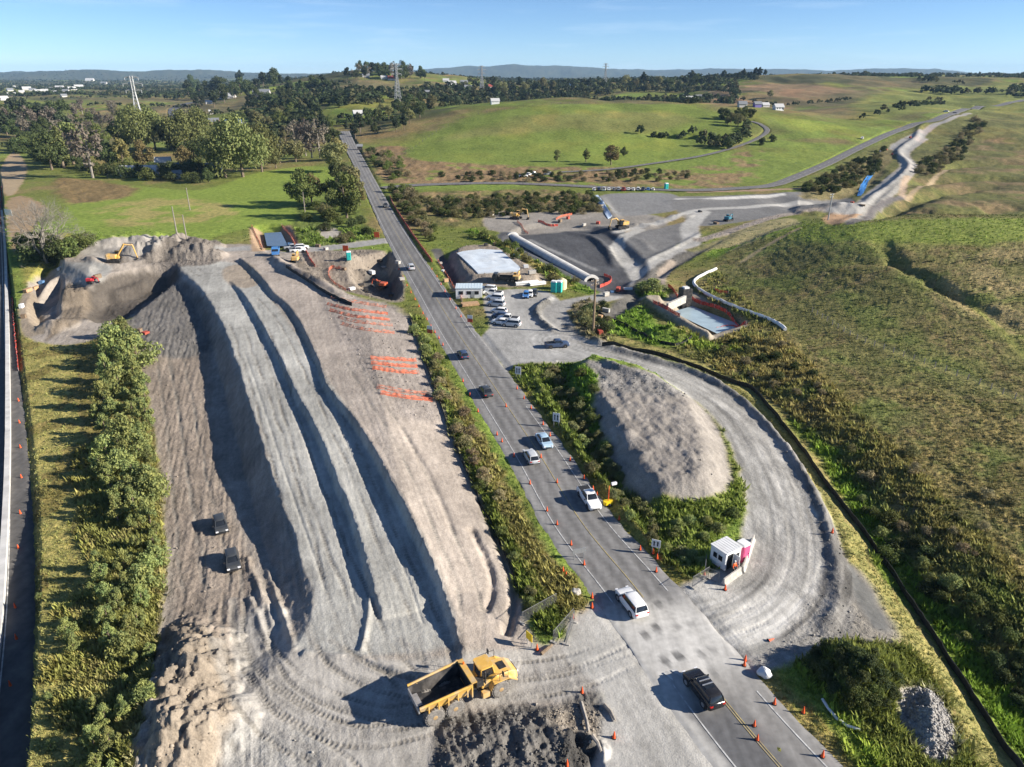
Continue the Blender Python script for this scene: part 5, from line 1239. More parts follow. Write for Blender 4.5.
def far_woods():
    """woods too far off to count: thousands of crowns in one object"""
    rng = np.random.default_rng(55); N_ = 12500
    px = rng.uniform(-60, 1090, N_ * 9); yy = np.exp(rng.uniform(math.log(560), math.log(8000), N_ * 9))
    x = (px - 512) / FPX * (yy * CP + CAM_H * SP); d = fbm(x / 200, yy / 300, 3, 700) + .25 * fbm(x / 60, yy / 60, 2, 701)
    th = np.interp(px, [-60, 300, 420, 500, 640, 760, 1090], [-.08, -.02, .05, .0, .12, .30, .34]) - .12 * sstep(1500, 3500, yy)
    band = (px > 425) & (px < 735) & (yy > 1020) & (yy < 1700) & (d > -.28)
    crest = (px > 840) & (yy > 1650) & (yy < 2600) & (d > -.1)
    ok = ((d > th) | band | crest) & ~((px > 380) & (px < 740) & (yy < 990)) & ~((px > 640) & (yy < 1500) & (d < .42) & ~band) & ~((px > 320) & (yy < 850)) & ~((px < 330) & (yy < 640))
    x, yy = x[ok][:N_], yy[ok][:N_]
    rows = []                                           # shelter belts and hedgerows
    for pts, st in (([(196, 116), (240, 112), (300, 106), (336, 104)], 7), ([(340, 108), (390, 104), (430, 106)], 7), ([(388, 116), (440, 108), (492, 102)], 8), ([(300, 132), (330, 126), (350, 124)], 6), ([(470, 100), (520, 99), (580, 97)], 8), ([(250, 90), (300, 86), (350, 84)], 9), ([(380, 90), (420, 88), (470, 92)], 9),
                    ([(0, 112), (60, 108), (120, 106), (200, 108)], 10), ([(0, 100), (80, 98), (170, 96)], 12), ([(640, 134), (690, 138), (722, 141)], 5), ([(700, 146), (722, 148), (740, 140), (748, 128)], 5), ([(690, 104), (730, 103), (790, 106), (850, 100)], 9), ([(860, 118), (905, 108), (940, 100)], 12), ([(340, 118), (372, 122), (402, 124)], 6)):
        Q = ribbon_on_ground(pts, st); rows.append(Q[:, :2] + rng.normal(size=(len(Q), 2)) * st * .35)
    rows = np.vstack(rows); x = np.r_[x, rows[:, 0]]; yy = np.r_[yy, rows[:, 1]]; z = ground(x, yy); n = len(x)
    s = rng.uniform(3.6, 7.6, n) * np.where(np.arange(n) >= n - len(rows), .62, 1); q = 24
    k = np.repeat(np.arange(n), q)
    dd = rng.normal(size=(n * q, 3)); dd /= np.linalg.norm(dd, axis=1)[:, None]; dd[:, 2] = np.abs(dd[:, 2]) * 1.1 - .15
    P = np.stack([x, yy, z + s * .55], 1)[k] + dd * s[k][:, None] * rng.uniform(.6, 1.05, (n * q, 1)) * np.array([.8, .8, .9])
    V, F = leaf_quads(P, dd + np.array([0, 0, .2]), 1, rng, .6)
    Vc = V.reshape(-1, 4, 3); c = P[:, None, :]; V = (c + (Vc - c) * (s[k] * .62)[:, None, None]).reshape(-1, 3)
    tint = rng.uniform(.65, 1.35, n)[k][:, None] * np.where(rng.uniform(size=n)[k][:, None] < .25, np.array([[.085, .085, .04]]), np.array([[.045, .060, .026]]))
    tag(mesh_np('far_woodland', V, F, TUFT, None, False, {'albedo': np.repeat(tint, 4, 0)}), kind='stuff')

def low_scrub():
    """the smallest bushes of the middle distance, grown together as one scrub"""
    V = []; F = []; Cc = []; k = 0; rng = np.random.default_rng(9)
    cols = dict(bush=(.060, .080, .028), bushmid=(.110, .135, .040), busholive=(.165, .155, .068), bushlime=(.165, .215, .058), bushstraw=(.27, .23, .13))
    for kind, p, h, wide in LOW:
        (CV, CF), *_ = tree_meshes(kind, random.randrange(3)); a = rng.uniform(0, 6.28); s = h / 10
        x = (CV[:, 0] * math.cos(a) - CV[:, 1] * math.sin(a)) * s * wide + p[0]; y = (CV[:, 0] * math.sin(a) + CV[:, 1] * math.cos(a)) * s * wide + p[1]; z = CV[:, 2] * s + p[2]
        V.append(np.stack([x, y, z], 1)); F.append(CF + k); k += len(CV); Cc.append(np.repeat(np.array(cols[kind])[None] * rng.uniform(.6, 1.3, (len(CF), 1)), 4, 0))
    tag(mesh_np('low_scrub', np.vstack(V), np.vstack(F), TUFT, None, False, {'albedo': np.vstack(Cc)}), kind='stuff')
# ------------------------------------------------------------------ vehicles (local axes: +x forward, z up)
def paintm(name, col, rough=.32): return mat('paint_' + name, col, rough, .0, var=.06, scale=1.5, spec=.5, dirt=(.30, .28, .25), dirt_amt=.05 if col[0] < .3 else .12)
GLASS = mat('dark_glass', (.018, .022, .028), .12, spec=.6, var=.1); TYRE = mat('tyre', (.028, .027, .026), .9, var=.3, scale=6, dirt=(.22, .20, .18), dirt_amt=.5)
RIM = mat('rim_metal', (.42, .42, .42), .4, .6); BLACKP = mat('black_plastic', (.03, .03, .032), .6); LAMPW = mat('lamp_clear', (.75, .76, .78), .2, spec=.6); LAMPR = mat('lamp_red', (.45, .02, .015), .3, spec=.6)
WHITE = paintm('white', (.78, .78, .76)); BASEPAINT = WHITE
CARCOL = dict(white=WHITE, black=paintm('black', (.018, .018, .020), .18), silver=paintm('silver', (.50, .52, .53), .3), blue=paintm('light_blue', (.36, .50, .62)), dark=paintm('charcoal', (.05, .055, .06)),
              navy=paintm('navy', (.045, .07, .13)), red=paintm('red', (.42, .035, .03)), grey=paintm('grey', (.22, .23, .24)), teal=paintm('teal', (.05, .38, .36)), brightblue=paintm('bright_blue', (.06, .20, .48)))
CARSPEC = dict(  # L, W, H, bonnet z, belt z, roof z, cabin (rear foot, roof rear, roof front, front foot) as x, wheelbase front/rear
    suv=(4.75, 1.90, 1.74, 1.08, 1.12, 1.72, (-2.22, -1.95, .35, 1.05), (1.42, -1.40), .37),
    hatch=(4.1, 1.75, 1.50, .96, .98, 1.48, (-1.95, -1.50, .30, 1.05), (1.28, -1.26), .32),
    sedan=(4.65, 1.80, 1.46, .94, .98, 1.45, (-1.62, -.95, .35, 1.20), (1.38, -1.36), .32),
    ute=(5.3, 1.88, 1.80, 1.12, 1.15, 1.78, (-.72, -.55, .62, 1.25), (1.62, -1.58), .38))
_CARP = {}
def make_car(kind):
    L, Wd, H, zb, zl, zr, (c0, c1, c2, c3), (fw, rw), wr = CARSPEC[kind]
    root = empty(kind + '_proto'); hw = Wd / 2
    def ringp(x, w, z0, z1, cr=.90): return [(x, -w * .93, z0), (x, -w, z0 + .2), (x, -w * .985, z1 - .16), (x, -w * cr, z1), (x, w * cr, z1), (x, w * .985, z1 - .16), (x, w, z0 + .2), (x, w * .93, z0)]
    b = MB(); f, r = L / 2, -L / 2
    if kind == 'ute':
        b.loft([ringp(r, hw * .95, .45, 1.05), ringp(r + .08, hw, .36, 1.12), ringp(-.75, hw, .32, 1.14), ringp(c3, hw, .30, zl), ringp(1.9, hw * .99, .30, zb), ringp(f - .40, hw * .96, .32, 1.05), ringp(f - .14, hw * .89, .34, .97), ringp(f, hw * .70, .42, .78)])
    else:
        zt = zl if kind != 'sedan' else .98
        b.loft([ringp(r, hw * .74, .48, zt * .78), ringp(r + .05, hw * .86, .44, zt * .88), ringp(r + .2, hw * .95, .36, zt * .97), ringp(r + .42, hw * .985, .34, zt), ringp(rw, hw, .30, zl), ringp(0, hw, .28, zl), ringp(c3, hw, .29, zl), ringp((c3 + f) / 2 + .1, hw * .98, .30, zb * .97), ringp(f - .40, hw * .955, .31, zb * .90), ringp(f - .16, hw * .87, .33, zb * .80), ringp(f - .04, hw * .74, .38, zb * .68), ringp(f, hw * .60, .44, zb * .58)])
    for x in (fw, rw):
        for s in (-1, 1): b.ring((x, s * (hw - .01), wr), [(-.03, wr * 1.24), (.025, wr * 1.22)], 'y', 18, mi=1)
    b.build('body', [BASEPAINT, BLACKP], root, True)
    g = MB(); wi = hw * .89; wt = hw * .68
    def gl(xa, xb, w_, z): e = .22; return [(xa, -w_ + e, z), (xa + e * .5, -w_, z), (xb - e * .7, -w_, z), (xb, -w_ + e * 1.3, z), (xb, w_ - e * 1.3, z), (xb - e * .7, w_, z), (xa + e * .5, w_, z), (xa, w_ - e, z)]
    zm = zl + (zr - zl) * .62
    g.loft([gl(c0, c3, wi, zl - .02), gl(c0 + (c1 - c0) * .55, c3 + (c2 - c3) * .58, wi + (wt - wi) * .5, zm), gl(c1, c2, wt, zr - .05)])
    g.build('windows', GLASS, root, True)
    t = MB(); t.loft([gl(c1 - .06, c2 + .10, wt + .05, zr - .07), gl(c1 + .02, c2 + .02, wt, zr - .01), gl(c1 + .3, c2 - .25, wt * .7, zr + .03)])
    for s in (-1, 1):
        for a, q in (((c0 + .02), c1), (c3 - .02, c2), ((c0 + c3) / 2 - .25, (c1 + c2) / 2 - .1)):
            t.tube([(a, s * (wi - .10 + .005), zl - .03), ((a + q) / 2, s * ((wi + wt) / 2 - .05), (zl + zr) / 2 + .03), (q, s * (wt - .06), zr - .04)], .045, 5)
    t.build('roof', BASEPAINT, root, True)
    if kind == 'ute':
        e = MB(); e.box(((r + .12 - .80) / 2, 0, 1.13), (-.80 - r - .2, hw * 1.62, .06)); e.build('tray_cover', BLACKP, root)
    w0 = MB(); w0.ring((0, 0, 0), [(-.11, wr * .62), (-.11, wr * .9), (-.07, wr), (.07, wr), (.11, wr * .9), (.11, wr * .62)], 'y', 18)
    tm = w0.build('wheel', TYRE, root, True)
    rm_ = MB(); rm_.ring((0, 0, 0), [(-.10, wr * .64), (.115, wr * .64), (.12, wr * .2)], 'y', 12); rim = rm_.build('rim', RIM, tm, True)
    first = True
    for x in (fw, rw):
        for s in (-1, 1):
            q = tm if first else copy_tree(tm, root); first = False
            q.location = (x, s * (hw - .10), wr); q.scale = (1, s, 1)
    for nm, x, m in (('headlight', f - .10, LAMPW), ('taillight', r + .06, LAMPR)):
        for s in (-1, 1):
            h = MB(); h.box((0, 0, 0), (.14, .34, .15), bev=.03); o = h.build(nm, m, root); o.location = (x, s * hw * .70, zb * .74 if nm == 'headlight' else zl * .80)
    for s in (-1, 1):
        h = MB(); h.box((c3 - .25, s * (hw + .09), zl + .05), (.12, .2, .14), bev=.03); h.build('mirror', BLACKP, root)
    p = MB(); p.box((f - .02, 0, zb * .45), (.06, hw * 1.1, .16)); p.build('grille', BLACKP, root)
    p = MB(); p.box((r + .02, 0, .62), (.05, .38, .13)); p.build('number_plate', WHITE, root)
    return root
def car(kind, colour, loc, heading, label, group=None, name=None):
    if kind not in _CARP: _CARP[kind] = make_car(kind); r = _CARP[kind]; fresh = True
    else: r = copy_tree(_CARP[kind])
    if CARCOL[colour] != BASEPAINT and r is not _CARP[kind]: set_mat(r, BASEPAINT, CARCOL[colour])
    r.name = name or {'suv': 'car', 'hatch': 'car', 'sedan': 'car', 'ute': 'pickup_truck'}[kind]
    for k in ('label', 'category', 'group'):
        if k in r: del r[k]
    r.location = loc; r.rotation_euler = (0, 0, heading)
    return tag(r, label, 'pickup truck' if kind == 'ute' else 'car', group)
def on_road(r, px, py, away=True):
    s, o = road_s(r, px, py); p = road_pt(r, s, o, .0); d = road_dir(r, s)
    h = math.atan2(d[1], d[0]) + (PI if away else 0)        # travel runs towards the camera
    return (float(p[0]), float(p[1]), float(p[2]) - .012 * abs(o)), h
def heading_px(a, b, z=0):
    p, q = at(*a, z), at(*b, z); return math.atan2(q[1] - p[1], q[0] - p[0])

def wheel_parts(root, tyre_r, wd, rim_m, spots, axis='y', n=22, lugs=0):
    b = MB(); b.ring((0, 0, 0), [(-wd / 2, tyre_r * .55), (-wd / 2, tyre_r * .88), (-wd * .36, tyre_r), (wd * .36, tyre_r), (wd / 2, tyre_r * .88), (wd / 2, tyre_r * .55)], 'y', n)
    for k in range(lugs):
        a = 2 * PI * k / lugs; M = Matrix.Rotation(a, 4, 'Y')
        for s in (-1, 1): b.box((0, s * wd * .24, tyre_r), (.12, wd * .44, .09), M @ Matrix.Rotation(.0, 4, 'Z'))
    w0 = b.build('wheel', TYRE if not lugs else mat('dusty_tyre', (.20, .185, .165), .95, var=.3, scale=5), root, True)
    r = MB(); r.ring((0, 0, 0), [(-wd * .48, tyre_r * .57), (wd * .30, tyre_r * .56), (wd * .34, tyre_r * .26), (wd * .52, tyre_r * .24), (wd * .52, .04)], 'y', 16); r.build('rim', rim_m, w0, True)
    for i, p in enumerate(spots):
        q = w0 if i == 0 else copy_tree(w0, root); q.location = p; q.scale = (1, 1 if p[1] > 0 else -1, 1)

YEL = mat('machine_yellow', (.64, .38, .085), .5, var=.14, scale=1.6, spec=.35, dirt=(.46, .39, .29), dirt_amt=.8)
STEEL = mat('worn_steel', (.035, .034, .034), .6, .3, var=.3, scale=2, dirt=(.20, .18, .16), dirt_amt=.5); DARKST = mat('dark_machine_metal', (.035, .035, .036), .6, .2, var=.2, dirt=(.2, .17, .14), dirt_amt=.4)
def dump_truck(loc, heading):
    root = empty('dump_truck', loc, heading, 'big yellow articulated dump truck with an empty black tray, crossing to the road', 'dump truck')
    # tray: open box, sides leaning out, floor rising to the tail
    x0, x1 = -5.0, .15; hb, ht = 1.12, 1.62; zf, zt = 1.55, 2.95
    out = MB()
    def side(s):
        o = [(x0 + .15, zf + .55), (x0, zt - .22), (x1 - .5, zt + .12), (x1, zt + .28), (x1 + .05, zf + .35), (x1 - .9, zf - .1), (x0 + 1.6, zf)]
        V = []
        for th in (0, -.10):
            for (x, z) in o:
                k = (z - zf) / (zt - zf); V.append((x, s * (hb + (ht - hb) * max(0, min(1.1, k)) + th), z))
        n = len(o); F = [tuple(range(n)), tuple(range(n, 2 * n))[::-1]] + [(i, (i + 1) % n, n + (i + 1) % n, n + i) for i in range(n)]
        return V, F
    for s in (-1, 1): out.add(*side(s))
    for s in (-1, 1):
        out.tube([(x0 + .02, s * (ht - .12), zt - .2), (x1 - .5, s * (ht + .0), zt + .13), (x1, s * (ht + .03), zt + .28)], .11, 6)
        for k in range(5): xx = x0 + .9 + k * .95; out.box((xx, s * (1.44), 2.2), (.12, .14, 1.0), Matrix.Rotation(0, 4, 'X'))
    out.box((x1 + .02, 0, 2.35), (.12, 3.05, 1.75)); out.box((x1 + .2, 0, zt + .27), (.55, 3.2, .09), taper=(1, 1))
    tray = out.build('tray', YEL, root)
    fl = MB(); fl.add([(x0 + .1, -1.28, zf + .5), (x0 + .1, 1.28, zf + .5), (-3.2, 1.1, zf + .12), (-3.2, -1.1, zf + .12), (x1 - .1, 1.08, zf + .08), (x1 - .1, -1.08, zf + .08)], [(0, 3, 2, 1), (3, 5, 4, 2)])
    for s in (-1, 1): fl.add([(x0 + .15, s * 1.14, zf + .55), (x0 + .05, s * 1.40, zt - .26), (x1 - .06, s * 1.44, zt + .12), (x1 - .06, s * .99, zf + .1), (-3.2, s * 1.0, zf + .14)], [(0, 1, 2, 3, 4)])
    fl.add([(x1 - .07, -1.5, zt + .1), (x1 - .07, 1.5, zt + .1), (x1 - .07, 1.1, zf + .1), (x1 - .07, -1.1, zf + .1)], [(0, 1, 2, 3)])
    fl.build('tray_lining', STEEL, tray)
    tg = MB(); tg.box((x0 + .02, 0, zf + .72), (.12, 2.7, .55), Matrix.Translation((0, 0, 0))); tg.box((x0 + .35, 0, zf + .68), (.5, 1.5, .06)); tg.build('tailgate', mat('grey_steel', (.30, .29, .28), .6, .2, var=.2), tray)
    ch = MB(); ch.box((-2.3, 0, 1.15), (5.2, .95, .55)); ch.box((-1.6, 0, .95), (.5, 2.3, .35)); ch.box((-3.5, 0, .95), (.5, 2.3, .35)); ch.box((3.1, 0, 1.05), (3.8, 1.2, .6)); ch.cyl((.75, 0, 1.15), .34, .9); ch.box((.75, 0, 1.15), (1.2, .6, .4))
    ch.tube([(.5, .5, 1.3), (1.5, .7, 1.3)], .09); ch.tube([(.5, -.5, 1.3), (1.5, -.7, 1.3)], .09); ch.build('chassis', DARKST, root)
    # tractor end
    hd = MB()
    hd.loft([[(1.35, -1.0, 1.35), (1.35, 1.0, 1.35), (1.35, 1.0, 2.0), (1.35, -1.0, 2.0)], [(2.9, -1.1, 1.25), (2.9, 1.1, 1.25), (2.9, 1.08, 2.35), (2.9, -1.08, 2.35)], [(4.6, -1.08, 1.05), (4.6, 1.08, 1.05), (4.6, .98, 2.12), (4.6, -.98, 2.12)],
             [(5.25, -.98, .95), (5.25, .98, .95), (5.2, .86, 1.72), (5.2, -.86, 1.72)]])
    hd.build('bonnet', YEL, root, False, .07)
    gr = MB(); gr.box((5.24, 0, 1.35), (.08, 1.5, .6)); gr.box((3.9, 0, 2.29), (.7, .9, .05)); gr.build('grille', DARKST, root)
    for s in (-1, 1):
        fd = MB(); fd.loft([[(2.05, s * 1.0, 1.25), (2.05, s * 1.55, 1.25), (2.05, s * 1.55, 1.35), (2.05, s * 1.0, 1.35)], [(2.35, s * 1.0, 1.95), (2.35, s * 1.58, 1.95), (2.4, s * 1.58, 2.06), (2.4, s * 1.0, 2.06)],
                 [(4.0, s * 1.0, 1.95), (4.0, s * 1.58, 1.95), (3.95, s * 1.58, 2.06), (3.95, s * 1.0, 2.06)], [(4.9, s * 1.0, 1.2), (4.9, s * 1.50, 1.2), (4.95, s * 1.50, 1.32), (4.95, s * 1.0, 1.32)]])
        fd.build('mudguard', YEL, root); fd = MB(); fd.box((1.6, s * 1.3, 1.0), (.7, .45, .6)); fd.build('step', YEL, root)
    cb = MB(); cb.loft([[(1.45, -.62, 1.9), (2.95, -.62, 1.9), (2.95, .82, 1.9), (1.45, .82, 1.9)], [(1.5, -.60, 3.3), (2.65, -.60, 3.3), (2.65, .76, 3.3), (1.5, .76, 3.3)]]); cab = cb.build('cab', GLASS, root)
    rf = MB(); rf.box((2.05, .08, 3.38), (1.45, 1.62, .16), bev=.15); 
    for x, x2 in ((1.46, 1.5), (2.95, 2.66)):
        for y in (-.63, .83): rf.tube([(x, y, 1.9), (x2, y * .96, 3.32)], .07, 6)
    rf.build('cab_roof', YEL, cab)
    st = MB(); st.tube([(1.75, -.95, 1.9), (1.75, -.95, 3.2), (1.65, -.95, 3.35)], .10, 8); st.box((1.2, -.75, 2.2), (.7, .6, .8)); st.build('exhaust', DARKST, root)
    for s in (-1, 1):
        rl = MB(); rl.tube([(2.2, s * 1.5, 2.06), (2.2, s * 1.5, 2.9), (3.9, s * 1.45, 2.9), (3.9, s * 1.45, 2.06)], .03, 5); rl.tube([(3.0, s * 1.5, 2.06), (3.0, s * 1.47, 2.9)], .025, 5)
        rl.tube([(3.0, s * 1.47, 2.9), (3.3, s * 1.55, 2.9)], .025, 5); rl.build('handrail', DARKST, root)
    for s in (-1, 1):
        m_ = MB(); m_.box((3.3, s * 1.6, 2.85), (.1, .3, .5)); m_.build('mirror', BLACKP, root)
        l = MB(); l.cyl((5.3, s * .7, 1.55), .12, .08, 'x', 10); l.build('headlight', LAMPW, root)
    be = MB(); be.cyl((x1 + .25, .9, zt + .45), .09, .2, n=8); be.build('beacon', mat('beacon_orange', (.8, .16, .02), .4), root)
    wheel_parts(root, .93, .68, mat('wheel_hub', (.40, .27, .13), .7, .1, var=.3), [(3.15, 1.22, .93), (3.15, -1.22, .93), (-1.55, 1.2, .93), (-1.55, -1.2, .93), (-3.55, 1.2, .93), (-3.55, -1.2, .93)], lugs=22)
    return root
def excavator(loc, heading, label, colour=None, reach=1.0, swing=0.0, scale=1.0, up=1.0, dig=-.4):
    c = colour or YEL
    root = empty('excavator', loc, heading, label, 'excavator', None, scale)
    for s in (-1, 1):
        t = MB(); t.prism([(-1.9, .18), (-1.6, 0), (1.6, 0), (1.9, .18), (2.0, .5), (1.75, .85), (-1.75, .85), (-2.0, .5)], s * 1.25 - .3, s * 1.25 + .3, 'y'); t.build('track', DARKST, root)
    u = MB(); u.box((0, 0, .75), (1.8, 2.0, .5)); u.cyl((0, 0, 1.05), .75, .2); u.build('undercarriage', DARKST, root)
    M = Matrix.Rotation(swing, 4, 'Z')
    h = MB(); h.box((-.7, 0, 1.75), (2.9, 2.7, 1.1), M, bev=.3); h.box((-1.75, 0, 1.7), (.9, 2.75, 1.25), M, bev=.4); h.box((.95, -.6, 1.5), (.7, 1.2, .7), M); h.build('house', c, root, False, .05)
    cb = MB(); cb.loft([[(.1, .35, 1.4), (1.65, .35, 1.4), (1.65, 1.32, 1.4), (.1, 1.32, 1.4)], [(.15, .4, 2.95), (1.3, .4, 2.95), (1.3, 1.27, 2.95), (.15, 1.27, 2.95)]], M); cab = cb.build('cab', GLASS, root)
    r = MB(); r.box((.72, .83, 3.0), (1.3, 1.0, .12), M, bev=.1); r.build('cab_roof', c, cab)
    b0 = Vector((.9, -.25, 1.9)); b1 = Vector((3.0 * reach, -.25, 4.3 * up)); b2 = Vector((5.2 * reach, -.25, 4.0 * up)); b3 = Vector((5.9 * reach, -.25, 1.2 + dig)); 
    bm_ = MB(); bm_.tube([b0, b1, b2], [.28, .34, .2], 6, M); boom = bm_.build('boom', c, root)
    cy = MB(); cy.tube([(1.3, -.25, 1.6), b1 * .9], .10, 6, M); cy.tube([b1 + Vector((.2, 0, .35)), b2 + Vector((.2, 0, .45))], .09, 6, M); cy.build('hydraulic_ram', DARKST, boom)
    sk = MB(); sk.tube([b2 + Vector((-.3, 0, .35)), b2, b3], [.16, .22, .13], 6, M); sk.build('stick', c, root)
    k = MB(); k.prism([(b3.x - .2, b3.z + .2), (b3.x + .35, b3.z), (b3.x + .2, b3.z - .75), (b3.x - .35, b3.z - 1.0), (b3.x - .85, b3.z - .65), (b3.x - .55, b3.z - .3)], -.85, .35, 'y', M); k.build('bucket', DARKST, root)
    return root
def lorry(loc, heading, label, cabm, bedm, scale=1.0, cat='truck', load=None):
    root = empty('truck', loc, heading, label, cat, None, scale)
    b = MB(); b.loft([[(1.9, -1.15, .55), (3.6, -1.15, .55), (3.6, 1.15, .55), (1.9, 1.15, .55)], [(1.9, -1.15, 1.6), (3.6, -1.15, 1.6), (3.6, 1.15, 1.6), (1.9, 1.15, 1.6)], [(1.95, -1.05, 2.55), (3.2, -1.05, 2.55), (3.2, 1.05, 2.55), (1.95, 1.05, 2.55)]])
    cab = b.build('cab', cabm, root, False, .04)
    g = MB(); g.add([(3.62, -1.0, 1.62), (3.62, 1.0, 1.62), (3.25, .92, 2.42), (3.25, -.92, 2.42)], [(0, 1, 2, 3)])
    for s in (-1, 1): g.add([(2.2, s * 1.16, 1.65), (3.3, s * 1.16, 1.65), (3.05, s * 1.09, 2.35), (2.2, s * 1.09, 2.35)], [(0, 1, 2, 3)])
    g.build('windscreen', GLASS, cab)
    c = MB(); c.box((-.4, 0, .75), (7.0, .9, .3)); c.box((-1.0, 0, .98), (5.4, 2.3, .12)); c.build('chassis', DARKST, root)
    t = MB()
    for s in (-1, 1): t.box((-1.0, s * 1.17, 1.35), (5.4, .08, .65))
    t.box((-3.68, 0, 1.35), (.08, 2.42, .65)); t.box((1.68, 0, 1.6), (.1, 2.42, 1.1)); t.build('deck', bedm, root)
    if load: l = MB(); l.box((-1.0, 0, 1.5), (4.4, 1.9, .8), bev=.4, taper=(.8, .7)); l.build('load', load, root)
    wheel_parts(root, .48, .34, RIM, [(2.7, 1.02, .48), (2.7, -1.02, .48), (-1.5, 1.02, .48), (-1.5, -1.02, .48), (-2.7, 1.02, .48), (-2.7, -1.02, .48)], n=14)
    return root

def place_vehicles():
    yaw = heading_px((441, 722), (496, 698))
    # near wheels stand on the tracks seen in the photo
    a, b = np.array(at(441, 723)), np.array(at(497, 699)); ax = (b - a) / np.linalg.norm(b - a); left = np.array([-ax[1], ax[0], 0])
    mid_ = (a + b) / 2 + left * 1.55; o = mid_ - ax * (3.15 - 3.55) / 2
    dump_truck((o[0], o[1], float(ground(o[0], o[1])) - .02), yaw)
    # the protos are placed first, in white
    p, h = on_road(HIGHWAY, 631, 608, True); car('suv', 'white', p, h, 'white SUV driving away just before the dusty truck crossing', 'vehicles on the highway')
    p, h = on_road(HIGHWAY, 589, 503, False); car('ute', 'white', p, h, 'white double cab pickup with black tray cover driving towards the crossing', 'vehicles on the highway')
    c0 = at(498, 312); car('hatch', 'white', hit(499, 313), heading_px((510, 314), (488, 312)), 'white hatchback in the yard row, between two other parked cars', 'cars parked in the yard')
    c1 = hit(501, 324); car('sedan', 'white', c1, heading_px((512, 325), (490, 323)), 'white sedan parked nearest the highway junction in the yard row', 'cars parked in the yard')
    p, h = on_road(HIGHWAY, 702, 695, True); bs = car('suv', 'black', p, h, 'glossy black SUV with pale roof bars driving on the near highway', 'vehicles on the highway')
    rk = MB()
    for x in (-.45, .05): rk.box((x - .1, 0, 1.79), (.10, 1.15, .05))
    rk.build('roof_rack', mat('alloy', (.6, .6, .6), .35, .7), bs)
    sr = MB(); sr.box((-.75, 0, 1.762), (.7, 1.0, .012)); sr.build('sunroof', GLASS, bs)
    for k, c, x, y, aw, lb in (('hatch', 'silver', 531, 461, True, 'small silver car driving away beside the pale blue car'), ('sedan', 'blue', 544, 445, False, 'pale blue sedan coming towards the camera beside the silver car'),
                           ('sedan', 'dark', 486, 395, True, 'dark grey car driving away, halfway to the yard entrance'), ('hatch', 'navy', 463, 358, True, 'dark blue car with pale roof passing the yard entrance'),
                           ('suv', 'silver', 411, 270, True, 'silver car on the bridge beside the excavation pit'), ('ute', 'dark', 386, 208, False, 'dark vehicle on the highway near the side road junction'),
                           ('hatch', 'white', 346, 146, False, 'white car at the far end of the highway, under the trees')):
        p, h = on_road(HIGHWAY, x, y, aw); car(k, c, p, h, lb, 'vehicles on the highway')
    for x, y, lb, a in ((221, 528, 'black car parked on the brown strip, the farther of the two', ((220, 515), (226, 540))), (233, 564, 'black car parked on the brown strip, the nearer of the two', ((230, 548), (236, 580)))):
        z = hit(x, y); car('hatch', 'dark', z, heading_px(a[0], a[1], z[2]), lb, 'black cars below the embankment')
    row = [('ute', 'white', 493, 295), ('suv', 'white', 495, 300), ('suv', 'silver', 496, 306), ('hatch', 'navy', 500, 318), ('ute', 'white', 508, 321), ('suv', 'silver', 511, 326), ('suv', 'white', 488, 291)]
    for k, c, x, y in row:
        car(k, c, hit(x, y), heading_px((x + 11, y + 1), (x - 11, y - 1)), unique_label({'white': 'white', 'silver': 'silver', 'navy': 'navy blue'}[c] + (' pickup' if k == 'ute' else ' car') + ' parked in the yard row', x, y), 'cars parked in the yard')
    for i, (k, c, x, y, n_) in enumerate((('hatch', 'brightblue', 526, 297, 'bright blue'), ('hatch', 'white', 530, 296, 'white'), ('hatch', 'dark', 534, 295, 'dark'))):
        car(k, c, hit(x, y), heading_px((x + 4, y - 7), (x, y + 7)), n_ + ' car parked crosswise in the yard middle, below the toilets', 'cars in the middle of the yard')
    car('ute', 'navy', hit(557, 347), heading_px((550, 347), (566, 346)), 'dark blue pickup turning out of the yard beside the mound', None)
    cols = ['white', 'navy', 'white', 'white', 'grey', 'silver', 'red', 'white', 'white', 'white', 'navy', 'brightblue', 'white']
    for i, c in enumerate(cols):
        x = 594 + i * 4.9; y = 190.6 - (i % 2) * .2
        car(['hatch', 'suv', 'ute', 'sedan'][i % 4], c, hit(x, y), heading_px((x, y), (x + 2, y - 5)), unique_label(dict(navy='dark blue', brightblue='bright blue').get(c, c) + ' vehicle in the row beside the side road', x, y * 1.0 + i * .01), 'cars parked beside the side road')
    for i, (k, c, x, y) in enumerate((('ute', 'white', 523, 177), ('suv', 'white', 529, 175.5), ('ute', 'white', 534, 174.5), ('suv', 'silver', 548, 175), ('suv', 'white', 862, 139), ('ute', 'white', 946, 112), ('suv', 'dark', 955, 114))):
        car(k, c, hit(x, y), .2 + i, unique_label({'white': 'white', 'silver': 'silver', 'dark': 'dark'}[c] + ' vehicle parked off the side road', x, y), 'vehicles beyond the side road')
    for x, y, c, lb, kd in ((298, 252, 'white', 'white pickup on the lane right of the blue lorry', 'ute'), (292, 249, 'silver', 'silver pickup on the lane behind the blue lorry', 'ute'), (302, 249, 'white', 'white car on the lane furthest right of the lorry', 'suv')):
        car(kd, c, hit(x, y), heading_px((x - 8, y), (x + 8, y - 1)), lb, 'vehicles on the lane behind the embankment')
    lorry(hit(276, 254), heading_px((277, 248), (276, 258)), 'blue flat deck lorry on the lane behind the embankment', CARCOL['brightblue'], mat('deck_blue', (.08, .22, .45), .6))
    lorry(hit(504, 281), heading_px((510, 281), (490, 280)), 'dark tip truck standing below the white pad', CARCOL['dark'], DARKST, .9)
    excavator(hit(116, 262), heading_px((112, 262), (136, 262)), 'yellow excavator with raised arm among the spoil piles', None, 1.0, .25, 1.1, 1.15)
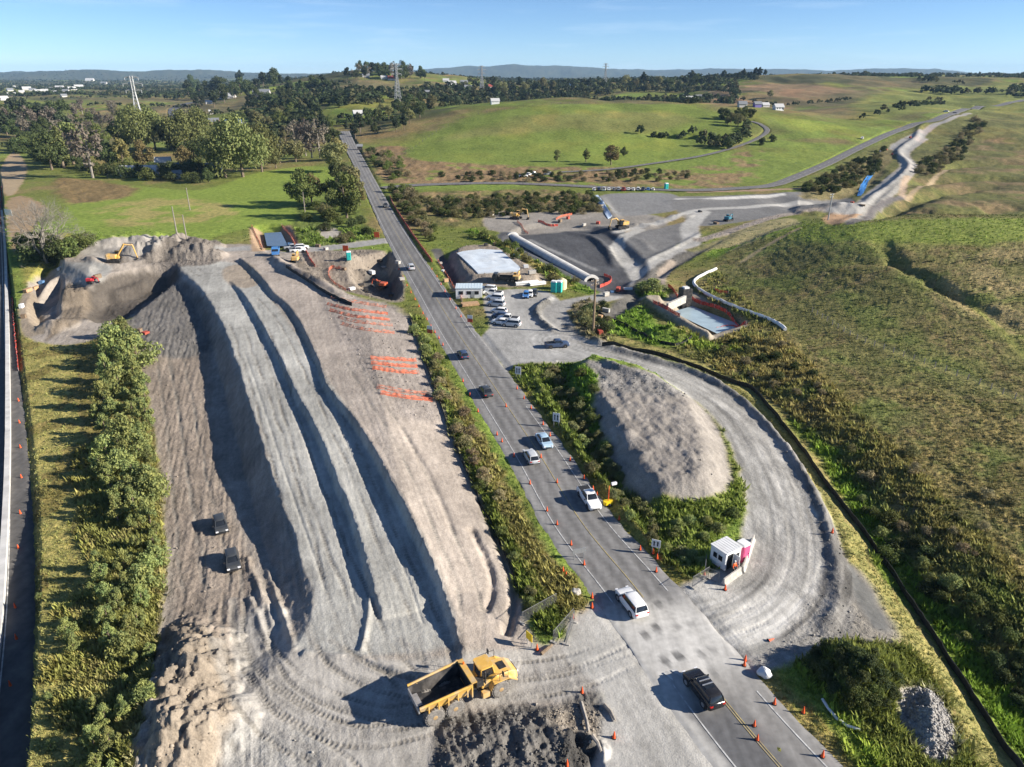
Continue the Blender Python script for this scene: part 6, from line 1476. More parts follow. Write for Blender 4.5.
    excavator(hit(517, 281), heading_px((514, 280), (524, 276)), 'yellow loader with black arm beside the white pad', None, .7, .4, .75, .7)
    excavator(hit(516, 219), heading_px((512, 219), (524, 220)), 'yellow excavator at the far end of the culvert', None, .8, .2, 1.1, .9)
    excavator(hit(622, 228), heading_px((630, 227), (612, 228)), 'yellow and black excavator on the grey platform behind the culvert', None, .85, .2, 1.1, .8)
    excavator(hit(296, 262), heading_px((290, 262), (302, 258)), 'small yellow excavator on the bank below the lane', None, .8, .5, .8, .8)
    excavator(hit(382, 288), heading_px((390, 288), (370, 284)), 'red orange excavator down in the bridge pit', mat('machine_red', (.50, .09, .03), .5, dirt=(.3, .25, .2)), .8, .2, .75, .7)
    excavator(hit(92, 283), heading_px((90, 283), (98, 284)), 'small red machine on the grey pad in the corner', mat('machine_red2', (.55, .04, .05), .5), .6, .4, .6, .6)
    excavator(hit(728, 221), heading_px((720, 222), (735, 220)), 'small blue and red machine on the far haul road', mat('machine_teal', (.04, .16, .22), .5), .7, .3, .8, .7)
# ------------------------------------------------------------------ everything else on the site
def net_mat(name, col, gap=.38):
    """plastic mesh: solid strands with the openings between them"""
    m, nt, b = nt_new(name); N, L = nt.nodes, nt.links; g = N.new('ShaderNodeNewGeometry'); n = N.new('ShaderNodeTexNoise'); n.inputs['Scale'].default_value = 1.0; n.inputs['Detail'].default_value = 5
    mp = N.new('ShaderNodeMapping'); mp.inputs['Scale'].default_value = (.9, 3.2, 3.2); mp.inputs['Rotation'].default_value = (0, 0, .15); L.new(g.outputs['Position'], mp.inputs['Vector']); L.new(mp.outputs[0], n.inputs['Vector']); r = N.new('ShaderNodeMapRange'); r.inputs['From Min'].default_value = .4; r.inputs['From Max'].default_value = .6; r.inputs['To Min'].default_value = max(0, gap - .3); r.inputs['To Max'].default_value = gap + .3
    L.new(n.outputs['Fac'], r.inputs['Value']); b.inputs['Base Color'].default_value = (*col, 1); b.inputs['Roughness'].default_value = .8
    t = N.new('ShaderNodeBsdfTransparent'); mx = N.new('ShaderNodeMixShader'); L.new(r.outputs[0], mx.inputs[0]); L.new(b.outputs[0], mx.inputs[1]); L.new(t.outputs[0], mx.inputs[2]); L.new(mx.outputs[0], nt.nodes['Material Output'].inputs[0]); return m
ORANGE_NET = net_mat('orange_net', (.60, .16, .08), .55); FADED_NET = net_mat('faded_orange_net', (.55, .20, .12), .70)
RED_NET = net_mat('red_net', (.55, .07, .045), .25)
CONEM = mat('cone_orange', (.78, .11, .03), .5, var=.08); STRIPE = mat('reflective_white', (.80, .80, .80), .4); RUBBER = mat('black_rubber', (.03, .03, .03), .8)
CONC = mat('concrete', (.42, .40, .36), .9, var=.2, scale=2.5, bump=.3, dirt=(.28, .25, .21), dirt_amt=.5); PALECONC = mat('pale_concrete', (.58, .57, .54), .85, var=.14, scale=.6, bump=.2, dirt=(.38, .36, .33), dirt_amt=.4)
GALV = mat('galvanised', (.34, .35, .35), .55, .5, var=.15); TIMBER = mat('timber', (.20, .145, .095), .9, var=.3, scale=3, bump=.4); PALEWOOD = mat('sawn_timber', (.42, .27, .15), .85, var=.25, scale=3)
SILT = mat('black_silt_cloth', (.030, .031, .030), .8, var=.3, scale=2); OFFW = mat('off_white', (.72, .72, .70), .6, var=.08, scale=1, dirt=(.5, .48, .44), dirt_amt=.3)
BLUESHEET = mat('blue_tarpaulin', (.05, .22, .55), .45, var=.2, scale=1); PADW = mat('white_geotextile', (.54, .60, .65), .75, var=.12, scale=.35, bump=.4, bscale=1.5, dirt=(.50, .51, .50), dirt_amt=.5)
WATER = mat('pond_water', (.11, .14, .16), .12, spec=.6, var=.1, scale=.3); MILKY = mat('milky_pond_water', (.36, .46, .50), .2, spec=.5, var=.12, scale=.3)
PINKM = mat('pink_plastic', (.62, .10, .22), .5, var=.05); TEALM = mat('teal_plastic', (.03, .42, .38), .45, var=.06); CREAM = mat('cream_plastic', (.72, .62, .38), .5, var=.06); SIGNW = mat('sign_white', (.80, .80, .80), .5, var=.03); SIGNB = mat('sign_black', (.02, .02, .02), .6)

_CONE = None
def cone(px, py, label, group, size=.78, tilt=None):
    global _CONE
    p = hit(px, py)
    rr = None
    for r in (HIGHWAY, MOTOR):
        s, o = road_s(r, px, py) if r is HIGHWAY else (0, 99)
        if -np.interp(s, r['s'], r['HR']) < o < np.interp(s, r['s'], r['HL']): q = road_pt(r, s, o); p = (q[0], q[1], q[2] - .012 * abs(o))
    if _CONE is None:
        root = empty('traffic_cone'); b = MB(); b.box((0, 0, .035), (.42, .42, .07), bev=.06); b.build('base', RUBBER, root)
        b = MB(); b.ring((0, 0, .07), [(0, .17), (.88, .035)], 'z', 14); b.build('cone', CONEM, root, True)
        b = MB(); b.ring((0, 0, .07), [(.42, .096), (.43, .104), (.60, .076), (.61, .068)], 'z', 14); b.build('reflective_band', STRIPE, root, True)
        _CONE = root; c = root
    else: c = copy_tree(_CONE)
    c.name = 'traffic_cone'; c.location = p; c.scale = (size * 1.1, size * 1.1, size); c.rotation_euler = tilt or (0, 0, random.uniform(0, 6))
    return tag(c, label, 'traffic cone', group)
def ribbon_on_ground(pts, step_m=1.0, z=None, n=5):
    P = smooth_line(W(pts, z), n); seg = np.linalg.norm(np.diff(P, axis=0), axis=1); L = np.concatenate([[0], np.cumsum(seg)])
    k = max(2, int(L[-1] / step_m) + 1); s = np.linspace(0, L[-1], k)
    x = np.interp(s, L, P[:, 0]); y = np.interp(s, L, P[:, 1])
    return np.stack([x, y, ground(x, y)], 1)
def net_fence(pts, h, m, label, cat='barrier fence', group=None, name='barrier_fence', posts=True, pm=None, every=2.5, sag=.12, thick=.03, stepm=.6, cloth='mesh', n=4, z=None, tilt=.12, lean=0.0):
    Q = ribbon_on_ground(pts, stepm, z, n); o = Q[0].copy()
    root = empty(name, tuple(o), 0, label, cat, group); Q = Q - o
    T = np.gradient(Q[:, :2], axis=0); T /= np.linalg.norm(T, axis=1)[:, None] + 1e-9; Nn = np.stack([-T[:, 1], T[:, 0]], 1)
    b = MB(); rings = []
    for i, q in enumerate(Q):
        hh = h * (1 - sag * abs(math.sin(i * stepm / every * PI)) - sag * .5 * random.random()); w = random.gauss(0, tilt) * h + lean * h; hh = hh * (1 - .62 * min(1, abs(lean)))
        a = Nn[i] * thick / 2; t = Nn[i] * w
        rings.append([(q[0] - a[0], q[1] - a[1], q[2] - .08), (q[0] + a[0], q[1] + a[1], q[2] - .08), (q[0] + a[0] + t[0], q[1] + a[1] + t[1], q[2] + hh), (q[0] - a[0] + t[0], q[1] - a[1] + t[1], q[2] + hh)])
    b.loft(rings); b.build(cloth, m, root)
    if posts:
        k = max(1, int(every / stepm)); idx = list(range(0, len(Q), k))
        while len(idx) > 95: idx = idx[::2]
        for i in idx:
            p = MB(); p.cyl((Q[i][0], Q[i][1], Q[i][2] + h * .5), .035 + .012 * h, h * 1.15, n=6); p.build('post', pm or GALV, root)
    return root
def sheet(name, pts, m, label, cat, lift=.12, wob=.08, edge=.25, res=26, z=None, group=None, kind=None):
    """cloth, liner or water lying on the ground inside an outline, with real thickness at its rim"""
    P = W(pts, z); P = np.vstack([P[i] + (P[(i + 1) % len(P)] - P[i]) * t for i in range(len(P)) for t in (0, .25, .5, .75)]); c = P.mean(0); n = len(P); V = []; F = []
    rr = np.linspace(0, 1, 9)[1:]
    zc = float(ground(*c)); V.append((c[0], c[1], zc + lift))
    for r in rr:
        for p in P:
            q = c + (p - c) * r; V.append((q[0], q[1], float(ground(q[0], q[1])) + lift + wob * float(vnoise(np.array(q[0] * .9), np.array(q[1] * .9), 900))))
    for k in range(n): F.append((0, 1 + k, 1 + (k + 1) % n))
    for j in range(len(rr) - 1):
        for k in range(n): F.append((1 + j * n + k, 1 + (j + 1) * n + k, 1 + (j + 1) * n + (k + 1) % n, 1 + j * n + (k + 1) % n))
    k0 = len(V); b0 = 1 + (len(rr) - 1) * n
    for p in P: V.append((p[0], p[1], float(ground(p[0], p[1])) - .15))
    for k in range(n): F.append((b0 + k, k0 + k, k0 + (k + 1) % n, b0 + (k + 1) % n))
    b = MB(); b.add(V, F); o = b.build(name, m, None, True)
    return tag(o, label, cat, group, kind)
def pool(name, pts, z, m):
    P = W(pts, z); b = MB(); b.add([(p[0], p[1], z) for p in P], [tuple(range(len(P)))]); return tag(b.build(name, m), kind='structure')
def pipe(name, pts, r, m, label, cat='pipe', z=None, lift=None, stepm=1.0, part=None):
    Q = ribbon_on_ground(pts, stepm, z); b = MB(); b.tube([(q[0], q[1], q[2] + (r if lift is None else lift)) for q in Q], r, 8); return tag(b.build(name, m, None, True), label, cat)
def house(px, py, wpx_, rot, wallm, roofm, label, group='houses in the distance', depth=.7, hh=2.8, parts=False, cat='house', pitch=.42, name='house'):
    p = hit(px, py); d = p[1] * CP - (p[2] - CAM_H) * SP; L = wpx_ * d / FPX; D_ = L * depth; h = hh
    root = empty(name, p, rot, label, cat, group); b = MB(); x, y = L / 2, D_ / 2; r = D_ * pitch
    b.add([(-x, -y, -.6), (x, -y, -.6), (x, y, -.6), (-x, y, -.6), (-x, -y, h), (x, -y, h), (x, y, h), (-x, y, h), (-x, 0, h + r), (x, 0, h + r)], [(0, 1, 5, 4), (2, 3, 7, 6), (1, 2, 6, 9, 5), (3, 0, 4, 8, 7)])
    b.build('wall', wallm, root)
    t = MB(); e = .5
    for s in (-1, 1):
        t.add([(-x - e, s * (y + e), h - e * r / y), (x + e, s * (y + e), h - e * r / y), (x + e, 0, h + r + .05), (-x - e, 0, h + r + .05), (-x - e, s * (y + e), h - e * r / y + .2), (x + e, s * (y + e), h - e * r / y + .2), (x + e, 0, h + r + .25), (-x - e, 0, h + r + .25)],
              [(0, 1, 2, 3), (4, 5, 6, 7), (0, 1, 5, 4), (1, 2, 6, 5), (2, 3, 7, 6), (3, 0, 4, 7)])
    t.build('roof', roofm, root)
    if parts:
        for k in range(3):
            w_ = MB(); w_.box((-x * .6 + k * x * .6, -y - .03, h * .55), (L * .12, .08, h * .38)); w_.build('window', GLASS, root)
        w_ = MB(); w_.box((x * .85, -y - .03, h * .38), (min(1.0, L * .1), .08, h * .7)); w_.build('door', DARKST, root)
    return root
def pylon(px, py, dpx, label, heading=.3):
    p, h = hgt(px, py, dpx); root = empty('lattice_pylon', p, heading, label, 'pylon', 'lattice power pylons'); r = h * .0075
    def w(z): t = z / h; return h * (.058 * (1 - t / .68) + .020 if t < .68 else .022)
    b = MB(); lv = [0, .12, .23, .33, .42, .50, .57, .63, .68, .75, .82, .89, .96]
    for sx in (-1, 1):
        for sy in (-1, 1): b.tube([(sx * w(z * h), sy * w(z * h), z * h - (1 if z == 0 else 0)) for z in lv], r, 4)
    for a, c in zip(lv, lv[1:]):
        A, Cc, za, zc = w(a * h), w(c * h), a * h, c * h
        for (p0, p1) in (((-A, -A), (Cc, -Cc)), ((A, -A), (-Cc, -Cc)), ((-A, A), (Cc, Cc)), ((A, A), (-Cc, Cc)), ((-A, -A), (-Cc, Cc)), ((-A, A), (-Cc, -Cc)), ((A, -A), (Cc, Cc)), ((A, A), (Cc, -Cc))):
            b.tube([(*p0, za), (*p1, zc)], r * .6, 3)
    b.build('tower', GALV, root)
    for z, L in ((.70, .14), (.82, .17), (.93, .12)):
        c = MB()
        for s in (-1, 1):
            c.tube([(s * w(z * h), 0, z * h + h * .025), (s * h * L, 0, z * h)], r * .8, 4); c.tube([(s * w(z * h), 0, z * h - h * .01), (s * h * L, 0, z * h)], r * .8, 4); c.tube([(s * h * L, 0, z * h), (s * h * L, 0, z * h - h * .05)], r * .7, 4)
        c.build('crossarm', GALV, root)
    return root
def pole(px, py, dpx, label, m=TIMBER, arm=True, group=None, name='power_pole', rad=.16, armrot=.6):
    p, h = hgt(px, py, dpx); root = empty(name, p, armrot, label, 'pole', group)
    b = MB(); b.tube([(0, 0, -.5), (0, 0, h)], [rad * 1.2, rad * .8], 8); b.build('post', m, root)
    if arm:
        for z in (.0, .9)[:1 if h < 9 else 2]:
            a = MB(); a.box((0, .12, h - .35 - z), (2.3, .12, .14)); o = a.build('crossarm', m, root)
            for x in (-1.0, -.4, .4, 1.0): i = MB(); i.cyl((x, .12, h - .18 - z), .05, .2, n=6); i.build('insulator', OFFW, o)
    return root
def board_sign(px, py, label, w=1.2, h=1.6, z0=1.0, heading=-.4, marks=True, group=None, back=False, cat='road sign'):
    p = hit(px, py); root = empty('road_sign', p, heading, label, cat, group)
    for s in (-1, 1):
        b = MB(); b.box((s * w * .36, .06, (z0 + h) * .5 - .1), (.07, .07, z0 + h + .1)); b.build('post', GALV, root)
    b = MB(); b.box((0, 0, z0 + h / 2), (w, .05, h)); f = b.build('panel', OFFW if not back else GALV, root)
    if marks:
        for s in (-1, 1):
            m_ = MB(); x = s * w * .2; a = w * .07; y = -.031
            m_.add([(x - a, y, z0 + h * .18), (x + a, y, z0 + h * .18), (x + a, y, z0 + h * .62), (x + 2.2 * a, y, z0 + h * .62), (x, y, z0 + h * .84), (x - 2.2 * a, y, z0 + h * .62), (x - a, y, z0 + h * .62)], [(0, 1, 2, 3, 4, 5, 6)]); m_.build('lane_arrow', SIGNB, f)
    return root
def toilet(px, py, m, label, group=None, heading=.3, scale=1.0):
    p = hit(px, py); r = empty('portable_toilet', p, heading, label, 'portable toilet', group, scale)
    b = MB(); b.box((0, 0, 1.1), (1.15, 1.15, 2.1), bev=.06); b.build('cabin', m, r); b = MB(); b.box((0, 0, 2.22), (1.2, 1.2, .22), bev=.1, taper=(.85, .85)); b.build('roof', OFFW, r)
    b = MB(); b.box((0, -.59, 1.05), (.8, .04, 1.8)); d = b.build('door', m, r); b = MB(); b.box((.28, -.63, 1.05), (.08, .04, .14)); b.build('handle', BLACKP, d); return r
WIRE = mat('dull_wire', (.15, .15, .15), .6, .2)
def mesh_panel(a, b_, label, h=1.6, group='temporary mesh fence panels'):
    p, q = np.array(hit(*a)), np.array(hit(*b_)); L = np.linalg.norm(q[:2] - p[:2]); hd = math.atan2(q[1] - p[1], q[0] - p[0])
    root = empty('mesh_fence_panel', tuple(p), hd, label, 'fence panel', group)
    f = MB()
    for x in (0, L): f.tube([(x, 0, 0), (x, 0, h)], .03, 6)
    for z in (.12, h): f.tube([(0, 0, z), (L, 0, z)], .03, 6)
    f.build('frame', WIRE, root); w = MB()
    n = int(L / .22)
    for k in range(1, n): w.tube([(L * k / n, 0, .12), (L * k / n, 0, h)], .009, 3)
    for z in np.linspace(.3, h - .15, 9): w.tube([(0, 0, z), (L, 0, z)], .009, 3)
    w.build('wire_mesh', WIRE, root)
    for x in (.05, L - .05): c = MB(); c.box((x, 0, .07), (.25, .75, .14), bev=.05); c.build('foot', CONC, root)
    return root
def barrier(a, b_, label):
    p, q = np.array(hit(*a)), np.array(hit(*b_)); L = np.linalg.norm(q[:2] - p[:2]); b = MB()
    b.prism([(-.32, -.02), (.32, -.02), (.32, .12), (.16, .38), (.10, .9), (-.10, .9), (-.16, .38), (-.32, .12)], 0, L, 'x'); o = b.build('concrete_barrier', CONC, None, False, .02)
    o.location = p; o.rotation_euler = (0, 0, math.atan2(q[1] - p[1], q[0] - p[0])); return tag(o, label, 'concrete barrier', 'concrete barriers at the site cabin')
def boulder(px, py, r, m, label, seed, group=None):
    p = hit(px, py); bm = bmesh.new(); bmesh.ops.create_icosphere(bm, subdivisions=3, radius=1)
    for v in bm.verts:
        k = 1 + .22 * float(vnoise(np.array(v.co.x * 1.7 + seed), np.array(v.co.y * 1.7 + v.co.z * 1.3), seed)); v.co = v.co * k; v.co.z *= .72
    me = D.meshes.new('boulder'); bm.to_mesh(me); bm.free(); me.materials.append(m); o = link(D.objects.new('boulder', me)); o.location = (p[0], p[1], p[2] + r * .45); o.scale = (r, r * .85, r); return tag(o, label, 'boulder', group)
def person(loc, heading, label):
    """standing figure in work clothes, one skinned body"""
    root = empty('person', loc, heading, label, 'person')
    J = [(0, 0, .96), (0, 0, 1.18), (0, .0, 1.42), (0, .0, 1.53), (0, .02, 1.66), (.02, .10, .92), (.03, .11, .50), (.0, .12, .08), (.16, .13, .03), (.02, -.10, .92), (.06, -.12, .50), (-.04, -.13, .08), (.12, -.14, .03),
         (0, .20, 1.40), (.04, .27, 1.13), (.20, .24, .93), (.27, .23, .90), (0, -.20, 1.40), (.0, -.28, 1.13), (.12, -.27, .90), (.18, -.26, .84)]
    E = [(0, 1), (1, 2), (2, 3), (3, 4), (0, 5), (5, 6), (6, 7), (7, 8), (0, 9), (9, 10), (10, 11), (11, 12), (2, 13), (13, 14), (14, 15), (15, 16), (2, 17), (17, 18), (18, 19), (19, 20)]
    R = [.145, .135, .15, .055, .10, .09, .065, .048, .045, .09, .065, .048, .045, .065, .05, .038, .036, .065, .05, .038, .036]
    k = len(J)
    for s, h in ((1, 16), (-1, 20)):                       # five short fingers from each palm
        for f in range(5):
            b = J[h]; o = (f - 2) * .018
            J.append((b[0] + (.07 if f else .03), b[1] + o * (1 if f else 1) - (.05 * s if f == 0 else 0), b[2] - .03)); J.append((b[0] + (.11 if f else .06), b[1] + o - (.06 * s if f == 0 else 0), b[2] - .065)); E += [(h, len(J) - 2), (len(J) - 2, len(J) - 1)]; R += [.009, .008]
    def skinned(name, idx_e, m, grow=0.0, sub=1):
        vs = sorted({i for e in idx_e for i in e}); mp = {v: i for i, v in enumerate(vs)}
        me = D.meshes.new(name); me.from_pydata([J[v] for v in vs], [(mp[a], mp[b]) for a, b in idx_e], []); o = D.objects.new(name, me); link(o)
        md = o.modifiers.new('skin', 'SKIN'); sv = me.skin_vertices[0].data
        for v in vs: sv[mp[v]].radius = (R[v] + grow,) * 2
        sv[0].use_root = True; s2 = o.modifiers.new('sub', 'SUBSURF'); s2.levels = s2.render_levels = sub
        o.parent = root; me.materials.append(m); return o
    skinned('body', E, mat('skin', (.42, .26, .19), .6))
    skinned('trousers', [(0, 5), (5, 6), (6, 7), (0, 9), (9, 10), (10, 11)], mat('dark_trousers', (.03, .035, .05), .9), .018)
    skinned('hi_vis_jacket', [(0, 1), (1, 2), (2, 13), (13, 14), (14, 15), (2, 17), (17, 18), (18, 19)], mat('hi_vis_orange', (.85, .13, .03), .7), .02)
    h = MB(); h.ring((0, .02, 1.70), [(0, .125), (.05, .12), (.10, .08), (.12, .02)], 'z', 14); h.build('hard_hat', OFFW, root, True)
    for x, y, z, r, n_ in ((.095, .035, 1.68, .012, 'eye'), (.095, -.005, 1.68, .012, 'eye'), (.115, .015, 1.655, .014, 'nose')):
        e = MB(); e.ring((x, y, z), [(-r, .002), (-r * .4, r), (r * .4, r), (r, .002)], 'z', 8); e.build(n_, SIGNB if n_ == 'eye' else mat('skin', (.42, .26, .19), .6), root, True)
    return root
def cabin():
    a, b_ = np.array(hit(712.5, 564)), np.array(hit(724, 572)); hd = math.atan2(b_[1] - a[1], b_[0] - a[0]); L, Dp, H = 2.3, 2.6, 2.35
    root = empty('site_cabin', tuple(b_), hd, 'small white site cabin with an open door beside the haul road', 'site cabin')
    w = MB(); w.box((-L / 2, Dp / 2, H / 2 + .15), (L, Dp, H)); w.build('wall', WHITE, root)
    r = MB(); r.box((-L / 2, Dp / 2, H + .22), (L + .2, Dp + .2, .14), bev=.08); 
    for k in range(6): r.box((-L / 2, .3 + k * .4, H + .30), (L + .1, .06, .03))
    r.build('roof', OFFW, root); s = MB(); s.box((-L / 2, Dp / 2, .08), (L - .2, Dp - .2, .16)); s.build('skid', DARKST, root)
    for x, wd in ((-1.55, .55), (-.75, .6)):
        f = MB(); f.box((x, -.03, 1.55), (wd + .12, .05, .82)); fo = f.build('window', OFFW, root); g = MB(); g.box((x, -.062, 1.55), (wd, .02, .7)); g.build('pane', GLASS, fo)
    d = MB(); d.box((.012, .75, 1.2), (.03, .95, 2.0)); d.build('doorway', SIGNB, root); d = MB(); d.box((.5, 1.3, 1.2), (.95, .05, 2.0), Matrix.Rotation(.0, 4, 'Z')); do = d.build('door', WHITE, root); h = MB(); h.box((.9, 1.25, 1.15), (.05, .08, .16)); h.build('handle', BLACKP, do)
    w2 = MB(); w2.box((.03, 1.95, 1.55), (.05, .7, .75)); w2.build('window', GLASS, root)
    q = Matrix.Translation(Vector(b_)) @ Matrix.Rotation(hd, 4, 'Z')
    pp = q @ Vector((.75, .75, 0)); person((pp.x, pp.y, float(ground(pp.x, pp.y)) + .02), hd, 'person in orange hi-vis jacket and dark trousers standing at the cabin door')
    tp = q @ Vector((-.55, Dp + 1.0, 0)); p2 = wpx(tp); t = toilet(*p2, PINKM, 'pink portable toilet with white roof behind the site cabin', None, hd + PI / 2, 1.1); t.location = tp
    t.location.z = float(ground(tp.x, tp.y))
def culvert():
    z = float(ground(*at(592, 284, -3)[:2])); z = min(z, -2.2)
    a, b_ = np.array(at(590, 284, z)), np.array(at(513, 240, z)); L = np.linalg.norm(a - b_); hd = math.atan2(b_[1] - a[1], b_[0] - a[0])
    root = empty('culvert', tuple(a), hd, 'long pale concrete arch culvert lying in the cutting beside the yard', 'culvert'); w, h = 1.9, 2.4
    def arch(k, w_, h_): return [(w_, 0), (w_, h_ * .45)] + [(w_ * math.cos(t), h_ * .45 + h_ * .55 * math.sin(t)) for t in np.linspace(.25, PI - .25, k)] + [(-w_, h_ * .45), (-w_, 0)]
    def tunnel(x0, x1, wo, ho, wi, hi, nm, m, parent):
        o, i = arch(9, wo, ho), arch(9, wi, hi); n = len(o); b = MB(); V = [(x, *p) for x in (x0, x1) for q in (o, i) for p in q]; F = []
        for k in range(n - 1): F += [(k, k + 1, 2 * n + k + 1, 2 * n + k), (n + k + 1, n + k, 3 * n + k, 3 * n + k + 1), (k + 1, k, n + k, n + k + 1), (2 * n + k, 2 * n + k + 1, 3 * n + k + 1, 3 * n + k)]
        b.add(V, F); return b.build(nm, m, parent)
    nseg = 14
    for k in range(nseg): tunnel(L * k / nseg + .04, L * (k + 1) / nseg - .04, w, h, w - .3, h - .3, 'arch_segment', PALECONC, root)
    for x in (-.9, L): tunnel(x, x + .9, w + .45, h + .45, w - .3, h - .3, 'portal', PALECONC, root)
    f = MB(); f.box((L / 2, 0, .1), (L + 4, 2 * w + 1.4, .25)); f.build('floor_slab', CONC, root)
def recolour_panel(r, m):
    for c in r.children:
        if c.name.startswith('panel'): c.data.materials[0] = m
def road_work_light(px, py, label, flag=True):
    p = hit(px, py); r = empty('portable_signal', p, .4, label, 'portable signal'); b = MB(); b.box((0, 0, .45), (1.3, .8, .5), bev=.15); b.build('trailer', mat('signal_yellow', (.80, .56, .02), .5), r)
    b = MB(); b.tube([(0, 0, .6), (0, 0, 3.0), (.7, 0, 3.3)], .06, 6); b.build('mast', CONEM, r); b = MB(); b.box((.75, 0, 3.25), (.75, .3, .35)); b.build('lamp_head', OFFW, r)
    for s in (-1, 1): w0 = MB(); w0.ring((0, s * .5, .22), [(-.07, .22), (.07, .22)], 'y', 12); w0.build('wheel', TYRE, r)
    return r

def build_site():
    random.seed(21)
    cabin(); culvert()
    # ---- cones
    g1 = 'cones along the left edge of the highway'
    for x, y in ((497, 436), (502, 443), (514, 458), (530, 485), (547, 512), (557, 526), (571, 546), (584, 566), (478, 412), (470, 396), (463, 382), (443, 346), (439, 339), (435, 333), (431, 327), (427, 320), (423, 314), (419, 307), (415, 300), (411, 293), (407, 286), (403, 278), (399, 270)):
        cone(x, y, unique_label('orange cone on the left highway edge', x, y), g1)
    g2 = 'cones along the right edge of the highway'
    for x, y in ((517, 390), (524, 400), (531, 410), (543, 426), (550, 437), (570, 462), (584, 480), (593, 491), (597, 497), (619, 520), (640, 551), (656, 573), (456, 310), (461, 318), (450, 301), (445, 293), (441, 286), (437, 278), (432, 270)):
        cone(x, y, unique_label('orange cone on the right highway edge', x, y), g2)
    g3 = 'cones on the highway centre line'
    for x, y in ((506, 408), (541, 459), (557, 484), (757, 741), (754, 727)): cone(x, y, unique_label('orange cone on the centre line', x, y), g3)
    g4 = 'cones round the truck crossing'
    for x, y in ((592, 598), (592, 608), (573, 619), (563, 572), (566, 577), (653, 554), (657, 559), (725, 590), (704, 576), (744, 667), (745, 661), (774, 705), (822, 758), (803, 713), (832, 533), (582, 693), (614, 738), (567, 766), (537, 650)):
        cone(x, y, unique_label('orange cone by the dusty crossing', x, y), g4, .85)
    cone(768, 641, 'orange cone lying on its side on the gravel, right of the crossing', g4, .85, (0, 1.5, .4))
    g5 = 'cones on the motorway shoulder'
    for x, y in ((19, 402), (20, 424), (21, 449), (22, 479), (21, 515), (19, 550), (16, 609), (11, 687), (17, 640)): cone(x, y, unique_label('red orange cone on the motorway shoulder', x, y), g5, .95)
    # ---- signs and signals
    board_sign(518, 379, 'white sign with lane arrows at the highway corner by the yard entrance', group='white lane signs')
    board_sign(556, 427, 'white sign with lane arrows beside the highway above the pale blue car', group='white lane signs')
    board_sign(655, 554, 'white sign with lane arrows beside the highway near the crossing', 1.1, 1.1, group='white lane signs')
    board_sign(579, 560, 'grey sign seen from its back in the left verge', 1.7, .7, 1.0, .25, False, back=True)
    for x, y, lb in ((470, 324, 'red and white sign at the yard entrance corner'), (430, 335, 'red and white sign in the verge left of the highway')):
        r = board_sign(x, y, lb, 1.3, .9, 1.3, -.3, False, 'red and white works signs'); b = MB(); b.box((0, -.03, .9), (1.3, .05, .9)); b.build('red_panel', RED_NET, r)
    for x, y, lb in ((377, 240, 'orange square sign left of the highway by the lane mouth'), (346, 254, 'orange square sign beside the lane near the teal toilet')):
        r = board_sign(x, y, lb, 1.9, 1.9, .9, -.2, False, 'orange works signs'); recolour_panel(r, CONEM)
    r = board_sign(10, 219, 'large white board beside the motorway near the bare tree', 5.0, 2.4, 1.5, -.5, False)
    road_work_light(608, 505, 'yellow trailer signal with orange mast on the right verge by the pickup')
    r = board_sign(529, 646, 'yellow sign on a stand beside the dump truck', .95, .95, .8, -.9, False); recolour_panel(r, mat('sign_yellow', (.85, .60, .02), .5))
    boulder(576, 594, .6, CONC, 'pale grey boulder in the left verge above the crossing', 3, 'pale boulders at the crossing'); boulder(764, 675, .72, OFFW, 'whitish boulder on the right verge beside the black car', 5, 'pale boulders at the crossing')
    barrier((753, 540), (742, 573), 'concrete barrier right of the cabin, the longer one beside the haul road'); barrier((740, 573), (723, 585), 'concrete barrier in front of the cabin, facing the crossing')
    mesh_panel((705, 566), (704, 578), 'wire mesh panel standing left of the white cabin'); mesh_panel((704, 578), (718, 583), 'wire mesh panel between cone and concrete barrier at the cabin'); mesh_panel((692, 588), (708, 578), 'wire mesh panel nearest the highway, left of the cabin')
    mesh_panel((522, 624), (556, 604), 'wire mesh panel along the bushes above the dump truck'); mesh_panel((553, 643), (573, 620), 'wire mesh panel leaning at the corner of the left verge')
    mesh_panel((566, 645), (574, 622), 'bent mesh panel on the crossing corner, left of the white car')
    for a, b_, lb in (((581, 704), (590, 744), 'long grey log at the edge of the dark clod heap'), ((604, 706), (615, 722), 'short grey log on the dusty apron'), ((592, 737), (601, 753), 'short log below the long log at the dark heap'), ((541, 655), (552, 646), 'dark timber lying on the apron corner')):
        p, q = np.array(hit(*a)), np.array(hit(*b_)); b = MB(); m = (p + q) / 2 + np.array([.1, .05, .05]); b.tube([(0, 0, .18), tuple(m - p + np.array([0, 0, .18])), tuple(q - p + np.array([0, 0, .18]))], [.20, .18, .13], 8)
        o = tag(b.build('log', TIMBER if 'dark' == lb[:4] else mat('grey_wood', (.30, .27, .23), .95, var=.25), None, True), lb, 'log', 'logs by the dark heap'); o.location = p
    # ---- fences
    net_fence([(602, 346), (640, 352), (690, 366), (727, 381), (752, 390), (768, 408), (794, 440), (818, 474), (846, 511), (884, 564), (931, 634), (984, 718), (1024, 776), (1110, 900)], .85, SILT, 'long black silt fence curving along the outside of the haul road', 'silt fence', None, 'silt_fence', True, SILT, 3.2, .0, .05, .8, 'silt_cloth', tilt=.03)
    net_fence([(596, 312), (626, 326), (650, 340), (676, 346), (692, 338)], .7, SILT, 'black silt fence on the green bank below the sediment pond', 'silt fence', None, 'silt_fence', True, TIMBER, 3, .05, .05, 1, 'silt_cloth')
    net_fence([(410, 318), (430, 375), (462, 462), (500, 545), (520, 598)], .5, SILT, 'low black silt fence between embankment and verge bushes', 'silt fence', None, 'silt_fence', True, TIMBER, 3, .1, .04, .8, 'silt_cloth')
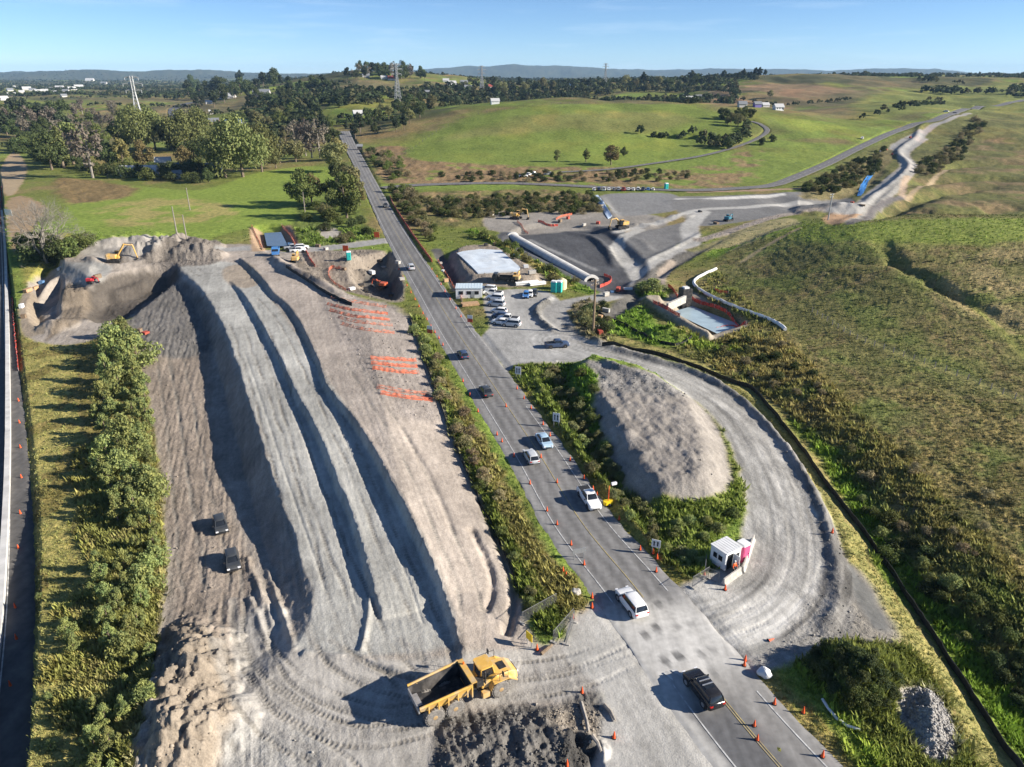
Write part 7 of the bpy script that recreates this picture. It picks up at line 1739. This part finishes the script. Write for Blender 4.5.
    net_fence([(286, 268), (308, 282), (330, 296), (352, 306)], 1.0, SILT, 'black silt fence on the bank above the embankment top', 'silt fence', None, 'silt_fence', True, TIMBER, 3, .05, .05, 1, 'silt_cloth')
    rows = [('faded orange netting on the slope, uppermost row', FADED_NET, (330, 299), (354, 303), (386, 308)), ('orange netting on the slope, second row from the top', ORANGE_NET, (326, 305), (352, 311), (388, 315)), ('orange netting on the slope, third row from the top', ORANGE_NET, (328, 311), (356, 318), (390, 321)),
            ('faded orange netting on the slope, fourth row from the top', FADED_NET, (336, 318), (362, 324), (393, 327)), ('faded orange netting on the slope, fifth row, just above the gap', FADED_NET, (340, 325), (366, 331), (395, 334)), ('bright orange netting, upper row of the middle strip', ORANGE_NET, (371, 360), (396, 361), (417, 362)),
            ('bright orange netting, centre row of the middle strip', ORANGE_NET, (371, 365), (396, 367), (418, 368)), ('bright orange netting, lower row of the middle strip', ORANGE_NET, (372, 370), (396, 373), (420, 374)), ('orange netting, upper row of the lowest strip', FADED_NET, (376, 389), (402, 393), (430, 396)), ('orange netting, lower row of the lowest strip', ORANGE_NET, (380, 395), (406, 399), (433, 402))]
    for lb, m, *pts in rows: net_fence(pts, 1.15, m, lb, 'orange netting', 'orange netting strips on the slope', 'orange_netting', False, TIMBER, 3.0, .25, .05, .5, tilt=.10, lean=.75)
    og = 'orange mesh fences'
    for pts, m, lb in (([(252, 227), (258, 240), (263, 250)], ORANGE_NET, 'orange mesh fence on the left side of the water hole'), ([(282, 226), (290, 236), (296, 247)], ORANGE_NET, 'orange mesh fence on the right side of the water hole'), ([(341, 269), (331, 269), (329, 276), (334, 284), (346, 291)], ORANGE_NET, 'curved orange mesh fence beside the bridge pit'),
                       ([(306, 250), (309, 258), (315, 267)], RED_NET, 'red barrier rail below the lane'), ([(517, 222), (522, 227), (528, 234)], ORANGE_NET, 'orange mesh fence at the far culvert mouth'), ([(538, 222), (548, 226), (558, 226)], RED_NET, 'red mesh fence behind the culvert'), ([(556, 220), (562, 217), (572, 215)], ORANGE_NET, 'orange mesh fence on the platform behind the culvert'),
                       ([(600, 288), (610, 283), (611, 279), (604, 276)], RED_NET, 'red mesh fence round the near culvert mouth'), ([(653, 303), (669, 311), (680, 317)], RED_NET, 'red mesh fence on the near left of the sediment pond'), ([(716, 331), (732, 328), (746, 325)], RED_NET, 'red mesh fence across the near end of the sediment pond'), ([(745, 325), (730, 317), (712, 307), (691, 298)], RED_NET, 'long red mesh fence on the far side of the sediment pond'),
                       ([(668, 287), (674, 292), (678, 299)], RED_NET, 'red mesh fence at the top of the sediment pond'), ([(714, 291), (720, 293), (728, 294)], ORANGE_NET, 'small orange mesh fence on the hillside by the curved pipe'), ([(13, 300), (15, 330), (19, 372)], RED_NET, 'red rail along the motorway shoulder'), ([(2, 188), (1, 205), (1, 226)], RED_NET, 'red barrier wall on the motorway beyond the white kerb'),
                       ([(438, 262), (452, 285), (462, 302)], ORANGE_NET, 'orange mesh fence between bridge and pale container')):
        net_fence(pts, .95, m, lb, 'barrier fence', og, 'barrier_fence', True, GALV, 2.5, .08, .05, .6)
    net_fence([(390, 197), (394, 206), (404, 222), (416, 240), (432, 262)], .9, RED_NET, 'red and white safety rail along the bridge kerb', 'safety rail', None, 'safety_rail', True, OFFW, 3, .0, .12, 1.0, 'rail', tilt=0)
    # the low pale wall of the motorway
    net_fence([(2, 212), (5, 240), (7.5, 300), (9, 400), (8.5, 480), (5.5, 550), (1, 620), (-8, 700), (-20, 780), (-60, 980)], 1.0, PALECONC, 'long pale concrete wall along the motorway edge', 'wall', None, 'motorway_wall', False, None, 3, 0, .75, 1.0, 'wall', tilt=0)
    # post and wire fence of the hillside
    Q = ribbon_on_ground([(812, 312), (850, 336), (882, 349), (930, 366), (980, 385), (1040, 410)], 2.2); r = empty('farm_fence', tuple(Q[0]), 0, 'pale post and wire fence running down the rough hillside', 'fence')
    for q in Q - Q[0]: b = MB(); b.box((q[0], q[1], q[2] + .55), (.14, .14, 1.3)); b.build('post', PALEBARK, r)
    b = MB(); [b.tube([tuple(q + np.array([0, 0, z])) for q in Q - Q[0]], .012, 3) for z in (.4, .75, 1.1)]; b.build('wire', GALV, r)
    Q = ribbon_on_ground([(398, 158), (440, 130), (480, 114), (560, 104), (640, 104), (716, 110)], 9); r = empty('farm_fence', tuple(Q[0]), 0, 'thin farm fence along the crest of the smooth green hill', 'fence')
    for q in Q - Q[0]: b = MB(); b.box((q[0], q[1], q[2] + .6), (.2, .2, 1.5)); b.build('post', PALEBARK, r)
    # ---- pipes, sheets, water
    pipe('drain_pipe', [(716, 270), (703, 276), (694, 282), (696, 288), (708, 296), (737, 309), (765, 319), (778, 325), (785, 331)], .42, OFFW, 'thick white pipe curving round the sediment pond')
    pipe('hose', [(822, 700), (830, 712), (842, 724), (860, 731)], .14, OFFW, 'white hose lying in the grass of the right verge', 'hose')
    sheet('geotextile_pad', [(457, 254), (480, 250), (501, 251), (520, 268), (519, 272), (478, 274)], PADW, 'pale blue white sheet covering the top of the yard mound', 'sheet', .32, .06)
    sheet('tarpaulin', [(872, 170), (877, 169), (869, 179), (865, 190), (861, 196), (857, 196), (861, 184)], BLUESHEET, 'bright blue tarpaulin on the bank of the valley haul road', 'tarpaulin', .15, .1)
    sheet('tarpaulin', [(592, 196), (598, 195), (606, 206), (612, 216), (608, 219), (602, 208)], mat('pale_blue_sheet', (.50, .60, .72), .5, var=.15), 'pale blue sheet on the bank of the grey platform', 'tarpaulin', .15, .1)
    pool('pond_water', [(264, 233), (281, 232), (288, 246), (267, 246)], -1.15, WATER); pool('sediment_pond_water', [(672, 312), (692, 306), (744, 326), (718, 334)], -1.35, MILKY)
    p = hit(684, 306); r = empty('inlet_tower', p, .3, 'dark square inlet tower standing at the head of the sediment pond', 'tower'); b = MB(); b.box((0, 0, 2.2), (2.6, 2.6, 5.2)); b.build('shaft', DARKST, r); b = MB(); b.box((0, 0, 4.95), (1.4, 1.4, .5)); b.build('cap', OFFW, r)
    p, q = np.array(hit(668, 309)), np.array(hit(694, 309)); b = MB(); b.box((8 * .5, 0, .6), (9, .6, 1.9)); o = tag(b.build('wall', CONC), 'low concrete wall across the head of the sediment pond', 'wall'); o.location = p; o.rotation_euler = (0, 0, math.atan2(q[1] - p[1], q[0] - p[0]))
    # ---- yard
    a, b_ = np.array(hit(456, 299)), np.array(hit(482, 298)); hd = math.atan2(b_[1] - a[1], b_[0] - a[0]); r = empty('office_container', tuple(a), hd, 'white office container with pale blue roof beside the bridge', 'container')
    L = np.linalg.norm(b_ - a); w = MB(); w.box((L / 2, 2.2, 1.45), (L, 4.6, 2.7)); w.build('wall', WHITE, r); w = MB(); w.box((L / 2, 2.2, 2.9), (L + .2, 4.8, .2)); 
    for k in range(9): w.box((.4 + k * (L - .8) / 8, 2.2, 3.01), (.08, 4.6, .05))
    w.build('roof', mat('pale_blue_roof', (.55, .64, .68), .5, var=.1), r)
    for k in (.2, .5, .8): f = MB(); f.box((L * k, -.12, 1.7), (1.1, .06, .9)); f.build('window', GLASS, r)
    f = MB(); f.box((L * .65, -.12, 1.15), (.9, .06, 2.0)); f.build('door', mat('grey_door', (.3, .32, .33), .5), r)
    toilet(554, 292, TEALM, 'teal portable toilet on the left of the pair by the culvert', 'teal toilets', -.3, 1.35); toilet(559, 292, TEALM, 'teal portable toilet on the right of the pair by the culvert', 'teal toilets', -.3, 1.35)
    toilet(349, 260, TEALM, 'teal portable toilet beside the lane and the orange sign', 'teal toilets', .2, 1.2); toilet(666, 190, TEALM, 'teal portable toilet at the end of the side road row', 'teal toilets', .2, 1.5)
    p = hit(562, 289); r = empty('water_tank', p, 0, 'cream water tank behind the pair of teal toilets', 'tank'); b = MB(); b.ring((0, 0, 0), [(0, 1.3), (2.4, 1.3), (2.8, .8), (2.95, .3)], 'z', 18); b.build('tank', CREAM, r, True); b = MB(); b.cyl((0, 0, 3.0), .35, .15); b.build('lid', CREAM, r)
    p = hit(470, 305); r = empty('timber_stack', p, .3, 'stack of sawn timber in front of the white container', 'timber stack')
    for k in range(8):
        b = MB(); b.box((0, -.9 + k % 4 * .55, .2 + k // 4 * .3), (4.5 - .2 * (k % 3), .5, .26)); b.build('beam', PALEWOOD, r)
    for k, (x, y) in enumerate(((524, 285), (530, 284), (537, 285))):
        p = hit(x, y); r = empty('pipe_rack', p, .2 + .1 * k, unique_label('rack of white pipes at the yard edge', x, y), 'pipe rack', 'racks of white pipes in the yard')
        for j in range(6): b = MB(); b.tube([(-2.4, -.7 + j % 3 * .5, .3 + j // 3 * .45), (2.4, -.7 + j % 3 * .5, .3 + j // 3 * .45)], .2, 8); b.build('pipe', OFFW, r)
        for sx in (-1, 1): b = MB(); b.box((sx * 1.8, -.2, .08), (.2, 2, .16)); b.build('bearer', TIMBER, r)
    # ---- materials lying round the work fronts
    kinds = [(OFFW, 'white'), (CONC, 'grey'), (mat('crate_blue', (.10, .20, .36), .6), 'blue'), (mat('crate_red', (.40, .08, .05), .6), 'red'), (PALEWOOD, 'brown'), (DARKST, 'dark'), (CONC, 'grey'), (TIMBER, 'brown')]
    for x, y in ((505, 214), (492, 216), (560, 222), (568, 219), (584, 226), (598, 224), (606, 296), (612, 293), (618, 291), (628, 290), (606, 312), (600, 318), (446, 282), (443, 272), (440, 264), (486, 246), (496, 245), (508, 252), (516, 258), (526, 268), (532, 274), (596, 328), (600, 334), (372, 274), (384, 268), (360, 286), (352, 290), (344, 270), (392, 296), (366, 291),
                 (262, 250), (290, 246), (318, 247), (326, 250), (42, 284), (36, 290), (98, 278), (60, 270), (28, 292), (22, 308), (24, 318), (134, 334), (140, 332), (146, 334), (880, 152), (886, 150), (874, 156), (892, 155), (868, 160), (862, 206), (852, 203), (700, 212), (716, 224), (910, 138), (602, 206), (380, 262), (398, 264), (402, 280)):
        m, cn = random.choice(kinds); p = hit(x, y); r = empty('crate', p, random.uniform(0, 3), unique_label(cn + ' crate of site materials', x, y), 'crate', 'crates of site materials')
        L, w, h = random.uniform(.9, 2.4), random.uniform(.7, 1.3), random.uniform(.4, 1.0)
        b = MB(); b.box((0, 0, h / 2 + .1), (L, w, h), bev=.04); b.build('box', m, r); b = MB(); b.box((0, 0, .05), (L * .95, w * .95, .14)); b.build('pallet', TIMBER, r); b = MB(); b.box((0, 0, h + .12), (L * 1.03, w * 1.03, .08)); b.build('lid', m, r)
    # ---- poles and pylons
    pole(593, 334, 52, 'tall dark wooden power pole beside the haul road loop', arm=True, rad=.26)
    pole(177, 234, 25, 'pale slim pole at the paddock edge, left of its neighbour', PALEBARK, False, 'pale poles in the paddock', rad=.2); pole(187, 240, 23, 'pale slim pole at the paddock edge nearest the spoil piles', PALEBARK, False, 'pale poles in the paddock', rad=.2)
    pole(190, 210, 20, 'pale slim pole standing out in the paddock', PALEBARK, False, 'pale poles in the paddock', rad=.2); pole(828, 220, 24, 'pale pole left of the orange soil heap', GALV, True, rad=.22)
    pole(305, 212, 18, 'pale pole in front of the lone paddock tree', PALEBARK, False, 'pale poles in the paddock', rad=.18)
    pylon(141, 128, 46, 'big steel lattice pylon on the left flats'); pylon(398, 102, 34, 'steel lattice pylon on the left hill below the wooded crest', .5); pylon(482, 93, 24, 'distant lattice pylon left of the smooth green hilltop', .4); pylon(605, 85, 19, 'distant lattice pylon against the far blue ranges', .4)
    # ---- houses
    RW, RG, RB, RR = mat('roof_pale', (.46, .46, .45), .5, var=.1), mat('roof_grey', (.20, .21, .22), .5, var=.1), mat('roof_blue', (.10, .17, .30), .5, var=.1), mat('roof_red', (.32, .07, .05), .7, var=.1)
    WL = mat('weatherboard', (.50, .48, .45), .7, var=.06); WB = mat('brick_wall', (.30, .18, .13), .8, var=.15)
    for x, y, w, rot, wm, rm, lb in ((131, 176, 17, .15, OFFW, RW, 'long white shed in front of the grove'), (150, 175, 15, .1, WL, RW, 'pale shed right of the long white shed'), (164, 166, 14, .3, WL, RW, 'white roofed house among the grove trees'), (174, 171, 10, .2, WL, RB, 'blue roofed house at the right of the grove'), (178, 178, 8, .1, WL, RG, 'grey shed at the right edge of the grove'),
        (216, 173, 16, .05, DARKST, RG, 'dark shed between the willows'), (234, 127, 15, .4, WL, RB, 'blue and white house behind the willows'), (242, 128, 8, .2, WL, RW, 'white house right of the blue and white one'), (214, 124, 10, .2, WB, RG, 'grey house left of the blue and white one'), (276, 148, 10, .2, WL, RB, 'blue roofed house right of the willows'), (228, 98, 14, .1, WL, RW, 'long white roofed house on the left rise'),
        (262, 96, 16, .1, WL, RG, 'long grey house on the left rise'), (209, 104, 6, .5, WL, RW, 'small white house near the winding road'), (212, 114, 5, .5, WL, RW, 'tiny white house below the left rise'), (358, 116, 9, .4, OFFW, RW, 'white house below the wooded hilltop'), (366, 77, 7, .2, WL, RG, 'grey house on the wooded crest'), (392, 80, 8, .2, WL, RR, 'red roofed house on the wooded crest'), (384, 79, 6, .2, WL, RW, 'white house on the wooded crest'),
        (446, 82, 6, .1, WL, RW, 'white house at the right end of the crest'), (452, 85, 8, .3, OFFW, RW, 'bright white house on the right slope of the hill'), (464, 84, 7, .2, WL, RG, 'grey house on the right slope of the hill'), (468, 89, 7, .2, WL, RG, 'lower grey house on the right slope of the hill'), (492, 88, 7, .2, WL, RR, 'red house left of the green hilltop'), (495, 104, 8, .2, OFFW, RW, 'white house just above the green hill edge'), (425, 95, 9, .2, WB, RG, 'brown house in the middle of the left hill'),
        (568, 88, 9, .2, WL, RB, 'blue roofed house behind the green hill'), (590, 87, 6, .2, WL, RW, 'white house behind the green hill'), (686, 99, 7, .2, WL, RG, 'grey house right of the green hilltop'), (690, 101, 9, .2, OFFW, RW, 'white house right of the green hilltop'), (698, 99, 7, .2, WB, RG, 'brown house right of the green hilltop'), (742, 107, 8, .1, WL, RG, 'grey farm shed left of the farmhouse'), (757, 107, 7, .2, mat('purple_wall', (.16, .13, .34), .6), RG, 'purple farm building by the farm road'), (765, 107, 7, .2, WL, RW, 'pale farm building by the farm road'), (778, 110, 9, .2, OFFW, RW, 'bright white farmhouse right of the farm buildings'),
        (360, 150, 5, .2, DARKST, RG, 'dark shed at the far end of the highway')):
        house(x, y, w, rot, wm, rm, lb, parts=(w > 8))
    for x, y in ((4, 100), (10, 91), (16, 88), (22, 93), (27, 90), (33, 91), (38, 93), (45, 92), (50, 90), (56, 94), (60, 89), (66, 92), (72, 90), (79, 88), (90, 81), (104, 84), (12, 96), (64, 97)):
        house(x, y, random.uniform(4.5, 8), random.uniform(0, 1), WL, random.choice([RW, RG, RG, RW]), unique_label('small pale house in the far left township', x, y), 'houses of the far left township')
build_roads(); build_ground()
plant_all(); low_scrub(); ground_stuff(); far_woods()
place_vehicles()
build_site()
# ------------------------------------------------------------------ the air of the valley: one even box round the whole place
def haze():
    b = MB(); b.box((0, 8200, 0), (42000, 18600, 2), None); 
    o = b.build('haze', mat('air_unused', (.5, .5, .5))); me = o.data
    lo = float(GZ.min()) - 1.0; hi = max(CAM_H, float(GZ.max())) + 30
    for v in me.vertices: v.co.z = lo if v.co.z < 0 else hi
    m = D.materials.new('haze_air'); m.use_nodes = True; nt = m.node_tree; nt.nodes.clear()
    out = nt.nodes.new('ShaderNodeOutputMaterial'); v = nt.nodes.new('ShaderNodeVolumePrincipled')
    v.inputs['Color'].default_value = (.42, .68, 1, 1); v.inputs['Density'].default_value = HAZE; v.inputs['Anisotropy'].default_value = .0
    nt.links.new(v.outputs[0], out.inputs['Volume']); me.materials.clear(); me.materials.append(m)
    tag(o, kind='stuff')
HAZE = .00004
haze()
# ------------------------------------------------------------------ sky, sun, camera
SUN_EL, SUN_AZ = 23.0, 98.0          # degrees; azimuth clockwise from the view direction
w = D.worlds.new('World'); SC.world = w; w.use_nodes = True
nt = w.node_tree; bg = nt.nodes['Background']
sky = nt.nodes.new('ShaderNodeTexSky'); sky.sky_type = 'NISHITA'; sky.sun_disc = False
sky.sun_elevation = math.radians(SUN_EL); sky.sun_rotation = math.radians(SUN_AZ)
sky.altitude = 50; sky.air_density = .6; sky.dust_density = .0; sky.ozone_density = 5.0
tcw = nt.nodes.new('ShaderNodeTexCoord'); mpw = nt.nodes.new('ShaderNodeMapping'); mpw.inputs['Scale'].default_value = (2.2, 2.2, 26)
cn = nt.nodes.new('ShaderNodeTexNoise'); cn.inputs['Scale'].default_value = 2.4; cn.inputs['Detail'].default_value = 7; cn.inputs['Roughness'].default_value = .6
nt.links.new(tcw.outputs['Generated'], mpw.inputs['Vector']); nt.links.new(mpw.outputs[0], cn.inputs['Vector'])
cr = nt.nodes.new('ShaderNodeMapRange'); cr.inputs['From Min'].default_value = .52; cr.inputs['From Max'].default_value = .80; cr.inputs['To Max'].default_value = .2
nt.links.new(cn.outputs['Fac'], cr.inputs['Value'])
cm = nt.nodes.new('ShaderNodeMix'); cm.data_type = 'RGBA'; cm.inputs[7].default_value = (7.5, 8.3, 8.8, 1)
nt.links.new(cr.outputs[0], cm.inputs[0]); nt.links.new(sky.outputs[0], cm.inputs[6]); nt.links.new(cm.outputs[2], bg.inputs[0]); bg.inputs[1].default_value = .07
sl = D.lights.new('sun', 'SUN'); sl.energy = 5.0; sl.angle = math.radians(.5); sl.color = (1, .92, .81)
so = link(D.objects.new('sun', sl))
el, az = math.radians(SUN_EL), math.radians(SUN_AZ)
sd = Vector((math.sin(az) * math.cos(el), math.cos(az) * math.cos(el), math.sin(el)))
so.rotation_euler = sd.to_track_quat('Z', 'Y').to_euler(); so.location = sd * 200
cam = D.cameras.new('camera'); cam.sensor_width = 36; cam.lens = FPX / 1024 * 36
cam.clip_start = .5; cam.clip_end = 40000
co = link(D.objects.new('camera', cam)); co.location = (0, 0, CAM_H)
co.rotation_euler = (PI / 2 - PITCH, 0, 0); SC.camera = co
vs = SC.view_settings; vs.view_transform = 'Standard'; vs.look = 'None'; vs.gamma = 1; vs.use_curve_mapping = False
vs.exposure = 1.1
SC.cycles.max_bounces = 4; SC.cycles.diffuse_bounces = 2; SC.cycles.glossy_bounces = 2; SC.cycles.transmission_bounces = 3
SC.cycles.transparent_max_bounces = 6; SC.cycles.volume_bounces = 0
